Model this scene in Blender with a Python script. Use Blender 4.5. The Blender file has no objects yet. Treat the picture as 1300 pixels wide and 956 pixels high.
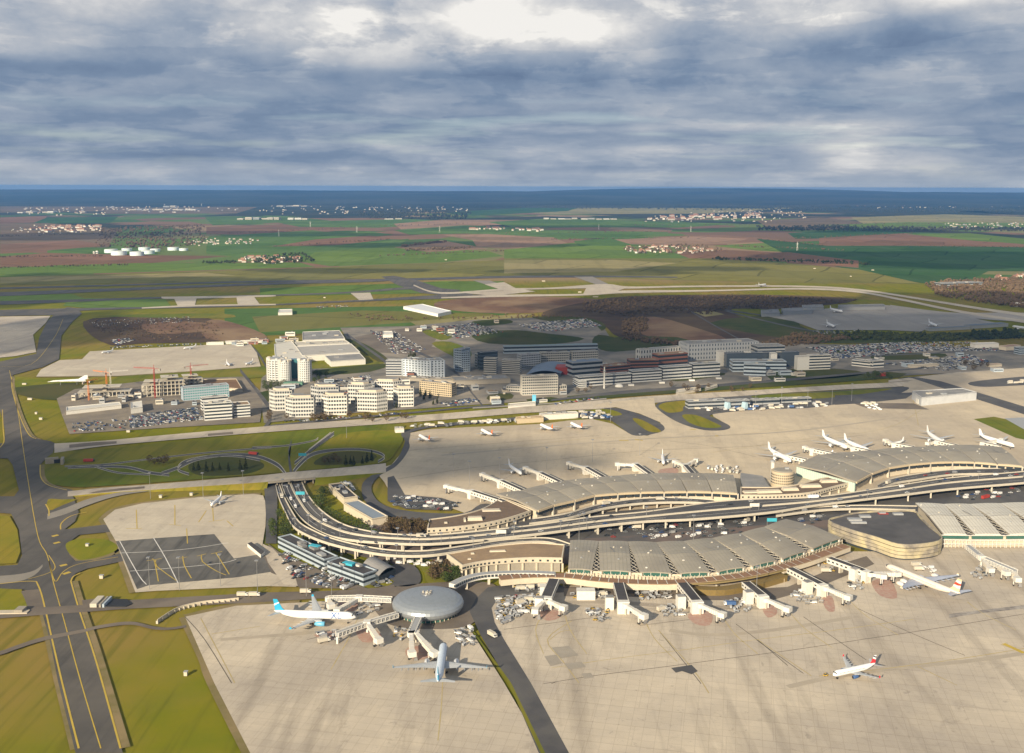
import bpy, bmesh, math, random
from mathutils import Vector, Matrix, noise
random.seed(11)
R = math.radians
SC = bpy.context.scene
COL = SC.collection

# ------------------------------------------------------------------ camera
F = 1350.0; CX, CY = 650.0, 433.5; CAMZ = 312.0; HY = 237.0
PITCH = math.atan((CY - HY) / F); ROLL = 0.0031
cam_d = bpy.data.cameras.new("camera"); cam = bpy.data.objects.new("camera", cam_d); COL.objects.link(cam)
CM = Matrix.Translation((0, 0, CAMZ)) @ Matrix.Rotation(R(90) - PITCH, 4, 'X') @ Matrix.Rotation(ROLL, 4, 'Z')
cam.matrix_world = CM
cam_d.sensor_width = 36.0; cam_d.lens = 36.0 * F / 1300.0
cam_d.shift_y = -(478.0 - CY) / 1300.0
cam_d.clip_start = 1.0; cam_d.clip_end = 200000.0
SC.camera = cam
# ------------------------------------------------------------------ light
SUN_EL, SUN_AZ = 21.0, 27.0           # light travels towards (sin az, cos az)
SUN_STR = 5.0; EXPOSURE = 0.75; HAZE = 3.4e-5
sd = bpy.data.lights.new("sun", 'SUN'); so = bpy.data.objects.new("sun", sd); COL.objects.link(so)
sd.energy = SUN_STR; sd.angle = R(0.6); sd.color = (1.0, 0.85, 0.62)
LD = Vector((math.sin(R(SUN_AZ)) * math.cos(R(SUN_EL)), math.cos(R(SUN_AZ)) * math.cos(R(SUN_EL)), -math.sin(R(SUN_EL))))
so.rotation_euler = LD.to_track_quat('-Z', 'Y').to_euler()
SC.view_settings.view_transform = 'Standard'; SC.view_settings.look = 'None'
SC.view_settings.exposure = EXPOSURE; SC.view_settings.gamma = 1.0; SC.view_settings.use_curve_mapping = False
SC.cycles.volume_bounces = 1; SC.cycles.max_bounces = 5; SC.cycles.transparent_max_bounces = 8

# ------------------------------------------------------------------ node helpers
class NT:
    def __init__(s, nt): s.nt = nt; s.n = nt.nodes; s.l = nt.links
    def new(s, t, **k):
        nd = s.n.new(t)
        for a, b in k.items(): setattr(nd, a, b)
        return nd
    def put(s, sock, v):
        if hasattr(v, 'links') or hasattr(v, 'is_linked'): s.l.new(v, sock)
        elif isinstance(v, (tuple, list)) and len(v) == 3 and sock.type == 'RGBA': sock.default_value = (*v, 1)
        else: sock.default_value = v
    def math(s, op, a, b=0.0, c=None, clamp=False):
        nd = s.new('ShaderNodeMath', operation=op, use_clamp=clamp)
        s.put(nd.inputs[0], a); s.put(nd.inputs[1], b)
        if c is not None: s.put(nd.inputs[2], c)
        return nd.outputs[0]
    def mix(s, f, a, b, mode='MIX'):
        nd = s.new('ShaderNodeMix', data_type='RGBA', blend_type=mode)
        s.put(nd.inputs[0], f); s.put(nd.inputs[6], a); s.put(nd.inputs[7], b)
        return nd.outputs[2]
    def noise(s, vec, scale, detail=4, rough=0.55, dist=0.0):
        nd = s.new('ShaderNodeTexNoise'); s.l.new(vec, nd.inputs['Vector'])
        nd.inputs['Scale'].default_value = scale; nd.inputs['Detail'].default_value = detail
        nd.inputs['Roughness'].default_value = rough; nd.inputs['Distortion'].default_value = dist
        return nd.outputs[0]
    def ramp(s, f, stops, interp='LINEAR'):
        nd = s.new('ShaderNodeValToRGB'); s.l.new(f, nd.inputs[0]); cr = nd.color_ramp; cr.interpolation = interp
        while len(cr.elements) < len(stops): cr.elements.new(0.5)
        for e, (p, c) in zip(cr.elements, stops):
            e.position = p; e.color = (*c, 1) if len(c) == 3 else c
        return nd.outputs[0]
    def remap(s, v, a, b, c=0.0, d=1.0):
        nd = s.new('ShaderNodeMapRange', clamp=True); s.put(nd.inputs[0], v)
        for i, q in enumerate((a, b, c, d)): nd.inputs[i + 1].default_value = q
        return nd.outputs[0]
    def mapping(s, vec, scale=(1, 1, 1), rot=0.0, loc=(0, 0, 0)):
        nd = s.new('ShaderNodeMapping'); s.l.new(vec, nd.inputs[0])
        nd.inputs['Scale'].default_value = scale; nd.inputs['Rotation'].default_value = (0, 0, rot); nd.inputs['Location'].default_value = loc
        return nd.outputs[0]

# ------------------------------------------------------------------ world: daylight sky under broken cloud
w = bpy.data.worlds.new("World"); SC.world = w; w.use_nodes = True; w.cycles.sampling_method = 'MANUAL'; w.cycles.sample_map_resolution = 256
T = NT(w.node_tree); T.n.clear()
out = T.new('ShaderNodeOutputWorld'); bg = T.new('ShaderNodeBackground'); bg.inputs[1].default_value = 0.1
T.l.new(bg.outputs[0], out.inputs[0])
sky = T.new('ShaderNodeTexSky', sky_type='NISHITA'); sky.sun_disc = False
sky.sun_elevation = R(SUN_EL); sky.sun_rotation = R(180 + SUN_AZ); sky.altitude = 300
tc = T.new('ShaderNodeTexCoord'); sx = T.new('ShaderNodeSeparateXYZ'); T.l.new(tc.outputs['Generated'], sx.inputs[0])
az = T.math('ARCTAN2', sx.outputs[0], sx.outputs[1]); el = T.math('ARCSINE', sx.outputs[2])
def skyvec(sa, se, o=0.0):
    c = T.new('ShaderNodeCombineXYZ'); T.put(c.inputs[0], T.math('MULTIPLY', az, sa)); T.put(c.inputs[1], T.math('MULTIPLY', el, se)); c.inputs[2].default_value = o
    return c.outputs[0]
# cloud base seen in perspective: flatter towards the horizon
elc = T.math('MAXIMUM', el, 0.0)
pers = T.math('DIVIDE', 1.0, T.math('ADD', elc, 0.085))
cv = T.new('ShaderNodeCombineXYZ'); T.put(cv.inputs[0], T.math('MULTIPLY', az, 3.4)); T.put(cv.inputs[1], T.math('MULTIPLY', pers, 0.75)); cv.inputs[2].default_value = 3.1
n1 = T.noise(cv.outputs[0], 1.0, 6, 0.5, 0.2)
n2 = T.noise(skyvec(8, 17, 7.3), 1.0, 7, 0.58, 0.5)
n3 = T.noise(skyvec(28, 50, 2.3), 1.0, 5, 0.6, 0.4)
def blob(px, py, spx, spy, amp):
    a = T.math('DIVIDE', T.math('SUBTRACT', az, (px - 650) / F), spx / F)
    e = T.math('DIVIDE', T.math('SUBTRACT', el, (243 - py) / F), spy / F)
    r2 = T.math('ADD', T.math('MULTIPLY', a, a), T.math('MULTIPLY', e, e))
    return T.math('MULTIPLY', T.math('EXPONENT', T.math('MULTIPLY', r2, -1.0)), amp)
v = T.math('ADD', T.math('MULTIPLY', T.math('SUBTRACT', n1, 0.5), 0.50), T.math('MULTIPLY', T.math('SUBTRACT', n2, 0.5), 0.42))
v = T.math('ADD', v, T.math('MULTIPLY', T.math('SUBTRACT', n3, 0.5), 0.16))
def puffs(sa, se, o):
    q = skyvec(sa, se, o); nn_ = T.new('ShaderNodeTexNoise'); T.l.new(q, nn_.inputs['Vector']); nn_.inputs['Scale'].default_value = 1.6; nn_.inputs['Detail'].default_value = 5; nn_.inputs['Roughness'].default_value = .62
    ad = T.new('ShaderNodeVectorMath', operation='MULTIPLY_ADD'); T.l.new(nn_.outputs[1], ad.inputs[0]); ad.inputs[1].default_value = (1.1, 1.1, 1.1); T.l.new(q, ad.inputs[2])
    vo = T.new('ShaderNodeTexVoronoi', feature='F1'); T.l.new(ad.outputs[0], vo.inputs['Vector']); vo.inputs['Scale'].default_value = 1; vo.inputs['Detail'].default_value = 0
    return T.math('SUBTRACT', .50, vo.outputs['Distance'])
topm = T.remap(el, .06, .13); v = T.math('ADD', v, T.math('MULTIPLY', T.math('MULTIPLY', puffs(10, 17, 1.7), topm), 0.62))
v = T.math('ADD', v, T.math('MULTIPLY', T.math('MULTIPLY', puffs(16, 75, 5.7), T.math('SUBTRACT', 1.0, topm)), 0.26))
base = T.ramp(T.remap(el, 0.0, 0.5), [(0.0, (.54,) * 3), (0.05, (.45,) * 3), (0.12, (.37,) * 3), (0.175, (.38,) * 3), (0.215, (.54,) * 3), (0.27, (.66,) * 3), (0.36, (.70,) * 3), (1.0, (.60,) * 3)])
v = T.math('ADD', v, base)
for b in [(640, 45, 110, 40, .34), (760, 55, 60, 18, .3), (1180, 30, 190, 20, .34), (60, 60, 130, 50, .22), (240, 30, 190, 45, .18), (430, 60, 120, 40, .14), (850, 22, 140, 40, .24),
          (290, 185, 150, 45, -.14), (60, 108, 150, 12, -.26), (700, 112, 170, 20, -.26), (1080, 80, 200, 16, -.24), (470, 110, 140, 10, -.12),
          (1060, 192, 70, 30, .40), (880, 197, 120, 6, .26), (700, 172, 160, 5, .20), (400, 190, 60, 6, .14), (980, 170, 120, 8, .16), (1230, 205, 80, 20, -.10), (180, 125, 130, 12, .10), (140,215,120,14,.06)]:
    v = T.math('ADD', v, blob(*b))
em = T.math('SUBTRACT', T.remap(T.math('ADD', T.noise(skyvec(6.5, 12, 21.3), 1.0, 9, 0.58, 0.35), T.math('MULTIPLY', T.math('SUBTRACT', n1, .5), .5)), .49, .545), .5)
v = T.math('ADD', v, T.math('MULTIPLY', em, T.math('ADD', T.math('MULTIPLY', topm, .15), .05)))
em2 = T.math('SUBTRACT', T.remap(T.noise(skyvec(12, 62, 31.3), 1.0, 6, 0.55, 0.25), .52, .57), .5)
v = T.math('ADD', v, T.math('MULTIPLY', em2, .08))
clc = T.ramp(v, [(0.0, (0.135, 0.20, 0.315)), (0.25, (0.20, 0.275, 0.39)), (0.5, (0.335, 0.395, 0.48)), (0.72, (0.51, 0.535, 0.57)), (0.93, (0.78, 0.77, 0.74)), (1.0, (0.90, 0.88, 0.83))])
clc = T.mix(1.0, clc, (5.9, 5.9, 6.0), 'MULTIPLY')
# thin blue gaps low over the horizon show the sky itself
gap = T.math('MULTIPLY', T.remap(T.noise(skyvec(6, 60, 11), 1.0, 4, .5), .52, .7), T.math('MULTIPLY', T.remap(el, .0, .03), T.remap(el, .09, .05)))
colr = T.mix(T.math('MULTIPLY', gap, 0.22), clc, T.mix(1.0, sky.outputs[0], (.95, .95, .95), 'MULTIPLY'))
colr = T.mix(T.remap(el, 0.012, -0.002, 0, .55), colr, (2.0, 2.5, 3.2))
T.l.new(colr, bg.inputs[0])

# ------------------------------------------------------------------ pixel of the photograph -> point at height h
def ray(px, py):
    d = Vector(((px - CX) / F, (CY - py) / F, -1.0)); return (CM.to_3x3() @ d)
def G(px, py, h=0.0):
    d = ray(px, py); t = (h - CAMZ) / d.z
    return Vector((d.x * t, d.y * t, h))
def proj(p):
    q = CM.inverted() @ Vector(p); return (CX + F * q.x / -q.z, CY - F * q.y / -q.z)
def hgt(px, yb, yt):
    g = G(px, yb); lo, hi = 0.0, 120.0
    for _ in range(30):
        m = (lo + hi) / 2
        if proj((g.x, g.y, m))[1] > yt: lo = m
        else: hi = m
    return lo

# ------------------------------------------------------------------ materials
MATS = {}
def mat(name, c1, c2=None, scale=0.1, c3=None, scale2=0.004, rough=0.85, metal=0.0, joints=None, streak=None, coord='Object', bump=0.0, spec=0.3, world=True):
    if name in MATS: return MATS[name]
    m = bpy.data.materials.new(name); m.use_nodes = True; t = NT(m.node_tree)
    b = t.n['Principled BSDF']; b.inputs['Roughness'].default_value = rough; b.inputs['Metallic'].default_value = metal
    b.inputs['Specular IOR Level'].default_value = spec
    geo = t.new('ShaderNodeNewGeometry'); vec = geo.outputs['Position'] if world else t.new('ShaderNodeTexCoord').outputs['Object']
    c2 = c2 or tuple(x * 0.86 for x in c1)
    n = t.noise(vec, scale, 6, 0.6)
    col = t.mix(t.remap(n, .34, .66), c1, c2)
    if c3:
        n2 = t.noise(vec, scale2, 5, 0.58, 0.4)
        col = t.mix(t.remap(n2, .42, .62), col, c3)
    if streak:
        ang, sc, cc, amt = streak
        vs = t.mapping(vec, (sc, sc * 0.06, sc), ang)
        n3 = t.noise(vs, 1.0, 5, .6)
        col = t.mix(t.math('MULTIPLY', t.remap(n3, .5, .68), amt), col, cc)
    if joints:
        ang, sz, cc, amt = joints
        br = t.new('ShaderNodeTexBrick'); t.l.new(t.mapping(vec, (1, 1, 1), ang), br.inputs['Vector'])
        br.offset = 0.0; br.inputs['Scale'].default_value = 1.0; br.inputs['Brick Width'].default_value = sz; br.inputs['Row Height'].default_value = sz
        br.inputs['Mortar Size'].default_value = 0.2; br.inputs['Mortar Smooth'].default_value = 0.3
        br.inputs['Color1'].default_value = (1, 1, 1, 1); br.inputs['Color2'].default_value = (.90, .895, .89, 1); br.inputs['Mortar'].default_value = (*cc, 1)
        col = t.mix(amt, col, t.mix(1.0, col, br.outputs[0], 'MULTIPLY'))
        b2 = t.new('ShaderNodeTexBrick'); t.l.new(t.mapping(vec, (1, 1, 1), ang + .004), b2.inputs['Vector']); b2.inputs['Scale'].default_value = 1.0; b2.inputs['Brick Width'].default_value = sz * 7; b2.inputs['Row Height'].default_value = sz * 3
        b2.inputs['Mortar Size'].default_value = .35; b2.inputs['Color1'].default_value = (1.04, 1.03, 1.0, 1); b2.inputs['Color2'].default_value = (.86, .86, .87, 1); b2.inputs['Mortar'].default_value = (.74, .72, .7, 1)
        col = t.mix(.42, col, t.mix(1.0, col, b2.outputs[0], 'MULTIPLY'))
        st = t.noise(vec, .16, 6, .7, .5); col = t.mix(t.math('MULTIPLY', t.remap(st, .60, .70), .42), col, (.16, .14, .12))
        st = t.noise(vec, .028, 7, .7, 1.2); col = t.mix(t.math('MULTIPLY', t.remap(st, .56, .70), .34), col, (.20, .175, .15))
    t.l.new(col, b.inputs['Base Color'])
    if bump:
        bn = t.new('ShaderNodeBump'); bn.inputs['Strength'].default_value = bump; t.l.new(n, bn.inputs['Height']); t.l.new(bn.outputs[0], b.inputs['Normal'])
    MATS[name] = m; return m
def pm(name, c, rough=0.6, metal=0.0, spec=0.4):
    return mat(name, c, tuple(x * 0.88 for x in c), 0.6, None, rough=rough, metal=metal, spec=spec, world=False)

concrete = mat('apron_concrete', (.58, .505, .40), (.51, .445, .355), .05, (.41, .36, .30), .0060, .9, joints=(R(12), 7.5, (.66, .64, .62), .5), streak=(R(100), .05, (.25, .215, .175), .55))
concrete_l = mat('pale_concrete', (.55, .49, .39), (.50, .44, .35), .06, (.46, .40, .32), .01, .9, joints=(R(8), 7.5, (.75, .72, .68), .5), streak=(R(98), .05, (.36, .31, .25), .35))
asphalt = mat('taxiway_asphalt', (.098, .090, .082), (.078, .073, .068), .05, (.125, .112, .098), .012, .9, streak=(R(6), .09, (.055, .052, .05), .7))
asphalt_d = mat('road_asphalt', (.085, .082, .085), (.065, .064, .068), .08, (.11, .105, .10), .02, .9)
asphalt_b = mat('brown_asphalt', (.15, .125, .10), (.12, .10, .085), .08, (.18, .15, .12), .02, .9)
pad_dark = mat('worn_asphalt_pad', (.12, .115, .105), (.095, .09, .085), .06, (.15, .142, .128), .02, .9, streak=(R(75), .12, (.05, .048, .046), .8))
grass = mat('mown_grass', (.195, .19, .016), (.135, .162, .014), .03, (.27, .20, .03), .006, 1.0, bump=.2, spec=.05, streak=(R(-14), .11, (.11, .12, .012), .55))
grass_g = mat('green_grass', (.10, .14, .015), (.14, .155, .018), .02, (.20, .175, .03), .005, 1.0, spec=.05, streak=(R(80), .08, (.07, .09, .015), .5))
grass_d = mat('dark_grass', (.045, .065, .02), (.07, .08, .022), .03, (.09, .085, .03), .008, 1.0, spec=.05)
soil = mat('bare_soil', (.20, .12, .075), (.14, .085, .06), .02, (.26, .18, .11), .006, 1.0, spec=.05)
soil_d = mat('heath_scrub', (.095, .06, .042), (.065, .048, .035), .03, (.12, .085, .05), .006, 1.0, spec=.05)
line_y = mat('yellow_paint', (.50, .36, .06), rough=.7); line_w = mat('white_paint', (.72, .70, .66), rough=.7)
line_d = mat('slab_joint_sealant', (.10, .085, .07)); red_paint = mat('red_hatch_paint', (.40, .14, .10), (.34, .18, .14), .3)
white = pm('white_wall', (.64, .62, .57)); white_p = pm('white_enamel', (.80, .80, .80), .3, 0, .5); cream = pm('cream_wall', (.55, .485, .38))
seam_m = pm('roof_seam_metal', (.24, .225, .19)); roof_tan = mat('shell_roof_sheet', (.335, .305, .25), (.295, .27, .22), .08, (.26, .235, .195), .02, .55); roof_white = mat('white_shell_roof', (.62, .59, .51), (.56, .53, .46), .08, None, .02, .5)
roof_grey = mat('grey_roofing', (.24, .235, .23), (.19, .19, .19), .15, (.29, .28, .27), .03, .8); roof_dark = mat('dark_roof_felt', (.055, .052, .055), (.075, .07, .07), .12, (.045, .042, .045), .03, .8)
roof_brown = mat('gravel_roof', (.33, .235, .14), (.27, .19, .12), .2, (.24, .17, .11), .04, .9); roof_dbrown = mat('brown_gravel_roof', (.17, .12, .085), (.13, .095, .07), .2, None, .04, .9)
glass = pm('tinted_glass', (.035, .045, .055), .12, 0, .8); glass_g = pm('green_glass', (.04, .12, .10), .15, 0, .8); glass_b = pm('blue_glass', (.06, .11, .16), .12, .2, .8)
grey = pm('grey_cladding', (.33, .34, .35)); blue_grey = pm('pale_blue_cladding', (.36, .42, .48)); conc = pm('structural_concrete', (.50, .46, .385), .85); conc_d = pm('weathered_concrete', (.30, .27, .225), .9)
steel = pm('grey_steel', (.35, .35, .36), .4, .6); brick_m = pm('red_brick', (.28, .12, .085)); red = pm('red_paintwork', (.36, .04, .03)); orange = pm('orange_paintwork', (.70, .22, .05)); teal = pm('turquoise_paint', (.05, .38, .50)); dark = pm('dark_void', (.02, .02, .022)); tan = pm('tan_stone', (.50, .41, .28)); bronze = pm('bronze_cladding', (.24, .17, .06), .5, .3)
rubber = pm('black_rubber', (.02, .02, .02), .9); blue = pm('blue_paintwork', (.05, .11, .26)); silver = mat('aluminium_dome_sheet', (.36, .39, .42), (.32, .35, .38), .4, None, .1, .38, .55, world=False)
house_w = pm('rendered_wall', (.50, .45, .38)); tile = pm('clay_tile', (.30, .155, .10)); tankm = pm('tank_paint', (.62, .72, .74), .5)
leaf_c = mat('conifer_foliage', (.030, .042, .016), (.055, .06, .022), .4, world=False, rough=1, spec=.05); leaf_b = mat('bare_winter_crown', (.12, .085, .045), (.085, .062, .035), .4, world=False, rough=1, spec=.05)
leaf_g = mat('hedge_foliage', (.045, .07, .02), (.07, .085, .025), .3, rough=1, spec=.05); bark = mat('bark', (.09, .07, .05)); wood_m = mat('winter_wood', (.12, .08, .052), (.08, .06, .038), .02, (.15, .105, .065), .004, 1, spec=.05)
wood_f = mat('far_forest', (.020, .026, .022), (.034, .038, .030), .003, (.06, .06, .045), .0005, 1, spec=.05)  # dark albedo also stands in for cloud shade over the forest

# ------------------------------------------------------------------ object helpers
def tag(o, label=None, cat=None, group=None, kind=None):
    if label: o['label'] = label
    if cat: o['category'] = cat
    if group: o['group'] = group
    if kind: o['kind'] = kind
    return o
def empty(name, loc, rz=0.0):
    o = bpy.data.objects.new(name, None); COL.objects.link(o); o.location = loc; o.rotation_euler = (0, 0, rz); o.empty_display_size = 3; return o
def thing(name, label, cat, loc=(0, 0, 0), rz=0.0, group=None): return tag(empty(name, loc, rz), label, cat, group)
def copy_tree(o, loc=None, rz=None, parent=None):
    c = o.copy(); COL.objects.link(c); c.parent = parent
    if loc is not None: c.location = loc
    if rz is not None: c.rotation_euler = (0, 0, rz)
    for ch in KIDS.get(o.name, []): copy_tree(ch, parent=c)
    return c
KIDS = {}
class MB:
    def __init__(s): s.v = []; s.f = []; s.m = []; s.mats = []
    def mi(s, m):
        if m not in s.mats: s.mats.append(m)
        return s.mats.index(m)
    def add(s, vs, fs, m):
        o = len(s.v); i = s.mi(m); s.v += [tuple(v) for v in vs]
        for f in fs: s.f.append(tuple(o + k for k in f)); s.m.append(i)
        return s
    def box(s, c, sz, m, rz=0.0, top=None):
        x, y, z = sz[0] / 2, sz[1] / 2, sz[2] / 2; cr, sr = math.cos(rz), math.sin(rz); vs = []
        for k in (-1, 1):
            tx = ty = 1.0
            if k > 0 and top: tx, ty = top
            for a, b in ((-1, -1), (1, -1), (1, 1), (-1, 1)):
                X, Y = a * x * tx, b * y * ty; vs.append((c[0] + X * cr - Y * sr, c[1] + X * sr + Y * cr, c[2] + k * z))
        return s.add(vs, [(3, 2, 1, 0), (4, 5, 6, 7), (0, 1, 5, 4), (1, 2, 6, 5), (2, 3, 7, 6), (3, 0, 4, 7)], m)
    def prism(s, pts, z0, z1, m, mtop=None, bottom=False):
        n = len(pts); a = sum(pts[i][0] * pts[(i + 1) % n][1] - pts[(i + 1) % n][0] * pts[i][1] for i in range(n))
        if a < 0: pts = pts[::-1]
        zz = lambda z, p: z(p) if callable(z) else z
        vs = [(p[0], p[1], zz(z0, p)) for p in pts] + [(p[0], p[1], zz(z1, p)) for p in pts]
        s.add(vs, [(i, (i + 1) % n, n + (i + 1) % n, n + i) for i in range(n)], m)
        if mtop is not False: s.add(vs[n:], [tuple(range(n))], mtop or m)
        if bottom: s.add(vs[:n], [tuple(range(n))[::-1]], m)
        return s
    def tube(s, p, q, r, m, n=8, r2=None, caps=True):
        p, q = Vector(p), Vector(q); r2 = r if r2 is None else r2; d = (q - p).normalized(); u = d.orthogonal().normalized(); v = d.cross(u); vs = []
        for c, rr in ((p, r), (q, r2)):
            for i in range(n):
                a = 2 * math.pi * i / n; vs.append(c + (u * math.cos(a) + v * math.sin(a)) * rr)
        fs = [(i, (i + 1) % n, n + (i + 1) % n, n + i) for i in range(n)]
        if caps: fs += [tuple(range(n))[::-1], tuple(range(n, 2 * n))]
        return s.add(vs, fs, m)
    def rings(s, rs, m, cap=True, closed=True):
        n = len(rs[0]); vs = [v for r in rs for v in r]; fs = []
        for k in range(len(rs) - 1):
            for i in range(n if closed else n - 1): j = (i + 1) % n; fs.append((k * n + i, k * n + j, (k + 1) * n + j, (k + 1) * n + i))
        if cap: fs += [tuple(range(n))[::-1], tuple(range((len(rs) - 1) * n, len(rs) * n))]
        return s.add(vs, fs, m)
    def build(s, name, parent=None, smooth=False):
        me = bpy.data.meshes.new(name); me.from_pydata(s.v, [], s.f)
        for m in s.mats: me.materials.append(m)
        me.polygons.foreach_set('material_index', s.m)
        if smooth: me.polygons.foreach_set('use_smooth', [True] * len(me.polygons))
        me.update(); return link(name, me, parent)
def link(name, me, parent=None):
    o = bpy.data.objects.new(name, me); COL.objects.link(o)
    if parent: o.parent = parent; KIDS.setdefault(parent.name, []).append(o)
    return o
def spline(pts, n=8, closed=False):
    P = [Vector(p) for p in pts]; out = []; L = len(P)
    for i in range(L if closed else L - 1):
        a, b, c, d = (P[(i - 1) % L], P[i], P[(i + 1) % L], P[(i + 2) % L]) if closed else (P[max(i - 1, 0)], P[i], P[i + 1], P[min(i + 2, L - 1)])
        for k in range(n):
            t = k / n; out.append(0.5 * ((2 * b) + (c - a) * t + (2 * a - 5 * b + 4 * c - d) * t * t + (3 * b - a - 3 * c + d) * t ** 3))
    if not closed: out.append(P[-1])
    return out
LV = 0.1
def ZL(lv): return (lv - 9.5) * LV
def poly(name, px, m, lv, smooth=0, parent=None, kind='structure'):
    pts = [Vector(p) for p in px]
    if smooth: pts = spline(pts, smooth, True)
    w_ = [G(p[0], p[1], ZL(lv)) for p in pts]
    bm = bmesh.new(); f = bm.faces.new([bm.verts.new(v) for v in w_]); bm.normal_update()
    if f.normal.z < 0: f.normal_flip()
    bmesh.ops.triangulate(bm, faces=[f]); me = bpy.data.meshes.new(name); bm.to_mesh(me); bm.free(); me.materials.append(m)
    o = link(name, me, parent)
    if not parent: o['kind'] = kind
    return o
def band(name, rows, m, lv, sm=6, parent=None):
    sp = spline([Vector(r) for r in rows], sm); return poly(name, [(p.x, p.y - p.z / 2) for p in sp] + [(p.x, p.y + p.z / 2) for p in sp[::-1]], m, lv, 0, parent)
def ribbon(mb, pts, wd, m, dz=0.0, dash=None):
    """pts: world Vectors (z kept); flat ribbon of width wd"""
    acc = 0.0; L = []
    for i, p in enumerate(pts):
        a = pts[max(i - 1, 0)]; b = pts[min(i + 1, len(pts) - 1)]; d = Vector((b.x - a.x, b.y - a.y)); d = d.normalized() if d.length > 1e-6 else Vector((1, 0))
        n = Vector((-d.y, d.x, 0)) * wd / 2; L.append((p + n + Vector((0, 0, dz)), p - n + Vector((0, 0, dz))))
    vs = [q for l in L for q in l]; fs = []
    for i in range(len(pts) - 1):
        if dash:
            acc += (pts[i + 1] - pts[i]).length
            if int(acc / dash) % 2: continue
        fs.append((2 * i, 2 * i + 1, 2 * i + 3, 2 * i + 2))
    mb.add(vs, fs, m)
def gl(px, lv=0, n=6, h=None): return [G(p[0], p[1], ZL(lv) if h is None else h) for p in (spline([Vector(q) for q in px], n) if n else px)]
def markings(name, lines, m, wd, lv, parent=None, n=5, dash=None):
    mb = MB()
    for l in lines: ribbon(mb, gl(l, lv, n), wd, m, dash=dash)
    o = mb.build(name, parent)
    if not parent: o['kind'] = 'structure'
    return o
def offset(pts, d):
    n = len(pts); a = sum(pts[i][0] * pts[(i + 1) % n][1] - pts[(i + 1) % n][0] * pts[i][1] for i in range(n)); sg = 1 if a > 0 else -1; out = []
    for i in range(n):
        p0, p1, p2 = Vector(pts[i - 1][:2]), Vector(pts[i][:2]), Vector(pts[(i + 1) % n][:2])
        e1 = (p1 - p0).normalized(); e2 = (p2 - p1).normalized(); n1 = Vector((e1.y, -e1.x)) * sg; n2 = Vector((e2.y, -e2.x)) * sg
        b = (n1 + n2); b = b.normalized() if b.length > 1e-5 else n1; k = max(0.35, b.dot(n1)); out.append(tuple(p1 + b * d / k))
    return out
def foot(a, b, depth, skew=0.0):
    """plan footprint: front edge between two base pixels, running back by depth metres"""
    A, B = G(*a), G(*b); d = (B - A).normalized(); n = Vector((-d.y, d.x, 0))
    if n.y < 0: n = -n
    n = n * depth + d * skew
    return [tuple(A.xy), tuple(B.xy), tuple((B + n).xy), tuple((A + n).xy)]

# ------------------------------------------------------------------ ground sheet, fields
def ground_mat():
    m = bpy.data.materials.new('countryside'); m.use_nodes = True; t = NT(m.node_tree); b = t.n['Principled BSDF']
    b.inputs['Roughness'].default_value = 1; b.inputs['Specular IOR Level'].default_value = .03
    pos = t.new('ShaderNodeNewGeometry').outputs['Position']; wob = t.noise(pos, .0006, 3)
    sp = t.new('ShaderNodeSeparateXYZ'); t.l.new(pos, sp.inputs[0])
    def cells(sc, rot, ofs):
        v = t.new('ShaderNodeTexVoronoi'); v.distance = 'MANHATTAN'; v.inputs['Scale'].default_value = 1; v.inputs['Randomness'].default_value = .8
        t.l.new(t.mapping(pos, sc, rot, (ofs, ofs, 0)), v.inputs['Vector']); s = t.new('ShaderNodeSeparateColor'); t.l.new(v.outputs['Color'], s.inputs[0]); return s.outputs
    c = cells((.0011, .0009, .001), R(14), 3.3)
    pal = t.ramp(c[0], [(0, (.11, .185, .04)), (.2, (.24, .14, .09)), (.38, (.07, .14, .035)), (.52, (.32, .22, .13)), (.66, (.14, .19, .05)), (.8, (.20, .12, .08)), (.9, (.22, .21, .09))], 'CONSTANT')
    n = t.noise(pos, .004, 5); pal = t.mix(t.math('MULTIPLY', t.remap(n, .35, .7), .35), pal, (.13, .11, .055))
    # woods: scattered copses far off, one broad forest beyond ~17 km
    wn = t.noise(pos, .00045, 5, .6); wy = t.remap(sp.outputs[1], 5500, 17500)
    wood = t.remap(t.math('ADD', wn, t.math('MULTIPLY', wy, .30)), .60, .64)
    wood = t.math('MAXIMUM', wood, t.remap(t.math('ADD', sp.outputs[1], t.math('MULTIPLY', wob, 5000)), 16500, 17600))
    n4 = t.noise(pos, .0016, 5); far = t.mix(t.remap(n4, .40, .62), (.030, .040, .028), (.060, .058, .038))
    clear = t.remap(t.noise(t.mapping(pos, (.00012, .0004, 1), 0, (5, 2, 0)), 1.0, 4), .60, .66)
    far = t.mix(t.math('MULTIPLY', clear, .7), far, (.16, .15, .09))
    near = t.mix(t.remap(t.noise(pos, .02, 6, .6), .3, .7), (.205, .185, .014), (.14, .16, .012)); near = t.mix(t.remap(t.noise(pos, .0035, 5), .44, .62), near, (.24, .175, .045)); near = t.mix(t.math('MULTIPLY', t.remap(t.noise(t.mapping(pos, (.12, .006, .1), R(-14)), 1.0, 4), .5, .65), .5), near, (.10, .11, .014))
    col = t.mix(wood, pal, far); col = t.mix(t.remap(sp.outputs[1], 3450, 3700), near, col)
    t.l.new(col, b.inputs['Base Color']); return m
mb = MB(); S = 39000
ys = [-3600, -2000, 0, 2000, 6000, 14000, 31500]
vs = [(x, y, -1.0) for y in ys for x in (-S, -3000, 3000, S)]
mb.add(vs, [(4 * k + i, 4 * k + i + 1, 4 * k + i + 5, 4 * k + i + 4) for k in range(len(ys) - 1) for i in range(3)], ground_mat())
mb.build('ground')['kind'] = 'structure'
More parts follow.
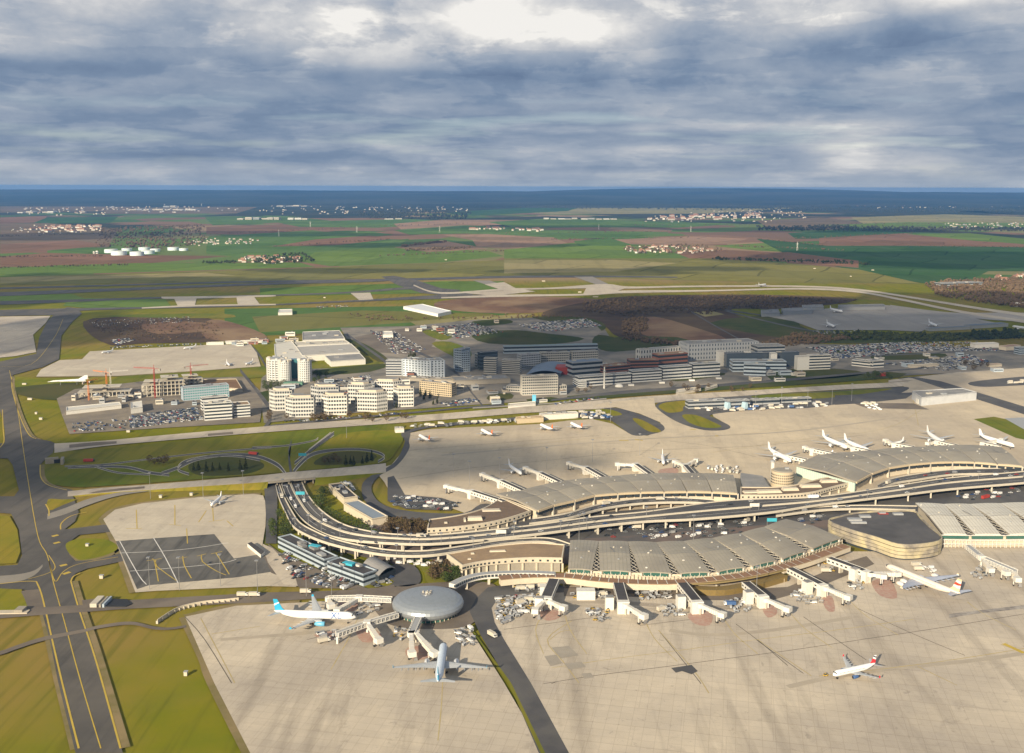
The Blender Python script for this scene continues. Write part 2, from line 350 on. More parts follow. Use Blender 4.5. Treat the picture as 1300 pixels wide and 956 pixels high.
# low wooded hills closing the view
def hill(x0, x1, y0, y1, hf, sd_, m):
    rows = []; nx, ny = 150, 26
    for k in range(ny + 1):
        u = k / ny; row = []
        for i in range(nx + 1):
            q = i / nx; x = x0 + (x1 - x0) * q; e = min(1, u / .72) ** 1.1 * (1 if u < .72 else 1 - ((u - .72) / .28) ** 2)
            row.append((x, y0 + (y1 - y0) * u + 500 * noise.noise(Vector((x * .0002, sd_, 0))), -3 + e * hf(x, u, sd_)))
        rows.append(row)
    mb = MB(); mb.rings(rows, m, cap=False, closed=False); mb.build('hill', smooth=True)['kind'] = 'structure'
hill(-38000, 38000, 17200, 30500, lambda x, u, q: 205 + 22 * noise.noise(Vector((x * .00012, u * 2, q))) + 10 * noise.noise(Vector((x * .0006, u * 7, q))) - 10 * max(0, x) / 15000, 1, wood_f)
hill(-1500, 13000, 24500, 31000, lambda x, u, q: 292 * max(0, math.sin(math.pi * min(1, max(0, (x + 1500) / 14500)))) ** .5 + 8 * noise.noise(Vector((x * .0004, u * 3, q))), 2, wood_f)
hill(-12000, 4000, 15800, 18500, lambda x, u, q: 30 + 22 * noise.noise(Vector((x * .0004, u * 3, q))), 5, wood_f); hill(6000, 16000, 12500, 14500, lambda x, u, q: 26 + 26 * noise.noise(Vector((x * .0005, u * 3, q))), 6, wood_f)

def fm(name, c):
    m = mat('field_' + name, c, tuple(k * .80 for k in c), .012, tuple(k * .85 + .02 for k in c), .0022, 1.0, streak=(R(14), .02, tuple(k * .7 for k in c), .6), spec=.03)
    t = NT(m.node_tree); b = t.n['Principled BSDF']; src = b.inputs['Base Color'].links[0].from_socket; pos = t.new('ShaderNodeNewGeometry').outputs['Position']
    wv = t.new('ShaderNodeTexNoise'); wv.inputs['Scale'].default_value = .001; t.l.new(pos, wv.inputs['Vector']); ad = t.new('ShaderNodeVectorMath', operation='MULTIPLY_ADD'); t.l.new(wv.outputs[1], ad.inputs[0]); ad.inputs[1].default_value = (260, 260, 0); t.l.new(pos, ad.inputs[2])
    br = t.new('ShaderNodeTexBrick'); t.l.new(t.mapping(ad.outputs[0], (1, 1, 1), R(12 + len(name))), br.inputs['Vector']); br.inputs['Scale'].default_value = 1; br.inputs['Brick Width'].default_value = 420; br.inputs['Row Height'].default_value = 330; br.inputs['Mortar Size'].default_value = 5
    br.inputs['Color1'].default_value = (1.12, 1.1, 1.05, 1); br.inputs['Color2'].default_value = (.74, .80, .74, 1); br.inputs['Mortar'].default_value = (.6, .62, .55, 1)
    t.l.new(t.mix(1.0, src, br.outputs[0], 'MULTIPLY'), b.inputs['Base Color']); return m
FG = fm('winter_wheat', (.11, .19, .04)); FG2 = fm('bright_crop', (.15, .225, .038)); FD = fm('deep_green_crop', (.05, .115, .035)); FR = fm('red_brown_plough', (.25, .135, .085)); FB = fm('brown_plough', (.20, .14, .09)); FT = fm('stubble', (.33, .28, .13)); FO = fm('rough_grass', (.22, .20, .055)); FP = fm('pink_plough', (.36, .225, .15))
fields = [ # px polygons, back to front
 (FB, [(0, 262), (180, 262), (160, 268), (0, 270)]), (FR, [(0, 276), (60, 274), (55, 282), (0, 284)]), (FD, [(60, 276), (150, 275), (140, 283), (40, 284)]), (FB, [(150, 264), (330, 262), (300, 271), (120, 272)]),
 (FG, [(0, 300), (45, 299), (60, 306), (0, 308)]), (FB, [(0, 284), (60, 283), (150, 291), (135, 318), (60, 322), (0, 318)]), (FR, [(0, 310), (95, 305), (140, 311), (60, 320), (0, 322)]),
 (FG, [(60, 318), (110, 314), (200, 315), (200, 325), (60, 325)]), (FR, [(0, 326), (60, 321), (200, 324), (290, 325), (170, 336), (60, 338), (0, 339)]), (FG2, [(60, 337), (175, 334), (380, 333), (400, 339), (230, 344), (50, 349)]),
 (FG, [(260, 276), (360, 274), (420, 280), (270, 286)]), (FR, [(262, 288), (420, 283), (470, 288), (300, 298), (262, 297)]), (FG, [(265, 300), (320, 297), (470, 294), (500, 298), (350, 312), (262, 315)]), (FR, [(345, 313), (400, 304), (470, 299), (500, 303), (430, 311), (360, 314)]),
 (FG, [(262, 312), (350, 313), (440, 311), (520, 303), (480, 325), (350, 331), (262, 322)]), (FG2, [(400, 320), (500, 312), (620, 319), (640, 325), (560, 333), (420, 338), (380, 332)]),
 (FG, [(350, 282), (520, 278), (600, 282), (480, 289), (380, 288)]), (FP, [(500, 284), (560, 279), (690, 279), (690, 283), (580, 288), (510, 292)]), (FG, [(500, 292), (590, 286), (700, 290), (620, 296), (520, 298)]), (FP, [(500, 314), (560, 305), (600, 312), (620, 316), (545, 320)]),
 (FP, [(560, 298), (690, 296), (728, 312), (640, 316), (605, 313), (600, 305)]), (FG, [(600, 296), (700, 294), (840, 296), (790, 303), (690, 301)]), (FG2, [(640, 317), (730, 308), (790, 306), (800, 318), (860, 322), (800, 330), (640, 328)]), (FG, [(728, 306), (800, 300), (870, 303), (810, 312), (735, 312)]),
 (FG, [(620, 282), (700, 277), (790, 280), (940, 284), (860, 289), (650, 288)]), (FP, [(780, 304), (880, 300), (950, 303), (930, 309), (860, 312), (800, 310)]), (FR, [(855, 320), (920, 317), (1000, 321), (1080, 325), (1000, 332), (880, 330)]), (FG2, [(905, 312), (980, 308), (1080, 315), (1080, 324), (960, 318)]),
 (FB, [(960, 280), (1040, 276), (1100, 282), (1060, 292), (980, 292)]), (FD, [(1000, 296), (1100, 290), (1160, 296), (1120, 302), (1010, 303)]), (FR, [(1040, 302), (1150, 296), (1250, 306), (1300, 310), (1300, 314), (1160, 312), (1040, 312)]),
 (FG2, [(1150, 297), (1230, 296), (1330, 306), (1330, 311), (1240, 306)]), (FD, [(960, 303), (1050, 312), (1160, 312), (1330, 314), (1350, 345), (1255, 344), (1230, 356), (1190, 362), (1120, 352), (1000, 324)]), (FR, [(960, 322), (1000, 320), (1090, 331), (1090, 340), (1000, 333)]),
 (FT, [(1080, 276), (1200, 272), (1330, 276), (1330, 284), (1200, 284), (1100, 286)]), (FG2, [(1040, 286), (1150, 282), (1330, 283), (1330, 290), (1150, 289)]), (FT, [(640, 268), (740, 262), (880, 262), (1010, 264), (900, 271), (700, 272)]), (FD, [(560, 270), (660, 264), (740, 262), (720, 268), (600, 274)]),
 (FO, [(640, 328), (900, 328), (1000, 334), (1090, 342), (1170, 360), (960, 358), (640, 350)]), (FT, [(640, 330), (780, 330), (860, 334), (780, 345), (640, 347)]), (FO, [(230, 345), (400, 340), (640, 330), (640, 352), (460, 354), (300, 357), (0, 362), (0, 352)]), (FG2, [(0, 340), (60, 338), (60, 348), (0, 352)]), (FT, [(0, 352), (120, 350), (260, 346), (300, 350), (120, 354), (0, 360)]),
 (FG2, [(330, 366), (500, 360), (560, 357), (640, 357), (640, 366), (560, 372), (330, 376)]), (FG2, [(0, 376), (90, 373), (105, 378), (90, 384), (0, 387)]), (FG2, [(90, 378), (210, 380), (218, 390), (120, 392), (80, 388)]),
 (FG, [(285, 392), (560, 388), (680, 386), (640, 400), (480, 418), (300, 428), (285, 410)]), (FO, [(320, 402), (460, 394), (620, 398), (640, 402), (480, 412), (330, 422)]), (FT, [(520, 408), (600, 402), (680, 398), (640, 410), (530, 414)]),
 (soil, [(560, 382), (640, 376), (760, 380), (740, 392), (640, 398), (560, 392)]), (soil_d, [(740, 384), (800, 376), (960, 374), (1090, 380), (1000, 392), (930, 392), (945, 404), (1000, 420), (1100, 432), (960, 438), (860, 436), (790, 430), (760, 410), (700, 405), (690, 396)]),
 (soil, [(810, 408), (830, 402), (870, 412), (925, 432), (860, 434), (815, 424)]), (FT, [(880, 396), (905, 395), (920, 399), (895, 402)]), (soil_d, [(118, 404), (240, 402), (280, 410), (286, 432), (180, 436), (140, 438), (110, 420)]), (soil, [(180, 412), (240, 408), (276, 414), (262, 420), (200, 424)]), (soil, [(262, 408), (290, 408), (335, 424), (330, 433), (262, 430)]),
 (grass_g, [(140, 400), (280, 398), (285, 404), (140, 402)]), (grass_d, [(760, 430), (860, 428), (880, 444), (780, 450), (750, 445)]), (grass_d, [(1000, 400), (1030, 420), (1150, 424), (1280, 420), (1300, 428), (1100, 436), (1000, 430), (900, 410)]), (grass_g, [(560, 418), (590, 428), (620, 436), (590, 444), (548, 430)]), (grass_d, [(545, 436), (570, 438), (600, 448), (600, 462), (570, 458)]),
 (grass_g, [(300, 466), (440, 462), (490, 457), (490, 466), (400, 472), (320, 480), (262, 482)]), (grass_g, [(150, 478), (330, 468), (330, 478), (150, 492)]), (grass, [(15, 478), (60, 480), (150, 478), (120, 494), (20, 492)]), (grass_d, [(18, 492), (95, 486), (110, 497), (70, 508), (20, 500)]),
]
for i, (m, p) in enumerate(fields): poly('field', p, m, 1 + i * .1, 3 if m in (soil, soil_d, grass_d, grass_g) else 0)

# ------------------------------------------------------------------ airfield pavement
B0 = 8.5 # level on which pavements start, above the fields
poly('taxiway', [(96, 956), (74, 867), (63, 812), (52, 772), (48, 752), (27, 748), (-60, 746), (-60, 722), (22, 717), (28, 705), (24, 672), (14, 652), (-60, 648), (-60, 630), (18, 630), (24, 622), (16, 590), (10, 582), (-60, 580), (-60, 570), (6, 562), (6, 545), (0, 520), (-60, 500), (-60, 462), (0, 459), (46, 449), (50, 428), (60, 408), (68, 400), (-60, 402), (-60, 396), (75, 395), (85, 390), (97, 391), (104, 398), (92, 408), (78, 426), (76, 445), (75, 456), (54, 466), (16, 476), (16, 490), (21, 512), (29, 535), (38, 552), (48, 557), (64, 560), (70, 563), (67, 575), (60, 580), (51, 590), (52, 608), (64, 616), (92, 622), (92, 628), (100, 650), (95, 662), (82, 672), (132, 666), (140, 667), (142, 675), (100, 679), (88, 688), (88, 704), (96, 712), (120, 711), (154, 702), (158, 712), (110, 722), (96, 728), (91, 736), (96, 752), (104, 779), (118, 820), (131, 867), (156, 956)], asphalt, B0)
markings('taxiway_edge_line', [[(46, 738), (52, 752), (58, 776), (68, 820), (79, 867), (100, 950)], [(90, 738), (94, 752), (102, 779), (116, 820), (130, 867), (153, 950)], [(102, 727), (93, 732), (90, 738)], [(0, 741), (30, 738), (46, 738)], [(15, 478), (15, 492), (20, 512), (28, 535), (37, 552), (46, 557)], [(3, 520), (4, 545), (5, 560), (0, 568)], [(51, 590), (52, 606), (62, 616), (85, 622)], [(58, 640), (62, 648), (62, 655)], [(77, 672), (78, 664), (90, 655), (110, 650)]], line_y, 1.1, B0 + 1)
markings('taxiway_centre_line', [[(24, 530), (34, 600), (48, 680), (60, 705), (68, 740), (82, 790), (103, 867), (128, 950)], [(62, 712), (70, 738), (80, 726), (100, 716), (150, 707)], [(36, 735), (60, 728), (70, 720), (62, 705)], [(12, 470), (18, 500), (24, 530)], [(0, 465), (40, 462), (68, 430), (80, 405)]], line_y, .7, B0 + 1)
markings('taxiway_hold_bars', [[(66, 681), (74, 679)], [(68, 690), (76, 688)], [(76, 718.5), (85, 716.5)], [(80, 729), (89, 726)]], line_y, 4.0, B0 + 1.2, n=0)
band('pavement_patch', [(-40, 738, 11), (0, 736, 10), (26, 733, 9), (44, 727, 6), (54, 718, 3)], mat('old_concrete', (.26, .235, .20), (.22, .20, .17), .06, None, .01, .9), B0 + .7, 3)
poly('grass', [(-60, 652), (12, 655), (22, 672), (26, 700), (20, 715), (-60, 718)], grass, B0 + .6, 0)
# grass verges laid between the taxiways
G1 = [[(-60, 749), (20, 748), (27, 752), (28, 777), (-60, 783)], [(84, 690), (100, 684), (130, 684), (146, 690), (148, 698), (130, 706), (104, 711), (94, 707), (86, 700)]]
for p in G1: poly('grass', p, grass, B0 + .6, 3)
poly('taxiway_shoulder', [(27, 750), (50, 748), (58, 778), (29, 778)], asphalt_b, B0 + .5)
# long concrete taxiways
band('taxiway', [(69, 569, 12), (130, 563, 7), (200, 556.5, 7), (330, 545.5, 7.5), (447, 537, 8), (560, 529, 8), (650, 521.5, 8), (720, 516.5, 9), (767, 513, 11), (830, 507, 9), (970, 497.5, 6), (1060, 492, 6), (1150, 487, 6), (1210, 478, 9), (1320, 470, 8)], concrete, B0 + .4)
band('worn_patch', [(88, 566.5, 4), (120, 563.5, 4.5), (148, 561.5, 3)], asphalt_b, B0 + 1); band('worn_patch', [(264, 552, 3), (296, 549.5, 3)], asphalt_b, B0 + 1)
poly('apron', [(486, 593), (497, 590), (507, 578), (517, 566), (514, 556), (518, 550), (545, 545), (600, 542), (650, 540), (690, 538), (720, 534), (752, 532), (778, 538), (802, 552), (822, 553), (843, 546), (838, 536), (812, 525), (782, 517), (752, 516), (767, 511), (830, 505), (832, 516), (848, 529), (868, 539), (894, 546), (919, 546), (927, 541), (906, 529), (904, 525), (960, 520), (1025, 518), (1078, 511), (1117, 507), (1150, 496), (1146, 488), (1170, 478), (1310, 466), (1500, 462), (1500, 640), (1300, 640), (1100, 640), (940, 650), (700, 668), (600, 655), (560, 640), (500, 634), (488, 612), (478, 600)], mat('far_apron_concrete', (.60, .505, .365), (.53, .45, .33), .03, (.44, .375, .29), .0028, .9, joints=(R(10), 7.5, (.75, .72, .68), .4), streak=(R(97), .03, (.36, .30, .23), .5)), B0 + .5)  # thin cloud shade is put into this colour as broad darker mottling
poly('apron', [(673, 867), (640, 816), (627, 790), (622, 772), (632, 758), (700, 745), (800, 738), (900, 738), (1000, 730), (1070, 700), (1120, 700), (1195, 695), (1300, 690), (1560, 680), (1700, 970), (725, 970)], concrete, B0 + .55)
poly('apron', [(235, 783), (300, 769), (380, 765), (500, 758), (560, 775), (598, 801), (640, 867), (700, 970), (325, 970), (272, 867)], concrete, B0 + .5)
poly('apron', [(131, 659), (146, 647), (181, 639), (254, 631), (322, 627), (334, 629), (338, 640), (337, 668), (333, 692), (350, 712), (376, 738), (376, 745), (340, 744), (200, 750), (172, 752), (147, 687)], concrete_l, B0 + .5)
poly('apron', [(46, 478), (52, 469), (62, 464), (76, 457), (104, 456), (114, 446), (260, 438), (318, 437), (326, 448), (331, 465), (260, 470), (150, 477)], concrete_l, B0 + .5)
poly('apron', [(-80, 404), (0, 402), (64, 401), (58, 410), (42, 425), (44, 436), (46, 447), (20, 452), (-60, 460)], concrete, B0 + .5)
cargo_c = mat('cargo_apron_concrete', (.37, .34, .30), (.33, .30, .27), .05, (.29, .27, .245), .006, .9, streak=(R(80), .04, (.24, .22, .2), .5))
poly('apron', [(970, 401), (1046, 392), (1122, 387), (1148, 390), (1211, 399), (1276, 412), (1240, 415), (1180, 416), (1169, 421), (1127, 419), (1038, 419), (1008, 408)], cargo_c, B0 + .5)
poly('dark_parking_pad', [(147, 687), (200, 683), (272, 678), (297, 709), (333, 703), (344, 726), (300, 733), (189, 743), (174, 748)], pad_dark, B0 + .8)
poly('asphalt_lane', [(333, 703), (345, 712), (372, 738), (344, 727)], asphalt_b, B0 + .75)
markings('pad_lines', [[(152, 687), (176, 730), (186, 742)], [(195, 683), (210, 708), (226, 740)], [(152, 702), (200, 700), (245, 696), (290, 689)], [(165, 725), (220, 721), (280, 715), (300, 710)]], line_w, .7, B0 + 1.1, n=3)
markings('stand_lines', [[(192, 710), (196, 712), (201, 738)], [(198, 711), (199, 719), (224, 737)], [(232, 706), (234, 718), (243, 734)], [(256, 704), (257, 713), (275, 725), (287, 730)], [(274, 702), (278, 708), (291, 729)], [(186, 712), (205, 709)], [(226, 709), (238, 707)], [(250, 706), (262, 703)], [(268, 703), (282, 700)],
    [(237, 671), (238, 690)], [(173, 647), (174, 671)], [(222, 641), (222, 666)], [(270, 645), (271, 661)], [(252, 663), (262, 648)], [(160, 671), (180, 671)], [(215, 666), (230, 667)], [(265, 662), (285, 660)], [(288, 661), (296, 668)]], line_y, .8, B0 + 1.15, n=2)
# runway and taxiways of the far airfield
band('runway', [(-60, 366.5, 1.8), (0, 366, 1.8), (300, 358, 1.8), (480, 355.5, 2.5), (640, 351.5, 2.6), (760, 351, 2.2), (860, 352, 1.2)], asphalt_d, B0 + .3)
band('taxiway', [(-60, 374, 5), (0, 373.5, 5), (150, 367.5, 3.4), (330, 360.5, 2.6), (440, 357.5, 2.6), (490, 356, 2)], asphalt, B0 + .35)
band('taxiway', [(-60, 386, 3), (0, 384.5, 4.5), (100, 381.5, 3), (200, 378, 2), (320, 375.5, 1.6), (440, 371.5, 2), (520, 366, 3), (560, 371, 4), (600, 373.5, 3)], asphalt, B0 + .4)
band('taxiway', [(-60, 397, 4), (60, 394, 4), (150, 391.5, 2.4), (300, 388.5, 1.6), (430, 383, 2), (500, 379.5, 3), (570, 376.5, 5), (620, 376, 3)], asphalt, B0 + .45)
band('taxiway', [(180, 391, 1.5), (250, 388, 2), (350, 386.5, 1.6)], concrete_l, B0 + .6); band('taxiway', [(205, 377.5, 2), (222, 378, 3), (330, 376, 2), (350, 375.5, 1)], concrete_l, B0 + .6)
poly('taxiway', [(220, 377), (250, 377), (247, 389), (226, 389)], concrete_l, B0 + .62); poly('taxiway', [(300, 376.5), (322, 376), (330, 386.5), (302, 388)], concrete_l, B0 + .62); poly('taxiway', [(445, 372), (470, 371.5), (474, 380), (456, 381)], concrete_l, B0 + .62)
poly('taxiway', [(484, 351), (500, 350), (530, 356), (560, 366), (585, 368), (575, 376), (535, 372), (505, 362)], asphalt, B0 + .61)
band('taxiway', [(525, 362, 1.5), (560, 372, 2), (640, 367.5, 2.5), (700, 366, 2), (767, 363, 5), (800, 365, 2.6), (880, 363.5, 2), (1012, 363.5, 2), (1091, 368, 2.2), (1169, 379.5, 2.4), (1256, 393.5, 3), (1340, 405, 4)], concrete_l, B0 + .65)
band('taxiway', [(560, 378, 1.5), (640, 375.5, 2.8), (740, 374, 2.2), (792, 370.5, 3.5), (900, 369, 2), (1012, 366.5, 2.2), (1086, 370, 2.4), (1143, 380, 2.6), (1222, 396, 3), (1340, 414, 4)], concrete_l, B0 + .7)
poly('taxiway', [(615, 361), (640, 358), (655, 366), (680, 370), (640, 374), (620, 375), (590, 372), (640, 369)], concrete_l, B0 + .6); poly('taxiway', [(745, 364), (765, 362), (800, 364), (775, 372), (740, 374)], concrete_l, B0 + .6)
poly('taxiway', [(600, 356), (622, 356), (650, 366), (640, 368)], mat('old_concrete', (.26, .235, .20)), B0 + .58); poly('taxiway', [(728, 351), (752, 351), (780, 364), (765, 364)], mat('old_concrete', (.26, .235, .20)), B0 + .58)
band('taxiway', [(1130, 388, 2), (1200, 398, 4), (1245, 401, 8), (1300, 403, 12), (1350, 410, 12)], cargo_c, B0 + .56)
# asphalt islands beside the northern taxiway
poly('asphalt_island', [(752, 521), (782, 518), (813, 526), (838, 537), (843, 546), (823, 552), (802, 552), (782, 538), (766, 532), (700, 530), (660, 533), (600, 538), (545, 543), (516, 550), (512, 547), (560, 538), (640, 531), (700, 525)], asphalt_d, B0 + .9, 4)
poly('grass', [(752, 520), (775, 520), (790, 526), (775, 528), (755, 526)], grass, B0 + 1.1, 4); poly('grass', [(803, 532), (815, 533), (838, 546), (834, 549), (820, 546)], grass, B0 + 1.1, 4)
poly('asphalt_island', [(833, 517), (838, 511), (862, 508), (960, 501.5), (1100, 494), (1150, 491), (1148, 497), (1117, 507), (1078, 511), (1025, 518), (960, 520), (904, 526), (908, 531), (927, 541), (919, 546), (894, 546), (868, 539), (848, 529)], asphalt_d, B0 + .9, 4)
poly('grass', [(836, 516), (845, 511), (880, 508), (868, 516), (866, 522), (850, 524), (842, 521)], grass, B0 + 1.1, 4); poly('grass', [(866, 527), (884, 527), (906, 536), (916, 542), (896, 543), (876, 537)], grass, B0 + 1.1, 4); poly('grass', [(960, 502), (1060, 497), (1130, 493), (1110, 498), (1040, 506), (970, 506)], grass_g, B0 + 1.0, 4)
poly('grass', [(1236, 532), (1262, 529), (1340, 545), (1340, 566), (1290, 556)], grass_g, B0 + 1.0, 0); poly('asphalt_island', [(1275, 531), (1340, 528), (1340, 552), (1300, 545)], grey, B0 + 1.2); poly('asphalt_island', [(1232, 485), (1300, 478), (1350, 477), (1350, 486), (1300, 489), (1245, 491)], asphalt_d, B0 + .9, 4)
poly('underpass_road', [(1143, 478), (1158, 480), (1200, 494), (1300, 526), (1340, 538), (1340, 530), (1300, 516), (1195, 484), (1165, 479)], asphalt_d, B0 + 1.2); poly('dark_pad', [(1060, 502), (1110, 500), (1162, 498), (1150, 506), (1095, 512), (1060, 514)], asphalt_d, B0 + 1.15)
poly('road', [(1080, 511), (1160, 512), (1180, 520), (1100, 518)], asphalt_b, B0 + 1.1)
# service roads
SR = asphalt_d
poly('road', [(497, 590), (507, 578), (514, 560), (509, 552), (515, 546), (521, 550), (519, 560), (520, 568), (512, 582), (500, 594), (483, 603), (473, 614), (472, 624), (480, 636), (495, 644), (515, 648), (545, 651), (590, 651), (610, 640), (625, 642), (600, 658), (540, 661), (498, 656), (474, 646), (462, 634), (459, 620), (463, 610), (478, 600)], SR, B0 + 1.4, 3)
poly('dark_parking_pad', [(492, 606), (500, 604), (514, 628), (560, 632), (580, 638), (572, 648), (515, 646), (492, 636)], SR, B0 + 1.3)
poly('road', [(-60, 783), (0, 777), (50, 771), (104, 768), (160, 762), (230, 758), (340, 752), (420, 750), (480, 746), (500, 742), (505, 754), (480, 757), (400, 760), (320, 765), (240, 769), (160, 773), (106, 777), (60, 780), (-60, 790)], asphalt_b, B0 + 1.2)
poly('asphalt_lane', [(104, 762), (128, 759), (130, 771), (106, 773)], asphalt_b, B0 + 1.3)
poly('road', [(596, 776), (604, 760), (620, 745), (660, 740), (700, 738), (716, 745), (716, 752), (660, 754), (632, 760), (624, 772), (628, 790), (640, 812), (674, 867), (730, 970), (690, 970), (646, 867), (610, 806)], asphalt_d, B0 + 1.3)
poly('grass', [(599, 801), (602, 802), (649, 867), (699, 970), (693, 970), (645, 867)], grass_g, B0 + 1.5)
poly('road', [(716, 745), (820, 745), (880, 752), (1000, 745), (1080, 712), (1100, 706), (1110, 716), (1040, 745), (980, 762), (880, 762), (790, 757), (716, 757)], asphalt_b, B0 + 1.25)
poly('satellite_forecourt', [(488, 750), (520, 742), (600, 738), (630, 744), (618, 762), (604, 788), (575, 798), (505, 796), (480, 780), (474, 764)], asphalt_b, B0 + 1.1, 4)
band('perimeter_track', [(-40, 838, 5), (0, 829, 5), (20, 822, 5), (55, 811, 5), (105, 801, 4), (125, 796, 4), (165, 791, 4), (195, 797, 4), (215, 798, 3), (236, 795, 3)], asphalt_b, B0 + 1.6)
poly('parking_pavement', [(340, 690), (353, 700), (416, 728), (440, 738), (470, 748), (380, 746), (376, 742), (345, 705)], asphalt_b, B0 + .9); poly('apron', [(333, 690), (346, 696), (372, 722), (378, 744), (360, 742), (340, 714)], concrete, B0 + 1.0)
poly('road', [(335, 612), (352, 612), (352, 640), (351, 690), (337, 690), (338, 660)], SR, B0 + 1.2)
poly('road', [(470, 742), (490, 722), (512, 714), (530, 722), (534, 738), (520, 744), (500, 744)], asphalt_d, B0 + 1.1, 4); poly('grass', [(476, 738), (488, 734), (500, 738), (490, 744)], grass, B0 + 1.3, 4)
poly('grass', [(512, 712), (560, 712), (585, 735), (575, 742), (545, 742), (535, 722)], grass_g, B0 + .95, 3)
poly('parking_pavement', [(478, 664), (540, 668), (700, 672), (1000, 655), (1180, 632), (1320, 612), (1340, 640), (1200, 652), (1100, 672), (1000, 700), (880, 712), (700, 716), (560, 722), (500, 716), (440, 702), (400, 690), (380, 672)], mat('brown_paving', (.17, .12, .10), (.12, .10, .09), .05, (.09, .085, .085), .02, .9), B0 + .8)
poly('parking_pavement', [(640, 660), (700, 655), (900, 640), (1080, 628), (1300, 602), (1300, 640), (1050, 660), (800, 680), (640, 690)], asphalt_d, B0 + 1.0)
markings('apron_joint', [[(640, 799), (752, 784)], [(812, 794), (880, 786)], [(690, 868), (760, 857), (840, 847), (900, 839), (1000, 826), (1100, 811), (1200, 796), (1320, 776)], [(700, 868), (705, 866)], [(836, 800), (872, 845), (890, 868)], [(934, 792), (965, 815), (1000, 845)], [(1020, 783), (1062, 812), (1100, 838)], [(1088, 772), (1160, 805), (1225, 832)], [(960, 812), (1020, 855)],
    [(430, 535), (560, 560)], [(515, 572), (640, 562), (760, 553)], [(505, 608), (600, 594), (700, 584), (820, 572), (960, 566), (1100, 552)], [(850, 560), (900, 566), (960, 580)], [(390, 812), (470, 792)], [(235, 783), (260, 812), (294, 867)]], line_d, .55, B0 + 1.0, n=3)
markings('apron_lead_in_line', [[(255, 785), (276, 825), (298, 867)], [(268, 805), (330, 795)], [(726, 788), (695, 812), (715, 840), (735, 867)], [(698, 812), (712, 802), (728, 800)], [(836, 800), (880, 850), (900, 880)], [(1270, 818), (1310, 832)], [(1040, 858), (1130, 848), (1220, 836), (1320, 820)], [(1165, 846), (1215, 870)], [(962, 812), (1030, 858)], [(560, 575), (640, 568), (760, 556), (880, 556), (1000, 545)], [(900, 575), (1000, 560), (1120, 545), (1170, 520)], [(1158, 500), (1166, 540)]], mat('worn_yellow_paint', (.42, .32, .12), (.38, .32, .2), .2), .7, B0 + 1.05, n=4)
markings('apron_hold_bar', [[(1274, 817), (1300, 829)], [(786, 559), (798, 559)], [(806, 558), (816, 559)], [(876, 545), (884, 545.5)], [(908, 553), (912, 553.5)]], line_y, 3.5, B0 + 1.1, n=0)
for i, p in enumerate([[(700, 822), (722, 820), (735, 832), (712, 836)], [(691, 833), (706, 831), (714, 842), (699, 846)], [(716, 842), (738, 840), (744, 847), (722, 850)], [(738, 855), (750, 854), (754, 860), (742, 862)]]): poly('patched_slab', p, mat('patched_concrete', (.33, .295, .245)), B0 + 1.2 + i * .03)
poly('dark_patched_slab', [(852, 848), (878, 844), (886, 852), (878, 856), (866, 852), (858, 854)], asphalt_d, B0 + 1.2)
for p in [[(873, 780), (895, 776), (905, 782), (900, 794), (882, 792)], [(968, 772), (980, 766), (987, 778), (975, 784)], [(1044, 760), (1056, 757), (1060, 775), (1050, 775)], [(1107, 738), (1130, 736), (1139, 759), (1117, 756)], [(684, 776), (705, 774), (712, 782), (700, 788), (690, 786)], [(398, 806), (430, 800), (438, 806), (420, 812)], [(452, 797), (478, 800), (484, 812), (460, 815)], [(518, 822), (545, 820), (548, 832), (530, 838), (516, 832)], [(838, 596), (858, 594), (860, 601), (838, 602)], [(430, 764), (455, 762), (450, 775), (438, 774)]]: poly('red_hatched_area', p, mat('worn_red_hatching', (.36, .20, .16), (.40, .30, .24), .35, None), B0 + 1.1, 3)
band('tyre_stain', [(640, 770, 3), (760, 764, 4), (860, 770, 5), (1000, 772, 4)], mat('stained_concrete', (.30, .26, .21), (.34, .29, .23), .05, None), B0 + .85)
markings('worn_verge', [[(45, 738), (52, 752), (58, 776), (68, 820), (79, 867), (100, 950)], [(91, 738), (95, 752), (103, 779), (117, 820), (131, 867), (155, 950)], [(15, 478), (15, 492), (20, 512), (28, 535), (38, 553), (48, 558)], [(51, 590), (52, 606), (62, 616), (90, 624)], [(235, 783), (260, 835), (272, 867), (320, 960)], [(235, 783), (300, 769), (380, 765)], [(131, 659), (147, 687), (172, 752)], [(131, 659), (146, 647), (181, 639), (254, 631), (331, 627)], [(86, 700), (100, 712), (130, 707), (148, 697)], [(46, 478), (150, 477), (260, 470), (331, 465)]], mat('worn_verge_soil', (.20, .155, .075), (.15, .13, .04), .12, (.24, .18, .09), .03, 1.0), 9, B0 - .15)
markings('stand_lead_in', [[(716, 775), (724, 800), (745, 830)], [(818, 786), (832, 812), (860, 840)], [(918, 784), (934, 806), (962, 830)], [(1002, 777), (1022, 798), (1056, 822)], [(1078, 762), (1100, 782), (1140, 806)], [(1228, 764), (1250, 780), (1290, 800)], [(690, 779), (680, 800), (690, 830)], [(455, 783), (440, 815), (420, 850)], [(562, 866), (560, 900), (556, 940)], [(700, 848), (780, 836), (860, 826), (960, 812), (1060, 800), (1160, 786)]], mat('faded_yellow_paint', (.40, .32, .14), (.46, .38, .24), .15), .7, B0 + 1.08, n=5)
markings('tyre_marks', [[(1000, 872), (1060, 859), (1140, 848), (1240, 838), (1320, 826)], [(640, 772), (720, 768), (800, 772), (900, 778)], [(560, 578), (700, 566), (840, 556), (1000, 548), (1140, 530)], [(280, 812), (360, 806), (430, 800)], [(850, 800), (900, 806), (980, 800), (1080, 784)]], mat('rubbered_concrete', (.34, .295, .235), (.44, .375, .29), .08, (.38, .33, .26), .02), 5, B0 + .93, n=6)
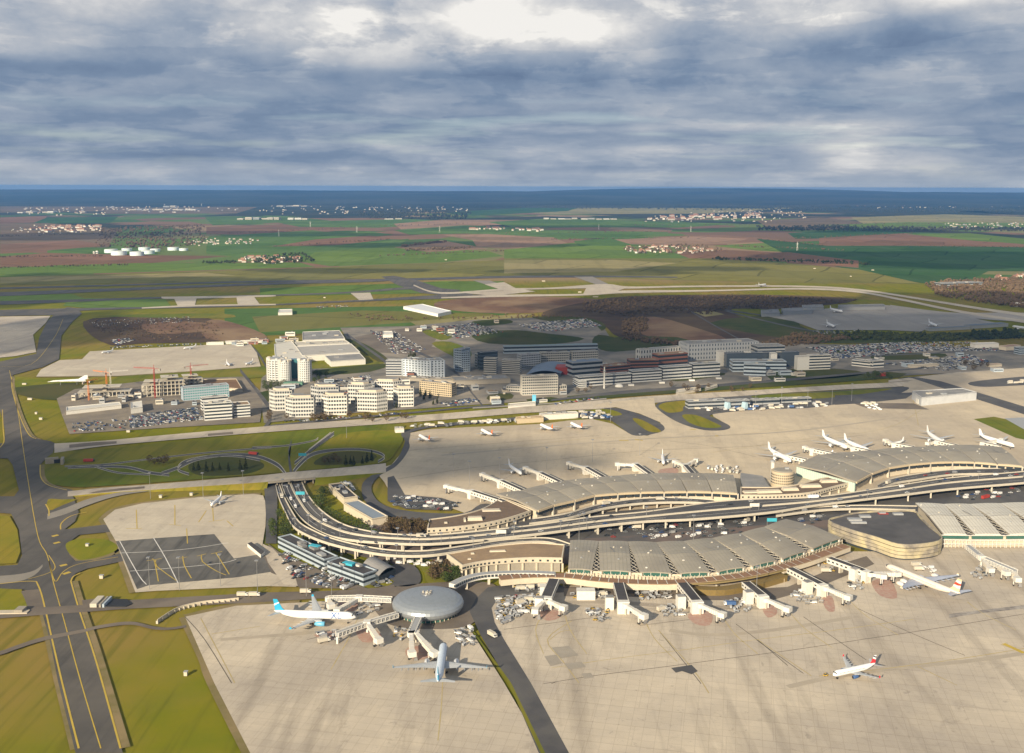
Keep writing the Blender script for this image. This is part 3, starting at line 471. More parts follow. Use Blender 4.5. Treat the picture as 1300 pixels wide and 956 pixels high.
band('grey_scuffed_strip', [(1205, 782, 5), (1250, 776, 4), (1340, 766, 5)], mat('scuffed_concrete', (.38, .35, .31), (.16, .14, .13), .12, None), B0 + 1.0)

# ------------------------------------------------------------------ viaducts and bridges
def deck(name, label, near, far, hs, piers=(), edge_w=.9, lanes=2, thick=1.4, cat='viaduct', smooth=5, pier_r=1.1, grp=None, surf=None):
    """near/far: pixel polylines of the two edges of the deck; hs: height of the deck at each vertex"""
    a = spline([Vector((p[0], p[1], h)) for p, h in zip(near, hs)], smooth); b = spline([Vector((p[0], p[1], h)) for p, h in zip(far, hs)], smooth)
    A = [G(p.x, p.y, p.z) for p in a]; B = [G(p.x, p.y, p.z) for p in b]; n = len(A)
    t = thing(name, label, cat, (0, 0, 0), 0, grp)
    up = Vector((0, 0, 1)); mb = MB(); rs = [(A[i] - up * thick, A[i], B[i], B[i] - up * thick) for i in range(n)]; mb.rings(rs, conc); mb.build('deck_beam', t)
    mb = MB()
    vs = [];
    for i in range(n): d = (B[i] - A[i]).normalized(); vs += [A[i] + d * edge_w + up * .06, B[i] - d * edge_w + up * .06]
    mb.add(vs, [(2 * i, 2 * i + 2, 2 * i + 3, 2 * i + 1) for i in range(n - 1)], surf or asphalt_d); mb.build('carriageway', t)
    for E, s in ((A, 1), (B, -1)):
        mb = MB(); rs = []
        for i in range(n):
            d = (B[i] - A[i]).normalized() * s; rs.append((E[i] - up * .4, E[i] - up * .4 - d * .25, E[i] + up * .95 - d * .25, E[i] + up * .95 + d * .25, E[i] + d * .25))
        mb.rings(rs, conc, cap=False); mb.build('parapet', t)
    mb = MB()
    for k in range(1, lanes):
        ribbon(mb, [A[i].lerp(B[i], k / lanes) for i in range(n)], .35, line_w, .10, dash=7)
    if lanes > 1: mb.build('lane_marking', t)
    for f in piers:
        k = f * (n - 1); i = min(int(k), n - 2); q = k - i; pa = A[i].lerp(A[i + 1], q); pb = B[i].lerp(B[i + 1], q); hh = pa.z - thick
        if hh < 1.2: continue
        dr = math.atan2(pb.y - pa.y, pb.x - pa.x); wd = (pb - pa).length
        mb = MB()
        for u in ((.22, .78) if wd > 11 else (.5,)):
            c = pa.lerp(pb, u); mb.box((c.x, c.y, (hh - 1) / 2 - .5), (2.4, 1.5, hh), conc, dr)
        c = pa.lerp(pb, .5); mb.box((c.x, c.y, hh - .35), (wd * .8, 1.6, .7), conc, dr); mb.build('pier', t)
    t['z'] = 0; del t['z']
    return t, A, B
VIA = []
nearA = [(357, 614), (364, 632), (382, 658), (408, 676), (440, 685), (500, 690), (560, 690), (674, 679), (760, 668), (820, 662), (884, 659), (974, 651), (1040, 641), (1140, 629), (1206, 621), (1300, 613), (1400, 603)]
midA = [(368, 613), (376, 630), (394, 655), (420, 670), (452, 679.5), (504, 684.5), (560, 684.5), (674, 673.5), (755, 663), (820, 656.5), (888, 650), (968, 643), (1040, 636.5), (1140, 623), (1206, 613.5), (1300, 605.8), (1400, 597)]
farA = [(383, 611), (392, 630), (410, 650), (436, 666), (470, 675), (508, 679), (560, 679), (674, 667.5), (748, 657), (820, 650), (900, 638.5), (956, 634), (1040, 631), (1140, 616.5), (1206, 607), (1300, 599), (1400, 590)]
hA = [0.4, 1.5, 4, 6, 7.5] + [8.2] * 12
VIA.append(deck('viaduct', 'near carriageway of the long concrete viaduct sweeping past the terminals', nearA, midA, hA, [x / 34 for x in range(5, 34)]))
VIA.append(deck('viaduct', 'far carriageway of the long concrete viaduct sweeping past the terminals', [(p[0] + .8, p[1] - .9) for p in midA], farA, hA, [x / 34 for x in range(5, 34)]))
VIA.append(deck('ramp_viaduct', 'curved outer ramp of the viaduct nearest the round metal satellite', [(350, 616), (354, 632), (363, 652), (372, 668), (388, 678.5), (414, 689), (450, 698), (494, 705), (542, 705.5), (590, 699), (645, 690), (690, 688), (716, 694)],
    [(355, 615), (361, 631), (371, 650), (381, 664), (398, 674), (422, 684), (456, 692.5), (498, 699), (542, 699.5), (588, 693.5), (643, 685.5), (695, 683.5), (724, 691)], [.3, 2, 5, 6, 7, 7.5, 7.5, 7.5, 7.5, 7, 6, 4, 1.5], [x / 26 for x in range(4, 24)]))
VIA.append(deck('ramp_viaduct', 'drop-off ramp curving along the front of the left far terminal hall', [(672, 665), (720, 658), (760, 647), (800, 640.5), (840, 638), (880, 638), (902, 640)], [(676, 659), (718, 652.5), (757, 641.5), (800, 634.5), (840, 632), (880, 633), (906, 635)], [5, 6, 6, 6, 6, 6, 7], [x / 14 for x in range(1, 14)]))
VIA.append(deck('ramp_viaduct', 'drop-off ramp along the front of the right far terminal hall', [(1116, 622), (1134, 614), (1164, 609), (1210, 602.5), (1260, 601.5), (1300, 601), (1400, 594)], [(1114, 616), (1132, 608), (1164, 602), (1208, 596.5), (1260, 595), (1300, 594.5), (1400, 588)], [6] * 7, [x / 14 for x in range(1, 14)]))
VIA.append(deck('ramp_viaduct', 'short lower ramp passing above the dark roofed banded building', [(985, 655), (1040, 648), (1090, 646), (1162, 648)], [(985, 650), (1040, 644), (1092, 642), (1164, 643)], [5, 4.5, 4, 2], [.3, .6]))
# taxiway bridge over the motorway
t = thing('taxiway_bridge', 'pale concrete taxiway bridge crossing the sunken motorway', 'bridge')
tb = [(86, 627, 6.5, 0), (130, 622.5, 6.5, .2), (183, 619, 7, .5), (250, 614, 7.5, 2.2), (330, 608, 9, 5), (370, 604, 9.5, 5.6), (420, 600, 10, 5), (455, 597, 10.5, 2.5), (490, 594, 12, .1)]
sp = spline([Vector(r) for r in tb], 5); mb = MB(); rs = []
for p in sp:
    a = G(p.x, p.y + p.z / 2, p.w if hasattr(p, 'w') else 0); b = G(p.x, p.y - p.z / 2, a.z); e = Vector((a.x, a.y - (a.z + 1) * 1.2, -1)); f_ = Vector((b.x, b.y + (b.z + 1) * 2, -1))
    rs.append((e, a, b, f_))
emb = MB(); top = MB()
for k in range(len(rs) - 1):
    xm = (sp[k].x + sp[k + 1].x) / 2
    top.add([rs[k][1], rs[k + 1][1], rs[k + 1][2], rs[k][2]], [(0, 1, 2, 3)], concrete)
    if not 336 < xm < 404:
        emb.add([rs[k][0], rs[k + 1][0], rs[k + 1][1], rs[k][1]], [(0, 1, 2, 3)], grass); emb.add([rs[k][2], rs[k + 1][2], rs[k + 1][3], rs[k][3]], [(0, 1, 2, 3)], grass_d)
top.build('taxiway_deck', t); emb.build('embankment', t)
br = [r for r, p in zip(rs, sp) if 333 < p.x < 408]; mb = MB()
mb.rings([(r[1] - Vector((0, 1, 1.8)), r[1] + Vector((0, -1, .5)), r[1] + Vector((0, .2, .5)), r[1] + Vector((0, .2, -1.8))) for r in br], conc_d); mb.build('parapet', t)
mb = MB(); mb.rings([(r[1] - Vector((0, .2, 1.9)), r[1] - Vector((0, .2, .06)), r[2] + Vector((0, 0, -.06)), r[2] - Vector((0, 0, 1.9))) for r in br], conc_d); mb.build('deck_beam', t)
for px in (338, 352, 369, 385, 403):
    r = min(zip(rs, sp), key=lambda q: abs(q[1].x - px))[0]; mb = MB(); c = (r[1] + r[2]) / 2; mb.box((c.x, c.y, r[1].z / 2 - 1.5), (1.6, (r[2] - r[1]).length - 2, r[1].z), conc_d); mb.build('pier', t)
for pts in [[(112, 626.2), (150, 622.6), (183, 619.8), (183, 616.6), (150, 619.4), (125, 622.4)], [(218, 616), (238, 613.5), (250, 614.5), (240, 616), (222, 618)], [(255, 612.4), (268, 611.2), (268, 613), (256, 614.5)]]:
    o = MB(); q = [G(a, b, .9 if a < 200 else 2.2) for a, b in pts]; o.add(q, [tuple(range(len(q)))], asphalt_b); 
poly('worn_patch', [(112, 626), (150, 622.4), (183, 619.6), (183, 617.4), (150, 620), (125, 622.8)], asphalt_b, 18)
band('taxiway', [(60, 656, 7), (85, 648, 8), (110, 638, 8), (140, 629.5, 5), (170, 624.5, 3), (215, 620, 2)], mat('old_concrete', (.26, .235, .20)), B0 + .7)
poly('grass', [(61, 634), (78, 634), (97, 634), (80, 641), (62, 648)], grass, B0 + .9, 3)
# motorway under the bridge, loops
band('motorway', [(370, 560, 4), (366, 575, 8), (368, 592, 20), (371, 612, 26)], asphalt_d, B0 + .6, 3)
SLIPS = []
for pts in [[(82, 592, 1.6), (130, 590, 2), (180, 584, 1.6), (240, 577, 1.6), (300, 571.5, 1.8), (345, 568, 1.8)], [(86, 594, 2), (120, 592.5, 2.5), (160, 593, 3), (190, 600, 3.5), (215, 603, 3)], [(120, 592, 2), (150, 600, 2), (190, 602.5, 1.6)],
            [(205, 601, 4), (225, 594, 4), (250, 583, 4), (290, 577, 3.5), (325, 579, 4), (352, 590, 5), (364, 604, 5)], [(240, 602, 3), (226, 596, 3), (234, 586, 3), (262, 579.5, 2.5), (300, 579, 2.5), (330, 584, 3)],
            [(372, 600, 6), (380, 590, 5), (396, 577, 4.5), (422, 571.5, 3.5), (455, 570.5, 3), (478, 574, 3), (488, 580, 3.5), (480, 586, 3)], [(374, 588, 4), (390, 575, 4), (410, 560, 5), (424, 550, 5)], [(320, 568, 1.8), (360, 566, 2), (396, 560, 1.6), (404, 556, 1.6)],
            [(420, 552, 7), (408, 561, 6), (392, 573, 5)]]: band('slip_road', pts, asphalt_d, B0 + .3 + random.random() * .25); SLIPS += [[(x, y - w_ / 2) for x, y, w_ in pts], [(x, y + w_ / 2) for x, y, w_ in pts]]
markings('road_kerb', SLIPS, conc, .9, B0 + .7, n=6)
for p in [[(64, 575), (90, 572), (130, 570), (250, 558), (330, 551), (430, 543), (510, 538), (508, 548), (512, 558), (505, 570), (494, 584), (470, 590), (400, 596), (330, 602), (230, 610), (130, 617), (92, 618), (58, 612), (53, 598)]]: poly('grass', p, grass_g, B0 - .4, 3)
poly('grass', [(432, 551), (505, 546), (512, 556), (500, 576), (492, 582), (485, 572), (455, 567), (420, 569), (405, 572)], grass, B0 - .2, 3)
poly('shrub_bed', [(240, 590), (262, 581), (300, 580), (330, 586), (334, 594), (310, 602), (262, 604), (244, 600)], grass_d, B0 - .1, 4); poly('shrub_bed', [(400, 590), (412, 578), (440, 573), (470, 575), (478, 581), (455, 588)], grass_d, B0 - .1, 4)
mb = MB()
for c, d in (((66, 588), (74, 587)),):
    g1, g2 = G(*c), G(*d); mb.box((g1.x, g1.y, 3), (14, 3, 7), conc_d, .4); mb.box((g1.x + 12, g1.y, 3), (3, 14, 6), conc_d, .3); mb.box((g1.x + 6, g1.y + 3, 2), (9, 4, 4.5), dark, .4)  # solid dark box stands in for the shade inside the portal
tag(mb.build('tunnel_portal'), 'concrete tunnel portal where a slip road dives under the left taxiway', 'tunnel portal')
mb = MB(); g1 = G(137, 766); mb.box((g1.x - 8, g1.y, 1.2), (5, 16, 3.4), conc); mb.box((g1.x - 3, g1.y, 1), (1.5, 16, 3), conc_d); mb.box((g1.x - 0.5, g1.y, 1), (1.5, 16, 3.2), blue_grey); mb.prism([(g1.x + 1, g1.y - 7), (g1.x + 16, g1.y - 7), (g1.x + 19, g1.y - 2), (g1.x + 12, g1.y + 7), (g1.x + 1, g1.y + 8)], -.5, .6, dark)  # low dark block paints the shade of the tunnel mouth
tag(mb.build('tunnel_portal'), 'low tunnel portal with a dark mouth where the service road passes under the taxiway', 'tunnel portal')
mb = MB(); a, b = G(0, 778), G(28, 776); mb.box(((a.x + b.x) / 2 - 12, a.y, 0), (50, 6, 1.6), concrete_l, .05); mb.box((b.x - 1, b.y, 1), (6, 8, 3), conc_d); tag(mb.build('retaining_wall'), 'white concrete ramp wall left of the taxiway', 'wall')
# white wavy fence by the road
mb = MB(); ps = gl([(200, 790), (222, 776), (240, 770), (262, 766), (285, 764), (303, 762)], n=3, h=0)
for i in range(len(ps) - 1): d = ps[i + 1] - ps[i]; c = (ps[i] + ps[i + 1]) / 2; mb.box((c.x, c.y, .7), (d.length, .5, 3), cream, math.atan2(d.y, d.x)); mb.box((ps[i].x, ps[i].y - .9, .3), (.5, 1.6, 2.2), conc, math.atan2(d.y, d.x))
tag(mb.build('blast_wall'), 'low white buttressed wall curving beside the service road left of the blue-tailed airliner', 'wall')

# ------------------------------------------------------------------ terminal halls
def hall(label, upper, lower, hu, hl, arch, shell_m, facade='green', gap=(.0, .10), drop=2.2, base=0.0, crest=.5, ends=True):
    """upper/lower: pixel boundaries of the shells along the two long edges (at roof height)"""
    U = [G(p[0], p[1], hu) for p in upper]; L = [G(p[0], p[1], hl) for p in lower]; n = len(U) - 1
    t = thing('terminal_hall', label, 'terminal')
    foot_ = [p.xy for p in L] + [p.xy for p in U[::-1]]
    lowr = min(hu, hl) - drop
    MB().prism([tuple(p) for p in offset([tuple(q) for q in foot_], -2.5)], -1, lowr, cream, roof_dark).build('hall_body', t)
    for k in range(n):
        mb = MB(); rows = []
        g0, g1 = gap
        for j in range(11):
            v = j / 10; row = []
            a = U[k].lerp(L[k], v); b = U[k + 1].lerp(L[k + 1], v); gg = g0 + (g1 - g0) * v
            for i in range(9):
                u = i / 8; q = a.lerp(b, gg / 2 + u * (1 - gg)); s = 1 - (2 * u - 1) ** 2
                q.z += arch * s * (.35 + .65 * (1 - abs(v - crest) * 1.2)) - .6 + (2.0 * (1 - abs(2 * v - 1)) if crest == .5 else 0); row.append(q)
            rows.append(row)
        mb.rings(rows, shell_m, cap=False, closed=False)
        for e in (0, 10): mb.rings([rows[e], [p - Vector((0, 0, .9)) for p in rows[e]]], shell_m, cap=False, closed=False)
        for e in (0, 8): mb.rings([[r[e] for r in rows], [r[e] - Vector((0, 0, 1.6)) for r in rows]], conc_d, cap=False, closed=False)
        o = mb.build('roof_shell', t, smooth=False)
        mb = MB(); cr = rows[5]; ribbon(mb, [p + Vector((0, 0, .12)) for p in cr], .8, roof_grey); mb.build('crest_joint', o)
        mb = MB()
        for i in range(1, 8): ribbon(mb, [r_[i] + Vector((0, 0, .07)) for r_ in rows], .22, seam_m)
        for q_ in (2, 4, 6, 8): ribbon(mb, [p + Vector((0, 0, .07)) for p in rows[q_]], .22, seam_m)
        mb.build('roof_seam', o)
        if k % 3 == 1:
            mb = MB(); a_, b_ = rows[3][3], rows[5][4]; ribbon(mb, [a_ + Vector((0, 0, .3)), b_ + Vector((0, 0, .3))], 1.2, roof_grey); mb.build('roof_walkway', o)
        mb = MB(); rn = random.Random(k + int(hu * 7) + n)
        for _ in range(3): p = rows[rn.randrange(1, 10)][rn.randrange(1, 8)]; mb.box((p.x, p.y, p.z + .3), (1.4, 1.1, .9), rn.choice([grey, conc, white]), rn.random())
        mb.build('roof_vent', o)
        if k < n - 1 and g1 > .05: # open truss in the wedge between two shells
            mb = MB(); A = [r[8] for r in rows]
            for j in range(10):
                v = j / 10; b0 = U[k + 1].lerp(L[k + 1], v); w0 = (U[k + 2] - U[k + 1]).length * (g0 + (g1 - g0) * v) / 2 + .4
                a0 = A[j]; dirn = (U[k + 2] - U[k + 1]).normalized(); a1 = A[j + 1]
                mb.tube(a0 - Vector((0, 0, .4)), a1 + dirn * w0 * 2 - Vector((0, 0, .4)), .22, conc, 4); mb.tube(a0 + dirn * w0 * 2 - Vector((0, 0, .4)), a1 - Vector((0, 0, .4)), .22, conc, 4)
            mb.build('roof_truss', t)
        a, b = L[k], L[k + 1]; d = (b - a).normalized(); nn = Vector((d.y, -d.x, 0)); nn = nn if nn.y < 0 else -nn; ln = (b - a).length; c = (a + b) / 2; rz = math.atan2(d.y, d.x)
        if facade == 'green':
            c2 = c - nn * 1.5; mb = MB(); mb.box((c2.x, c2.y, hl - 2.6), (ln * .62, 1.4, 2.8), glass_g, rz); mb.build('window', t)
            mb = MB()
            for s in (-.36, -.12, .12, .36): q = c2 + d * ln * s; mb.box((q.x, q.y, hl - 2.5), (.9 if abs(s) > .3 else .35, 2.0, 3.4), white, rz)
            mb.box((c2.x, c2.y, hl - 4.3), (ln * .9, 2.0, .5), cream, rz)
            for s in range(-5, 6): q = c2 + d * ln * s * .09 + nn * .6; mb.box((q.x, q.y, (hl - 4.5) / 2 + 2), (.5, .5, hl - 6), cream, rz)
            mb.build('window_frame', t)
        elif facade == 'soffit':
            mb = MB(); q = c + nn * .6; mb.box((q.x, q.y, hl - 1.6), (ln * .94, 1.4, 1.9), tan, rz); mb.build('fascia', t)
            mb = MB()
            for s in (-.33, 0, .33): q = c + d * ln * s - nn * .5; mb.box((q.x, q.y, hl - 3.9), (ln * .26, 3.2, 2.8), glass, rz)
            mb.build('window', t)
            mb = MB(); q = c + d * ln * .5; mb.box((q.x, q.y, hl / 2 - 1), (1.3, 2.2, hl - 1), conc, rz); mb.build('column', t)
        else:
            mb = MB(); q = c - nn * .4; mb.box((q.x, q.y, hl - 3.2), (ln * .9, 1.2, 3.0), glass_g, rz); mb.build('window', t)
            mb = MB()
            for z, hh, o_ in ((hl - 5.4, .9, 1.0), (hl - 8.6, .7, 2.5), (hl - 1.3, .5, .8)): q = c + nn * o_; mb.box((q.x, q.y, z), (ln * .985, 1.2, hh), white, rz)
            for s in range(-4, 5): q = c + d * ln * s * .12 + nn * 2.4; mb.box((q.x, q.y, (hl - 4) / 2), (.45, .5, hl - 5), white, rz)
            mb.build('gallery_frame', t)
    return t, U, L
HA = hall('near terminal hall roofed by eight tan vaulted shells above green windows', [(724, 685), (760, 686), (797, 686.6), (833, 687.5), (868, 686), (905, 682), (940, 676), (970, 668), (998, 658)],
          [(717, 721), (756, 723), (807, 725), (858, 727), (907, 725), (951, 718), (990, 709.5), (1027, 697), (1073, 680)], 13, 12.5, 1.0, roof_tan, gap=(.0, .22))
HB = hall('left far terminal hall with nine tan roof shells in a gentle curve', [(630, 626), (661, 622), (688, 615), (720, 609), (752, 606), (786, 603), (824, 600.5), (858, 600), (892, 600), (931, 602)],
          [(682, 647), (702, 640), (729, 634), (754, 627.5), (784, 625), (813, 623.5), (843, 623), (872, 622.5), (904, 623), (937, 625)], 12, 11, .8, roof_tan, 'soffit', (.0, .04))
HC = hall('right far terminal hall with tan roof shells and a pale glass end wall', [(1012, 590), (1038, 577), (1078, 573), (1109, 571), (1141, 567.5), (1172, 566.5), (1206, 564.5), (1240, 564.5), (1271, 567)],
          [(1086, 611), (1106, 600), (1128, 592.5), (1154, 588.5), (1181, 586), (1209, 585), (1237, 585.5), (1266, 588), (1298, 590.5)], 13, 12, .8, roof_tan, 'soffit', (.0, .05))
HD = hall('right near terminal hall with bright white roof shells', [(1162, 637.5), (1198, 639), (1232, 639), (1270, 638), (1308, 637), (1346, 636), (1384, 635)],
          [(1193, 677), (1232, 677.5), (1276, 677.5), (1320, 677), (1364, 676), (1408, 675), (1452, 674)], 13, 12.5, .8, roof_white, 'white', (.0, .26))
# glazed end wall of the right far hall
mb = MB(); a, b = G(1012, 590, 12), G(1086, 611, 12); d = (b - a); rz = math.atan2(d.y, d.x); nn = Vector((d.y, -d.x, 0)).normalized(); mid = (a + b) / 2 + nn * .4
mb.box((mid.x, mid.y, 4.5), (d.length, 1.0, 11), pm('pale_green_glazing', (.42, .55, .48), .3), rz); o = mb.build('end_glazing', HC[0]); mb = MB()
for k in range(28): q = a.lerp(b, (k + .5) / 28) + nn * 1.0; mb.box((q.x, q.y, 4.6), (.4, .3, 11), white, rz)
mb.build('mullion', HC[0])
# curved gallery (brown strip + white wall) in front of the near hall
def arc_strip(t, nm, px, z, wd, thick, m, mtop=None, n=4, side=1):
    P = [G(p[0], p[1], z) for p in spline([Vector(q) for q in px], n)]; rs = []
    for i, p in enumerate(P):
        a, b = P[max(i - 1, 0)], P[min(i + 1, len(P) - 1)]; d = (b - a).normalized(); nn = Vector((-d.y, d.x, 0)) * side; rs.append((p - Vector((0, 0, thick)), p, p + nn * wd, p + nn * wd - Vector((0, 0, thick))))
    mb = MB(); mb.rings(rs, m); 
    if mtop: ribbon(mb, [p + (r[2] - r[1]) / 2 for p, r in zip(P, rs)], wd - 1.0, mtop, .05)
    return mb.build(nm, t), P, rs
t = thing('boarding_gallery', 'curved boarding gallery with a brown roof strip before the near hall', 'gallery')
gp = [(636, 736), (672, 733), (716, 733), (760, 738), (810, 741), (860, 741), (910, 737), (955, 731), (995, 722), (1030, 712), (1080, 694)]
o, P, rs = arc_strip(t, 'gallery_roof', gp, 8, 9, .6, roof_brown, mat('brown_roof_sheet', (.26, .15, .09), (.20, .12, .08), .2)); mb = MB()
for i in range(2, len(P), 1): mb.add([P[i] + Vector((-.2, -.5, .15)), P[i] + Vector((.3, -.5, .15)), rs[i][2] + Vector((.3, 0, .7)), rs[i][2] + Vector((-.2, 0, .7))], [(0, 1, 2, 3)], white)
mb.build('roof_rib', t)
arc_strip(t, 'gallery_wall', [(p[0], p[1] + .9) for p in gp[:6]], 7.5, 6, 4.6, cream); arc_strip(t, 'gallery_wall', [(p[0], p[1] + .9) for p in gp[8:]], 7.5, 5, 3.6, cream)
o, P2, r2 = arc_strip(t, 'terrace_roof', [(868, 741), (910, 739.5), (960, 732), (1003, 722)], 7, 5, 1, mat('bronze_roof', (.26, .20, .09), (.22, .17, .08), .1))
arc_strip(t, 'bronze_wall', [(880, 748), (920, 749), (965, 741), (1000, 731)], 4.5, 8, 6, bronze, bronze, side=1); mb = MB()
for k in range(20):
    q = G(*[(a + (b - a) * k / 19) for a, b in (((884, 1000), (748.6, 731.6))[0], (748, 731.5))], 4); mb.box((q.x, q.y - .3 - 6 * math.sin(math.pi * k / 19), 1.2), (2.2, .4, 3.6), glass if k % 3 else tan, .25)
mb.build('window', t)
mb = MB()
for i in range(2, 26, 2):
    p = P[min(i, len(P) - 1)]; mb.box((p.x, p.y + 2, 1.3), (1.0, 1.0, 5), conc)
mb.build('column', t)
for (x, y, w_) in [(744, 762, 14), (692, 757, 8)]:
    g = G(x, y); mb = MB(); mb.box((g.x, g.y + 4, 3), (w_, 8, 8), white, 0); mb.build('gatehouse', t)
# arched footbridge to the round satellite
t = thing('footbridge', 'white curved footbridge with square windows joining the round satellite to the near hall', 'footbridge')
fb = [(578, 742), (592, 735), (612, 730), (640, 728), (672, 727.5), (704, 729)]
o, P, rs = arc_strip(t, 'bridge_tube', fb, 9, 6, 3.8, white, grey, 6); mb = MB()
for i in range(len(P)): p = P[i]; mb.box((p.x, p.y - .1, 7.6), (2.0, .5, 1.9), glass, 0)
mb.build('window', t)
for i in (6, 14, 21, 27):
    if i < len(P): p = P[i]; mb = MB(); mb.box((p.x, p.y + 3, 2.2), (2.0, 3.5, 6), conc); mb.build('pier', t)

# round metal satellite
c = G(543.5, 776); t = thing('satellite_building', 'low round silver metal satellite building like a flattened dome', 'satellite', (c.x, c.y, 0))
Rd = 26.5; prof = [(0, 13.6), (6, 13.5), (12, 13.1), (17, 12.5), (21, 11.6), (24, 10.3), (25.8, 8.6), (26.5, 6.6), (26.2, 4.8), (25.2, 3.2), (23.6, 2.2), (22.6, 1.9)]
mb = MB(); N = 48
for ring in range(len(prof) - 1):
    (ra, za), (rb, zb) = prof[ring], prof[ring + 1]
    for i in range(N):
        a0, a1 = 2 * math.pi * i / N, 2 * math.pi * (i + 1) / N
        mb.add([(ra * math.cos(a0), ra * math.sin(a0), za), (rb * math.cos(a0), rb * math.sin(a0), zb), (rb * math.cos(a1), rb * math.sin(a1), zb), (ra * math.cos(a1), ra * math.sin(a1), za)], [(0, 1, 2, 3)], silver)
mb.build('roof_dome', t, smooth=True)
mb = MB()
for (r_, z_) in prof[1:10]:
    pts = [Vector((r_ * math.cos(2 * math.pi * i / N), r_ * math.sin(2 * math.pi * i / N), z_ + .03)) for i in range(N + 1)]; ribbon(mb, pts, .12, steel)
mb.build('roof_seam', t)
mb = MB(); mb.tube((0, 0, -1), (0, 0, 2.6), 22.2, glass_g, 40); mb.build('glazed_wall', t); mb = MB()
for i in range(40): a = 2 * math.pi * i / 40; mb.box((22.6 * math.cos(a), 22.6 * math.sin(a), .8), (.5, .5, 3.4), cream, a)
mb.build('column', t); mb = MB(); mb.tube((-1, 1, 13.3), (-1, 1, 13.9), 4.2, steel, 24)
for i in range(14): mb.box((-1 + random.uniform(-3, 3), 1 + random.uniform(-3, 3), 14.3), (1.0, .9, .8), random.choice([white, grey, conc]), random.random())
mb.build('rooftop_plant', t)

# banded dark-roofed building, round office tower
def ringwall(mb, pts, z0, z1, m, off=0.0): p = offset([tuple(q) for q in pts], off) if off else [tuple(q) for q in pts]; mb.prism(p, z0, z1, m)
t = thing('banded_building', 'dark flat-roofed building wrapped in striped tan cladding between two terminal halls', 'building')
pp = spline([Vector(q) for q in [(1052, 661), (1068, 655), (1090, 650.5), (1130, 648.5), (1160, 648.5), (1168, 656), (1180, 668), (1195, 680), (1192, 687), (1168, 691), (1140, 691), (1112, 682), (1078, 672)]], 3, True)
fp = [tuple(G(p.x, p.y, 13.5).xy) for p in pp]; ii = offset(fp, -1.0)
MB().prism(ii, -1, 12.8, glass, mat('charcoal_roof', (.085, .082, .085), (.11, .105, .105), .08, (.07, .068, .07), .03, .8)).build('core', t); mot = mat('motley_tan_cladding', (.34, .30, .235), (.17, .155, .14), .16, (.46, .40, .25), .05, .6)
for z0, z1 in ((1.2, 3.8), (4.3, 7.0), (7.5, 10.3), (10.9, 14.0)):
    mb = MB(); P = [Vector((*q, z0)) for q in offset(fp, random.uniform(-.2, .5))]; n = len(P); inner = offset(fp, -.7)
    mb.rings([[P[i % n], P[i % n] + Vector((0, 0, z1 - z0)), Vector((*inner[i % n], z1)), Vector((*inner[i % n], z0))] for i in range(n + 1)], mot, cap=False); mb.build('cladding_band', t)
mb = MB()
for (x, y, a, b) in [(1085, 660, 12, 6), (1098, 656, 10, 5), (1120, 652, 6, 3), (1090, 664, 14, 3), (1140, 653, 9, 4)]: g = G(x, y, 13); mb.box((g.x, g.y, 13.5), (a, b, 1.6), random.choice([grey, steel]))
mb.build('rooftop_plant', t); g = G(1121, 652, 13); mb = MB(); mb.box((g.x, g.y, 13.2), (9, 4, .6), red); mb.build('roof_hatch', t)
c = G(993, 617.5); t = thing('round_tower', 'round cream office drum with three rows of small windows', 'tower', (c.x, c.y, 0)); rr = 11.8; hh = 17.5
mb = MB(); mb.tube((0, 0, -1), (0, 0, hh), rr, tan, 40); mb.build('drum_wall', t)
for z in (1.5, 4.4, 7.3, 10.2, 13.1, 16.0): mb = MB(); mb.tube((0, 0, z), (0, 0, z + .5), rr + .35, cream, 40); mb.build('string_course', t)
mb = MB()
for z in (5.6, 8.5, 11.4, 14.2):
    for i in range(36):
        a = 2 * math.pi * (i + .5) / 36; mb.box(((rr) * math.cos(a), rr * math.sin(a), z), (.5, 1.0, 1.3), glass, a)
mb.build('window', t); mb = MB(); mb.tube((0, 0, hh), (0, 0, hh + .7), rr - 2, roof_tan, 32, rr - 3); mb.box((5, 3, hh + 1.2), (4, 3, 2), grey); mb.build('roof', t)
mb = MB(); g = G(980, 610); mb.box((g.x, g.y, 10), (3, 3, 21), white); mb.tube((g.x, g.y, 20.5), (g.x, g.y, 22.5), 2.5, grey, 10); tag(mb.build('lift_tower'), 'slender white tower standing left of the round cream drum', 'tower')

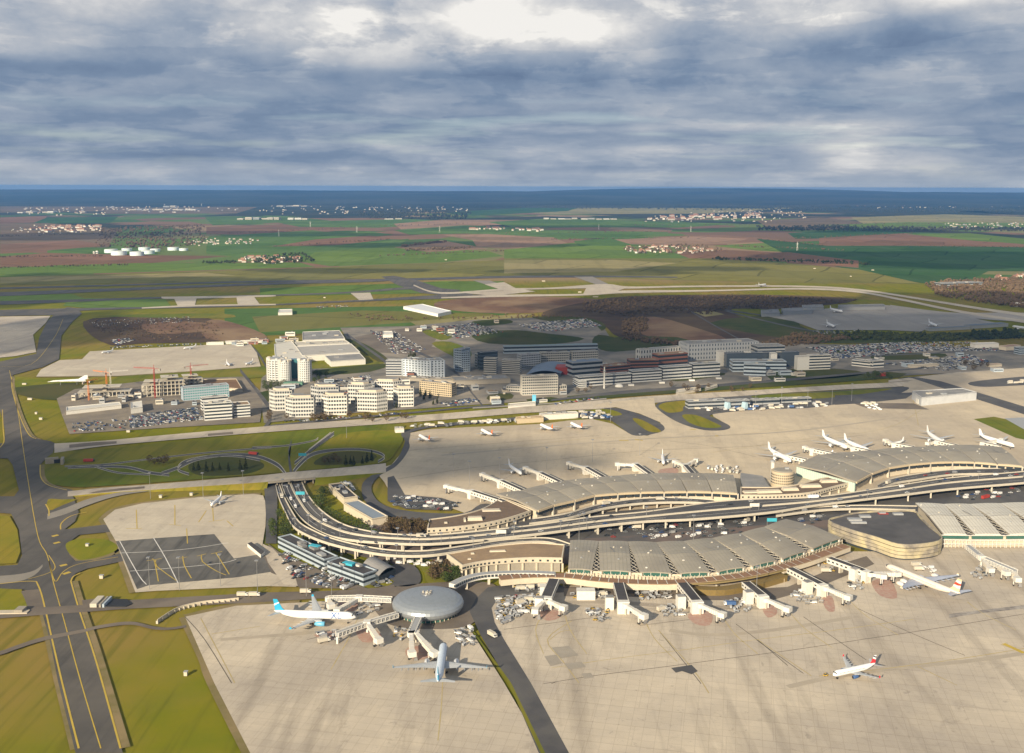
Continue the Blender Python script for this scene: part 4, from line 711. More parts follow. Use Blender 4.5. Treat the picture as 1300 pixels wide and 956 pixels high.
# long tan stone wings
def wing(label, near, far, h, roof_m, wins=True, boxes=(), lower=2.5, cat='building', par=cream):
    t = thing('terminal_wing', label, cat); A = [G(p[0], p[1], h) for p in spline([Vector(q) for q in near], 5)]; B = [G(p[0], p[1], h) for p in spline([Vector(q) for q in far], 5)]
    pts = [tuple(p.xy) for p in A] + [tuple(p.xy) for p in B[::-1]]
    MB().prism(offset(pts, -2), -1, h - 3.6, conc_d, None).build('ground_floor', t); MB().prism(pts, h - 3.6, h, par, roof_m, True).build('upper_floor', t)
    mb = MB(); inn = offset(pts, -1.0); n = len(pts); mb.rings([[(*pts[i % n], h + .003), (*pts[i % n], h + .9), (*inn[i % n], h + .9), (*inn[i % n], h + .003)] for i in range(n + 1)], par, cap=False); mb.build('parapet', t)
    if wins:
        mb = MB()
        for i in range(len(A) - 1):
            d = A[i + 1] - A[i]; k = max(1, int(d.length / 3.4)); rz = math.atan2(d.y, d.x)
            for j in range(k): q = A[i].lerp(A[i + 1], (j + .5) / k); mb.box((q.x, q.y, h - 1.7), (1.7, .35, 1.5), glass, rz)
        mb.build('window', t)
    mb = MB()
    for i in range(0, len(A), 2): q = A[i].lerp(B[i], .04); mb.box((q.x, q.y, (h - 4) / 2 - .4), (1.6, 1.6, h - 3.4), par)
    mb.build('column', t)
    for (x, y, a, b, hh2) in boxes: g = G(x, y, h); mb = MB(); mb.box((g.x, g.y, h + hh2 / 2), (a, b, hh2), par, .1, (.85, .85)); mb.build('roof_hatch', t)
    return t
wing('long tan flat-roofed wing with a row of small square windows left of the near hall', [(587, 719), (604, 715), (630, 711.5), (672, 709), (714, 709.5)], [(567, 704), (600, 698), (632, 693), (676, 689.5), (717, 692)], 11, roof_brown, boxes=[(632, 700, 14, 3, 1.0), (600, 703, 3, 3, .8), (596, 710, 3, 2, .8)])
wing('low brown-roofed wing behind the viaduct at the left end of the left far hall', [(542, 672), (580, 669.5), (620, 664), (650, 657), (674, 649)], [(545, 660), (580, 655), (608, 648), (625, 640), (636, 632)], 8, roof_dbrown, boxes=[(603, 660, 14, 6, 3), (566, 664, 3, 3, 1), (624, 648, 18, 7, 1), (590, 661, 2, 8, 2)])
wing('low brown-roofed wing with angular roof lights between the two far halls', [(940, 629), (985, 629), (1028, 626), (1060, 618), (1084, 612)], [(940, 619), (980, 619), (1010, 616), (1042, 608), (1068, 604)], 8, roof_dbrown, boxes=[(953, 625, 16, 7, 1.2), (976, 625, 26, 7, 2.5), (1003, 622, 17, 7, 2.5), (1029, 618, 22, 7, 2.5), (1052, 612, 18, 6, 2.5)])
mb = MB(); q = [G(940, 600, 6), G(968, 604, 6), G(980, 622, 6), G(944, 622, 6)]; mb.prism([tuple(p.xy) for p in q], -1, 6, grey, roof_grey); tag(mb.build('link_building'), 'low grey roofed link between the left far hall and the round cream drum', 'building')
# curved grey shed and office wings left of the satellite
def slab(name, label, pa, pb, depth, h, floors, wall, roof_m=roof_grey, cat='office building', style='band', bandm=None, grp=None, units=2, winm=None, skew=0.0, base=None):
    pts = foot(pa, pb, depth, skew); return block(name, label, pts, h, floors, wall, roof_m, cat, style, bandm, grp, units, winm)
def block(name, label, pts, h, floors, wall, roof_m=roof_grey, cat='office building', style='band', bandm=None, grp=None, units=2, winm=None):
    c = Vector((sum(p[0] for p in pts) / len(pts), sum(p[1] for p in pts) / len(pts), 0)); pts = [(p[0] - c.x, p[1] - c.y) for p in pts]
    t = thing(name, label, cat, c, 0, grp); fh = h / floors; winm = winm or glass; bandm = bandm or wall; n = len(pts)
    if style == 'plain':
        MB().prism(pts, -1, h, wall, False).build('wall', t)
    else:
        core = offset(pts, -.35); MB().prism(core, -1, h, wall, False).build('wall', t)
        for k in range(floors):
            z = k * fh
            MB().prism(offset(pts, -.28), z + fh * .32, z + fh * .82, winm, False).build('window_band', t)
        mb = MB()
        for k in range(floors + 1):
            z0 = k * fh - fh * .18 if k else -1; z1 = min(k * fh + fh * .32, h); inn = offset(pts, -.3)
            mb.rings([[(*pts[i % n], z0), (*pts[i % n], z1), (*inn[i % n], z1), (*inn[i % n], z0)] for i in range(n + 1)], bandm, cap=False)
        mb.build('spandrel', t)
        if style in ('grid', 'panel'):
            mb = MB(); sp_ = 3.2 if style == 'grid' else 5.5
            for i in range(n):
                a, b = Vector(pts[i]), Vector(pts[(i + 1) % n]); d = b - a; k = max(1, int(d.length / sp_)); rz = math.atan2(d.y, d.x); nn = Vector((d.y, -d.x)).normalized(); area = sum(pts[q][0] * pts[(q + 1) % n][1] - pts[(q + 1) % n][0] * pts[q][1] for q in range(n)); nn = nn if area > 0 else -nn
                for j in range(k + 1): q = a + d * (j / k) - nn * .12; mb.box((q.x, q.y, h / 2 - .2), ((.9 if style == 'grid' else 3.4), .42, h - .4), bandm, rz)
            mb.build('mullion', t)
    MB().prism(offset(pts, -.8), h - .8, h - .3, roof_m, None).build('roof', t)
    mb = MB(); inn = offset(pts, -.75); mb.rings([[(*pts[i % n], h - .85), (*pts[i % n], h + .55), (*inn[i % n], h + .55), (*inn[i % n], h - .85)] for i in range(n + 1)], bandm, cap=False); mb.build('parapet', t)
    rnd = random.Random(len(label) * 7 + int(abs(c.x)))
    for k in range(units):
        i = rnd.randrange(n); q = Vector(pts[i]) * rnd.uniform(.15, .5) + Vector(pts[(i + 1) % n]) * rnd.uniform(.0, .3); s_ = min(8, max(2.5, (Vector(pts[0]) - Vector(pts[1])).length * .12))
        d = Vector(pts[1]) - Vector(pts[0]); mb = MB(); mb.box((q.x, q.y, h + .5), (s_, s_ * .6, 1.9), rnd.choice([grey, conc, steel, roof_grey]), math.atan2(d.y, d.x)); mb.build('rooftop_plant', t)
    return t
slab('office_wing', 'long white two-storey office wing with a black roof beside a small car park, upper half', (353, 694), (412, 723.5), 13, 8.5, 2, white, roof_dark, bandm=blue_grey, units=5)
slab('office_wing', 'long white two-storey office wing with a black roof beside a small car park, lower half', (415.5, 725.5), (461.5, 743), 14, 8.5, 2, white, roof_dark, bandm=blue_grey, units=3)
for (x, y) in ((400, 694), (443, 716)):
    g = G(x, y, 9); mb = MB(); mb.box((g.x, g.y, 9.4), (10, 5, 1.8), teal, -.5); mb.box((g.x + 8, g.y - 4, 9.2), (3, 2, 1.2), white, -.5); tag(mb.build('rooftop_unit'), 'turquoise rooftop unit on the ' + ('upper' if x < 420 else 'lower') + ' black-roofed office wing', 'rooftop unit')
t = thing('curved_shed', 'grey curved-roof shed behind the black-roofed office wing', 'shed'); mb = MB(); a, b, c, d = G(459, 718, 6), G(481, 731, 6), G(502, 721, 6), G(477, 707, 6); rows = []
for k in range(9): u = k / 8; rows.append([a.lerp(d, u) + Vector((0, 0, 3.0 * math.sin(math.pi * u))), b.lerp(c, u) + Vector((0, 0, 3.0 * math.sin(math.pi * u)))])
mb.rings(rows, roof_grey, cap=False, closed=False); mb.rings([[p - Vector((0, 0, .5)) for p in r] for r in rows], steel, cap=False, closed=False); mb.build('curved_roof', t); mb = MB(); mb.prism([tuple(p.xy) for p in (a, b, c, d)], -1, 5.5, glass, False); mb.build('wall', t)
slab('warehouse', 'long cream warehouse with a dark roof beside the curving viaduct', (417.5, 622), (437, 640), 14, 6, 1, cream, roof_dark, 'warehouse', 'plain', units=4, grp=None)
slab('warehouse', 'long cream warehouse with a blue-grey roof beside the curving viaduct', (436.5, 647), (473, 668.5), 16, 7, 1, cream, mat('blue_grey_sheet', (.22, .26, .31), (.19, .23, .28), .1, None, .02, .5), 'warehouse', 'plain', units=0)
mb = MB(); q = [G(314, 690, 3), G(319, 688, 3), G(336, 700, 3), G(331, 704, 3)]; mb.prism([tuple(p.xy) for p in q], -1, 3, white, roof_dark); tag(mb.build('apron_hut'), 'small white hut with a dark roof on the pale apron edge', 'hut')

# ------------------------------------------------------------------ airliners
def stripes_mat(name, stops, rot, scale=.16):
    if name in MATS: return MATS[name]
    m = bpy.data.materials.new(name); m.use_nodes = True; t = NT(m.node_tree); b = t.n['Principled BSDF']; b.inputs['Roughness'].default_value = .35
    co = t.new('ShaderNodeTexCoord').outputs['Object']; mp = t.new('ShaderNodeMapping'); t.l.new(co, mp.inputs[0]); mp.inputs['Rotation'].default_value = (0, rot, 0); mp.inputs['Scale'].default_value = (scale,) * 3
    w_ = t.new('ShaderNodeTexNoise'); t.l.new(co, w_.inputs['Vector']); w_.inputs['Scale'].default_value = .25
    s = t.new('ShaderNodeSeparateXYZ'); t.l.new(mp.outputs[0], s.inputs[0]); fr = t.math('FRACT', t.math('ADD', s.outputs[2], t.math('MULTIPLY', w_.outputs[0], .25)))
    t.l.new(t.ramp(fr, stops, 'CONSTANT'), b.inputs['Base Color']); MATS[name] = m; return m
wing_m = pm('wing_grey', (.42, .44, .46), .4); fus_pink = pm('warm_white_fuselage', (.74, .66, .58), .35); fus_blue = pm('pale_blue_fuselage', (.56, .64, .74), .35)
fin_xl = stripes_mat('blue_white_fin', [(0, (.02, .32, .55)), (.45, (.02, .32, .55)), (.6, (.75, .80, .85)), (.68, (.02, .30, .5))], .5, .1)
fin_ba = stripes_mat('red_white_black_fin', [(0, (.55, .03, .04)), (.28, (.8, .8, .8)), (.42, (.04, .05, .12)), (.55, (.8, .8, .8)), (.72, (.55, .03, .04))], .55, .14)
fin_et = stripes_mat('red_banded_fin', [(0, (.62, .50, .34)), (.35, (.75, .70, .64)), (.6, (.6, .06, .03)), (.8, (.75, .70, .64))], .0, .11)
fin_or = pm('orange_fin', (.72, .16, .03), .4); fin_rd = pm('red_fin', (.5, .05, .05), .4)
def lerp(a, b, t): return a + (b - a) * t
def wingmesh(mb, root_x, root_y, root_z, chord, tip_x, tip_y, tip_z, tchord, th, m, sgn):
    rs = []
    for u in (0, .35, 1):
        cx, cy, cz, ch = lerp(root_x, tip_x, u), lerp(root_y, tip_y, u) * sgn, lerp(root_z, tip_z, u), lerp(chord, tchord, u if u != .35 else .48); h = th * ch
        rs.append([(cx, cy, cz), (cx - ch * .25, cy, cz + h * .5), (cx - ch * .6, cy, cz + h * .4), (cx - ch, cy, cz), (cx - ch * .5, cy, cz - h * .45)])
    mb.rings(rs, m)
def airliner(label, L=37.6, Rf=2.0, span=34, eng=1, finm=None, fus=None, engm=None, group=None, cat='airliner', engr=1.1, text=None, detail=True, wm=None):
    fus = fus or white_p; finm = finm or white_p; engm = engm or white_p; wm = wm or wing_m
    t = thing('airliner', label, cat, (0, 0, 0), 0, group); zc = Rf * 1.95 + (.3 if Rf > 2.3 else 0); nseg = 20 if detail else 10
    st = [(0, .04, -.35), (.008, .25, -.30), (.022, .48, -.2), (.045, .74, -.1), (.075, .92, -.02), (.11, 1, 0), (.3, 1, 0), (.5, 1, 0), (.68, 1, 0), (.76, .93, .08), (.84, .76, .26), (.91, .52, .47), (.97, .26, .66), (1, .08, .74)]
    rs = []
    for (u, r, dz) in st: x = L / 2 - u * L; rs.append([(x, r * Rf * math.cos(2 * math.pi * i / nseg), zc + dz * Rf + r * Rf * math.sin(2 * math.pi * i / nseg)) for i in range(nseg)])
    MB().rings(rs, fus).build('fuselage', t, True)
    if detail:
        mb = MB(); x = L / 2 - .034 * L
        for s in (-1, 1):
            for q in range(3): a = R(66 - q * 17) if s > 0 else R(114 + q * 17); mb.box((x - q * .25, Rf * .70 * math.cos(a), zc - Rf * .13 + Rf * .72 * math.sin(a)), (.7, .7, .45), glass, 0)
        mb.build('cockpit_window', t)
        mb = MB()
        for s in (-1, 1):
            n = int(L * .62 / 1.1)
            for k in range(n): x = L / 2 - L * .12 - k * 1.1; mb.box((x, s * Rf * .965, zc + Rf * .28), (.42, .12, .5), glass)
        mb.build('cabin_window', t)
    for s in (-1, 1):
        mb = MB(); wingmesh(mb, L * .13, Rf * .5, zc - Rf * .62, L * .20, L * .13 - span * .27, span / 2, zc - Rf * .3 + span * .04, L * .035, .12, wm, s)
        w_ = mb.build('wing', t, False)
        if detail:
            mb = MB(); mb.box((L * .13 - span * .27 - L * .02, s * span / 2, zc - Rf * .3 + span * .04 + .8), (L * .035, .15, 1.6), finm if engm != white_p else wm, 0, (.5, 1)); mb.build('winglet', w_)
            for u in (.35, .52, .68, .82):
                mb = MB(); x = lerp(L * .13 - L * .19, L * .13 - span * .27 - L * .035, u); mb.rings([[(x + 2.6, s * span / 2 * u + .3 * math.cos(a), zc - Rf * .5 + span * .035 * u - .5 + .1 * math.sin(a)) for a in (0, 1.57, 3.14, 4.71)], [(x, s * span / 2 * u + .4 * math.cos(a), zc - Rf * .5 + span * .035 * u - .5 + .4 * math.sin(a)) for a in (0, 1.57, 3.14, 4.71)], [(x - 2.2, s * span / 2 * u + .05 * math.cos(a), zc - Rf * .5 + span * .035 * u - .4 + .05 * math.sin(a)) for a in (0, 1.57, 3.14, 4.71)]], wm); mb.build('flap_fairing', w_)
        for q in ([.32] if eng == 1 else [.30, .62]):
            y = s * span / 2 * q; x = L * .13 - span * .27 * q + L * .055; z = zc - Rf * .95 + span * .018 * q - (.35 if Rf > 2.3 else .15) + (span * .02 if q > .5 else 0)
            prof = [(1.0, .80), (.92, 1.0), (.3, 1.06), (-.4, .95), (-1.0, .62)]; ln = engr * 2.1; mb = MB()
            mb.rings([[(x + a * ln, y + r * engr * math.cos(2 * math.pi * i / 14), z + r * engr * math.sin(2 * math.pi * i / 14)) for i in range(14)] for a, r in prof], engm); e = mb.build('engine', t, True)
            MB().tube((x + ln * .99, y, z), (x + ln * 1.01, y, z), engr * .72, rubber, 14).build('intake', e)
            MB().box((x - ln * .3, y, z + engr * 1.05), (ln * 1.4, .35, engr * .9), wm).build('pylon', e)
        mb = MB(); wingmesh(mb, -L * .385, Rf * .2, zc + Rf * .45, L * .105, -L * .385 - span * .11, span * .18, zc + Rf * .45 + span * .02, L * .04, .10, wm, s); mb.build('tailplane', t)
    fh = L * (.155 if detail else .135) if Rf > 2.3 else L * .165; zb = zc + Rf * .55; x0 = -L * .345; mb = MB()
    prof = [(x0, zb, .32), (x0 - L * .055, zb + fh * .28, .3), (x0 - L * .115, zb + fh, .14), (x0 - L * .165, zb + fh, .1), (x0 - L * .14, zb + .2, .3)]
    vs = [(a, s * c, b) for s in (-1, 1) for a, b, c in prof]; n = 5
    mb.add(vs, [tuple(range(n)), tuple(range(n, 2 * n))[::-1]] + [(i, n + i, n + (i + 1) % n, (i + 1) % n) for i in range(n)], finm); mb.build('tail_fin', t)
    gears = [(L * .40, 0)] + [(-L * .03, s * Rf * 1.35) for s in (-1, 1)]
    for gx, gy in gears:
        mb = MB(); mb.tube((gx, gy, zc - Rf * .7), (gx, gy, .5), .18, steel, 6)
        for k in ((-.7, .7) if (Rf > 2.3 and gy) else (0,)): mb.tube((gx + k, gy - .55, .55), (gx + k, gy + .55, .55), .55, rubber, 10)
        mb.build('landing_gear', t)
    if text:
        txt, tx, th, tm, side = text; cu = bpy.data.curves.new('lettering', 'FONT'); cu.body = txt; cu.size = th; to = bpy.data.objects.new('lettering', cu); COL.objects.link(to)
        bpy.context.view_layer.update(); me = bpy.data.meshes.new_from_object(to); bpy.data.objects.remove(to)
        bm = bmesh.new(); bm.from_mesh(me); bmesh.ops.triangulate(bm, faces=bm.faces[:]); bmesh.ops.subdivide_edges(bm, edges=bm.edges[:], cuts=2, use_grid_fill=True)
        for v_ in bm.verts:
            a = (v_.co.y - th * .36) / Rf + R(20); r = Rf + .12; v_.co = Vector((tx + v_.co.x, -r * math.cos(a), zc + r * math.sin(a)))
        bm.to_mesh(me); bm.free(); me.materials.clear(); me.materials.append(tm); link('lettering', me, t)
    return t
def place(t, nose, tail, h=4.5, length=None):
    a, b = G(nose[0], nose[1], h), G(tail[0], tail[1], h); d = a - b; L = length or d.length; u = d.normalized(); c = a - u * L / 2
    t.location = (c.x, c.y, 0); t.rotation_euler = (0, 0, math.atan2(d.y, d.x)); print(t['label'][:40], 'len', round(d.length, 1)); return t
place(airliner('white wide-body airliner with a blue fin and XL lettering beside its nose', 60, 2.82, 60, 1, fin_xl, engm=pm('sky_blue_engine', (.14, .42, .62), .35), engr=1.75, text=('XL', 12.0, 6.6, pm('lettering_blue', (.02, .13, .42)), 1)), (452, 782.5), (361, 779.5), 5.5, 60)
place(airliner('pale blue wide-body airliner parked nose-in below the round satellite', 60, 2.82, 60, 1, fin_xl, fus=fus_blue, engm=pm('pale_engine', (.6, .62, .66), .35), engr=1.75), (563.5, 817.5), (557, 862), 5.5, 60)
place(airliner('long warm-white four-engined airliner with a red-banded fin', 74, 2.82, 62, 2, fin_et, fus=fus_pink, engm=fus_pink, engr=1.45, wm=pm('blue_grey_wing', (.36, .40, .50), .4)), (1124, 718), (1231, 762), 5.5, 74)
place(airliner('narrow white airliner with a red, white and black striped fin being pushed by a tug', 34.5, 2.0, 34, 1, fin_ba, engm=blue, engr=1.15), (1057.5, 856), (1108, 845), 3.8, 34.5)
jets = [('white airliner nose-in near the second pier of the left far hall', (662, 601), (642, 588), 1, None), ('white airliner nose-in between two piers of the left far hall, seen tail-on', (842.5, 588), (840.5, 575), 1, None)]
for lab, a, b, e, fm_ in jets: place(airliner(lab, 38, 2.0, 34, e, fm_, detail=False), a, b, 4, 38)
wides = [('white wide-body airliner at the left pier of the right far hall, leftmost of its row', (1003, 585), (962, 564)), ('white wide-body airliner second from the left outside the right far hall', (1074, 568), (1046, 556)), ('white wide-body airliner with a raised fin near the right end of the right far hall', (1196, 562), (1176, 549)), ('white airliner nose-in just right of the second one outside the right far hall', (1103, 573), (1077, 562)), ('white airliner at the last pier of the right far hall', (1286, 566), (1258, 558)), ('white wide-body airliner parked on the far side of the distant cargo apron', (1069, 395.5), (1046, 391)), ('white airliner at the left of the distant cargo apron', (1059.5, 415), (1038, 405.5)), ('white airliner at the right of the distant cargo apron', (1190, 414), (1166, 404.5)), ('white airliner at the far right corner beyond the cargo apron', (1282, 414), (1304, 417)), ('white airliner taxiing along the distant taxiway', (973, 360.8), (958, 363.5))]
wb = airliner(wides[0][0], 56, 2.7, 54, 1, None, detail=False, engr=1.6)
for i, (lab, a, b) in enumerate(wides):
    o = wb if i == 0 else copy_tree(wb); o['label'] = lab; place(o, a, b, 5, 52 if i < 6 else 68)
nb = airliner('x', 36, 2.0, 34, 1, fin_or, detail=False)
for i, (lab, a, b) in enumerate([('white airliner with an orange fin, leftmost on the far side of the central apron', (532, 552), (545, 559.5)), ('white airliner with an orange fin parked near the middle of the far apron edge', (611, 545), (624, 552)), ('white airliner with an orange fin, left one of the pair near the jagged-roofed shed', (686, 538.5), (700, 545)), ('white airliner with an orange fin, right one of the pair near the jagged-roofed shed', (724.5, 536.5), (738.5, 543.5))]):
    o = nb if i == 0 else copy_tree(nb); o['label'] = lab; place(o, a, b, 4, 36)
sj = airliner('x', 30, 1.6, 28, 1, None, detail=False, engr=.9)
for i, (lab, a, b) in enumerate([('small white jet alone on the pale apron inside the grass loop', (268, 641), (274, 636)), ('small white jet at the right of the long pale apron, with an upright fin', (291, 463), (287, 459)), ('small white jet at the far side of the long pale apron', (233, 442), (243, 440.5)), ('small white jet at the left far corner of the long pale apron', (129, 447.5), (137, 446)), ('small white jet at the right end of the long pale apron', (312, 462), (320, 459)), ('small white jet beside the pier of the right far hall', (1128, 564), (1142, 561)), ('small white jet parked right of the round cream drum', (1030, 571), (1056, 577))]):
    o = sj if i == 0 else copy_tree(sj); o['label'] = lab; place(o, a, b, 3.5, 30)
# delta-winged jet on display
t = thing('delta_jet', 'white slender delta-winged airliner with a pointed nose on display in the grass', 'airliner'); Lc = 62; mb = MB()
mb.rings([[(Lc / 2 - u * Lc, r * math.cos(k * math.pi / 5), 6.5 + dz + r * math.sin(k * math.pi / 5)) for k in range(10)] for u, r, dz in [(0, .05, -.6), (.05, .5, -.4), (.14, 1.3, 0), (.3, 1.45, 0), (.7, 1.45, 0), (.9, .9, .2), (1, .1, .6)]], white_p); mb.build('fuselage', t, True)
for s in (-1, 1): MB().prism([(14, s * 1), (0, s * 3.2), (-14, s * 8), (-22, s * 12.8), (-25.5, s * 12.5), (-24, s * 1)], 5.4, 5.9, white_p).build('wing', t); MB().box((-16, s * 5, 4.8), (12, 3.2, 1.6), steel).build('engine_nacelle', t)
mb = MB(); mb.add([(-14, .2, 7.6), (-24, .2, 13.2), (-28, .2, 13.2), (-29, .2, 7.4), (-14, -.2, 7.6), (-24, -.2, 13.2), (-28, -.2, 13.2), (-29, -.2, 7.4)], [(0, 1, 2, 3), (7, 6, 5, 4), (0, 4, 5, 1), (1, 5, 6, 2), (2, 6, 7, 3), (3, 7, 4, 0)], white_p); mb.build('tail_fin', t)
for x, y in ((12, 0), (-12, 4), (-12, -4)): mb = MB(); mb.tube((x, y, -1), (x, y, 6), .35, steel, 6); mb.build('support', t)
place(t, (60, 484.5), (110, 481.5), 6.5, 62)

# ------------------------------------------------------------------ piers and jet bridges
def jetbridge(a, b, h, label, head=True, grp=None, wheels=True, wd=3.2):
    t = thing('jet_bridge', label, 'jet bridge', (0, 0, 0), 0, grp); a = Vector(a); b = Vector(b); d = b - a; L = d.length; rz = math.atan2(d.y, d.x); u = d.normalized()
    MB().tube((a.x, a.y, -.3), (a.x, a.y, h - 2.6), .7, conc, 8).tube((a.x, a.y, h - 2.8), (a.x, a.y, h + .4), 2.6, white, 12).build('rotunda', t)
    c = a + u * L * .3; MB().box((c.x, c.y, h - 1.2), (L * .5, wd * .85, 2.6), white, rz).build('inner_tunnel', t)
    c = a + u * L * .7; o = MB().box((c.x, c.y, h - 1.4), (L * .52, wd, 3.1), white, rz).build('outer_tunnel', t)
    mb = MB()
    for k in range(6): q = a + u * L * (.47 + k * .09); mb.box((q.x, q.y, h - 1.4), (.3, wd + .25, 3.3), cream, rz)
    mb.build('tunnel_rib', o)
    c = a + u * L * .97; MB().box((c.x, c.y, h - 1.2), (5, 5, 3.5), white, rz + .25).build('cabin', t)
    if wheels:
        c = a + u * L * .82; nrm = Vector((-u.y, u.x, 0)); mb = MB()
        for s in (-1, 1): q = c + nrm * s * 2; mb.box((q.x, q.y, (h - 3) / 2 + .3), (.5, .5, h - 2.5), white, rz); mb.tube(q + u - Vector((0, 0, q.z - .6)), q - u - Vector((0, 0, q.z - .6)), .6, rubber, 8)
        mb.box((c.x, c.y, h - 3.4), (.7, 5, .6), white, rz); mb.build('drive_column', t)
        c2 = a + u * L * .9 + nrm * 2.6; MB().box((c2.x, c2.y, h / 2 - .8), (.8, 2.6, h - 2), steel, rz, (1, .3)).build('stair', t)
    return t
def pier(label, ra, rb, h=9, wd=8, arms=(), tower=None, wall=white, roofm=roof_dark):
    """ra, rb: pixel centre line of the pier roof"""
    t = thing('boarding_pier', label, 'boarding pier'); a, b = G(ra[0], ra[1], h), G(rb[0], rb[1], h); d = b - a; L = d.length; rz = math.atan2(d.y, d.x); c = (a + b) / 2; u = d.normalized(); nrm = Vector((-u.y, u.x, 0))
    MB().box((c.x, c.y, h - 2.0), (L, wd, 3.6), wall, rz).build('gallery', t); MB().box((c.x, c.y, h), (L, wd - .9, .5), roofm, rz).build('roof', t)
    mb = MB()
    for s in (-1, 1): q = c + nrm * s * (wd / 2 - .1); mb.box((q.x, q.y, h + .1), (L + .4, .5, .7), wall, rz)
    mb.build('parapet', t); mb = MB(); k = max(2, int(L / 4))
    for j in range(k):
        for s in (-1, 1): q = a.lerp(b, (j + .5) / k) + nrm * s * wd / 2; mb.box((q.x, q.y, h - 1.6), (2.2, .25, 1.3), glass, rz)
    mb.build('window', t)
    e = b + u * 2.2; MB().box((e.x, e.y, (h + .2) / 2 - .4), (4.6, wd + .8, h + 1.2), wall, rz).build('end_block', t)
    mb = MB()
    for q_ in (.35, .7): q = a.lerp(b, q_); mb.box((q.x, q.y, (h - 4) / 2 - .3), (1.2, wd * .7, h - 3.8), conc, rz)
    mb.build('column', t)
    if tower: g = G(*tower); MB().box((g.x, g.y + 3.5, 4.3), (6.2, 6.2, 10.4), wall, rz).box((g.x, g.y + 3.5, 9.7), (5.2, 5.2, .4), roof_grey, rz).build('stair_tower', t)
    for i, am in enumerate(arms):
        g = G(am[0], am[1], h - 1); s = b + u * 2 + (g - b).normalized() * 3.5; jetbridge((s.x, s.y, 0), (g.x, g.y, 0), h - .8, 'white jet bridge ' + am[2])
    return t
pier('white boarding pier with a dark roof, first from the round satellite', (703.5, 735), (694, 757), tower=(685, 776), arms=[(679, 774, 'bending left from the first pier right of the satellite'), (716, 770, 'bending right from the first pier right of the satellite')])
pier('white boarding pier with a dark roof, second from the round satellite', (785, 740), (791, 762), tower=(774, 775), arms=[(818, 781, 'reaching right from the second pier right of the satellite')])
pier('white boarding pier with a dark roof, third from the round satellite', (866, 740), (884, 762), tower=(865, 774), arms=[(918, 779, 'reaching right from the third pier right of the satellite')])
pier('white boarding pier with a dark roof, fourth from the round satellite', (947, 739), (967, 755), wd=7, tower=(951, 768), arms=[(1001, 772, 'reaching right from the fourth pier right of the satellite')])
pier('white boarding pier with a dark roof, fifth from the round satellite', (1003, 721), (1042, 741), wd=6.5, tower=(1026, 755), arms=[(1078, 757, 'reaching right from the fifth pier right of the satellite')])
pier('white boarding pier with a dark roof, last one before the dark banded building', (1053, 708), (1097, 724), wd=6.5, tower=(1086, 738), arms=[(1122, 730, 'upper of two reaching the long four-engined airliner'), (1140, 727, 'lower of two reaching the long four-engined airliner')])
for i, (ra, rb, arms) in enumerate([((640, 636), (600, 623), [(566, 616)]), ((668, 624), (637, 610), [(612, 601)]), ((712, 612), (687, 600), [(667, 593)]), ((768, 606), (745, 593), [(722, 587)]), ((825, 601), (808, 589), [(783, 588)]), ((880, 601), (870, 590), [(857, 585), (884, 583)])]):
    nm = ['first', 'second', 'third', 'fourth', 'fifth', 'sixth'][i]
    pier('white boarding pier behind the left far hall, %s from the left' % nm, ra, rb, 8.5, 5.5, [(x, y, 'at the %s pier of the left far hall%s' % (nm, (', left arm', ', right arm')[k] if len(arms) > 1 else '')) for k, (x, y) in enumerate(arms)])
for i, (ra, rb, arms) in enumerate([((1024, 583), (1001, 578), [(985, 575)]), ((1062, 576), (1034, 570), [(1022, 567)]), ((1105, 572), (1086, 568), [(1072, 563)]), ((1160, 567), (1138, 563), [(1124, 558)]), ((1215, 565), (1192, 560), [(1178, 562)]), ((1270, 566), (1250, 562), [(1272, 557)])]):
    nm = ['first', 'second', 'third', 'fourth', 'fifth', 'sixth'][i]
    pier('pale boarding pier behind the right far hall, %s from the left' % nm, ra, rb, 8, 5, [(x, y, 'at the %s pier of the right far hall' % nm) for x, y in arms])
# satellite's own bridges
def truss_bridge(label, pts, h, wd=3.6):
    t = thing('truss_gangway', label, 'gangway'); P = [G(x, y, h) for x, y in pts]
    for i in range(len(P) - 1):
        a, b = P[i], P[i + 1]; d = b - a; rz = math.atan2(d.y, d.x); c = (a + b) / 2; u = d.normalized(); nrm = Vector((-u.y, u.x, 0)); L = d.length
        MB().box((c.x, c.y, h - 1.5), (L, wd - 1.0, 2.6), grey, rz).build('glazed_tube', t); mb = MB()
        for s in (-1, 1):
            for z in (h - 3, h + .2): mb.box((c.x + nrm.x * s * wd / 2, c.y + nrm.y * s * wd / 2, z), (L + .5, .5, .5), white, rz)
            k = max(2, int(L / 3.2))
            for j in range(k + 1): q = a.lerp(b, j / k) + nrm * s * wd / 2; mb.box((q.x, q.y, h - 1.4), (.35, .4, 3.2), white, rz)
            for j in range(k): q1 = a.lerp(b, j / k) + nrm * s * wd / 2; q2 = a.lerp(b, (j + 1) / k) + nrm * s * wd / 2; mb.tube((q1.x, q1.y, h - 3), (q2.x, q2.y, h + .1), .16, white, 4)
        mb.build('truss', t)
    for p in P[1:]: MB().box((p.x, p.y, (h - 3) / 2 - .4), (1.3, 1.3, h - 2.4), white).build('leg', t)
    for i, p in enumerate(P):
        if 0 < i < len(P) - 1: MB().box((p.x, p.y, h - 1.3), (5, 5, 3.8), white).build('node', t)
    return t
truss_bridge('white truss gangway from the satellite to the left, above the red-hatched stand', [(497, 759), (456, 757), (417, 758)], 8)
truss_bridge('white truss gangway from the satellite down to the left toward the blue-tailed airliner', [(504, 778), (466, 789), (428, 803)], 8)
truss_bridge('white truss gangway from the satellite straight down between the two airliners', [(531, 783), (522, 803)], 8, 5)
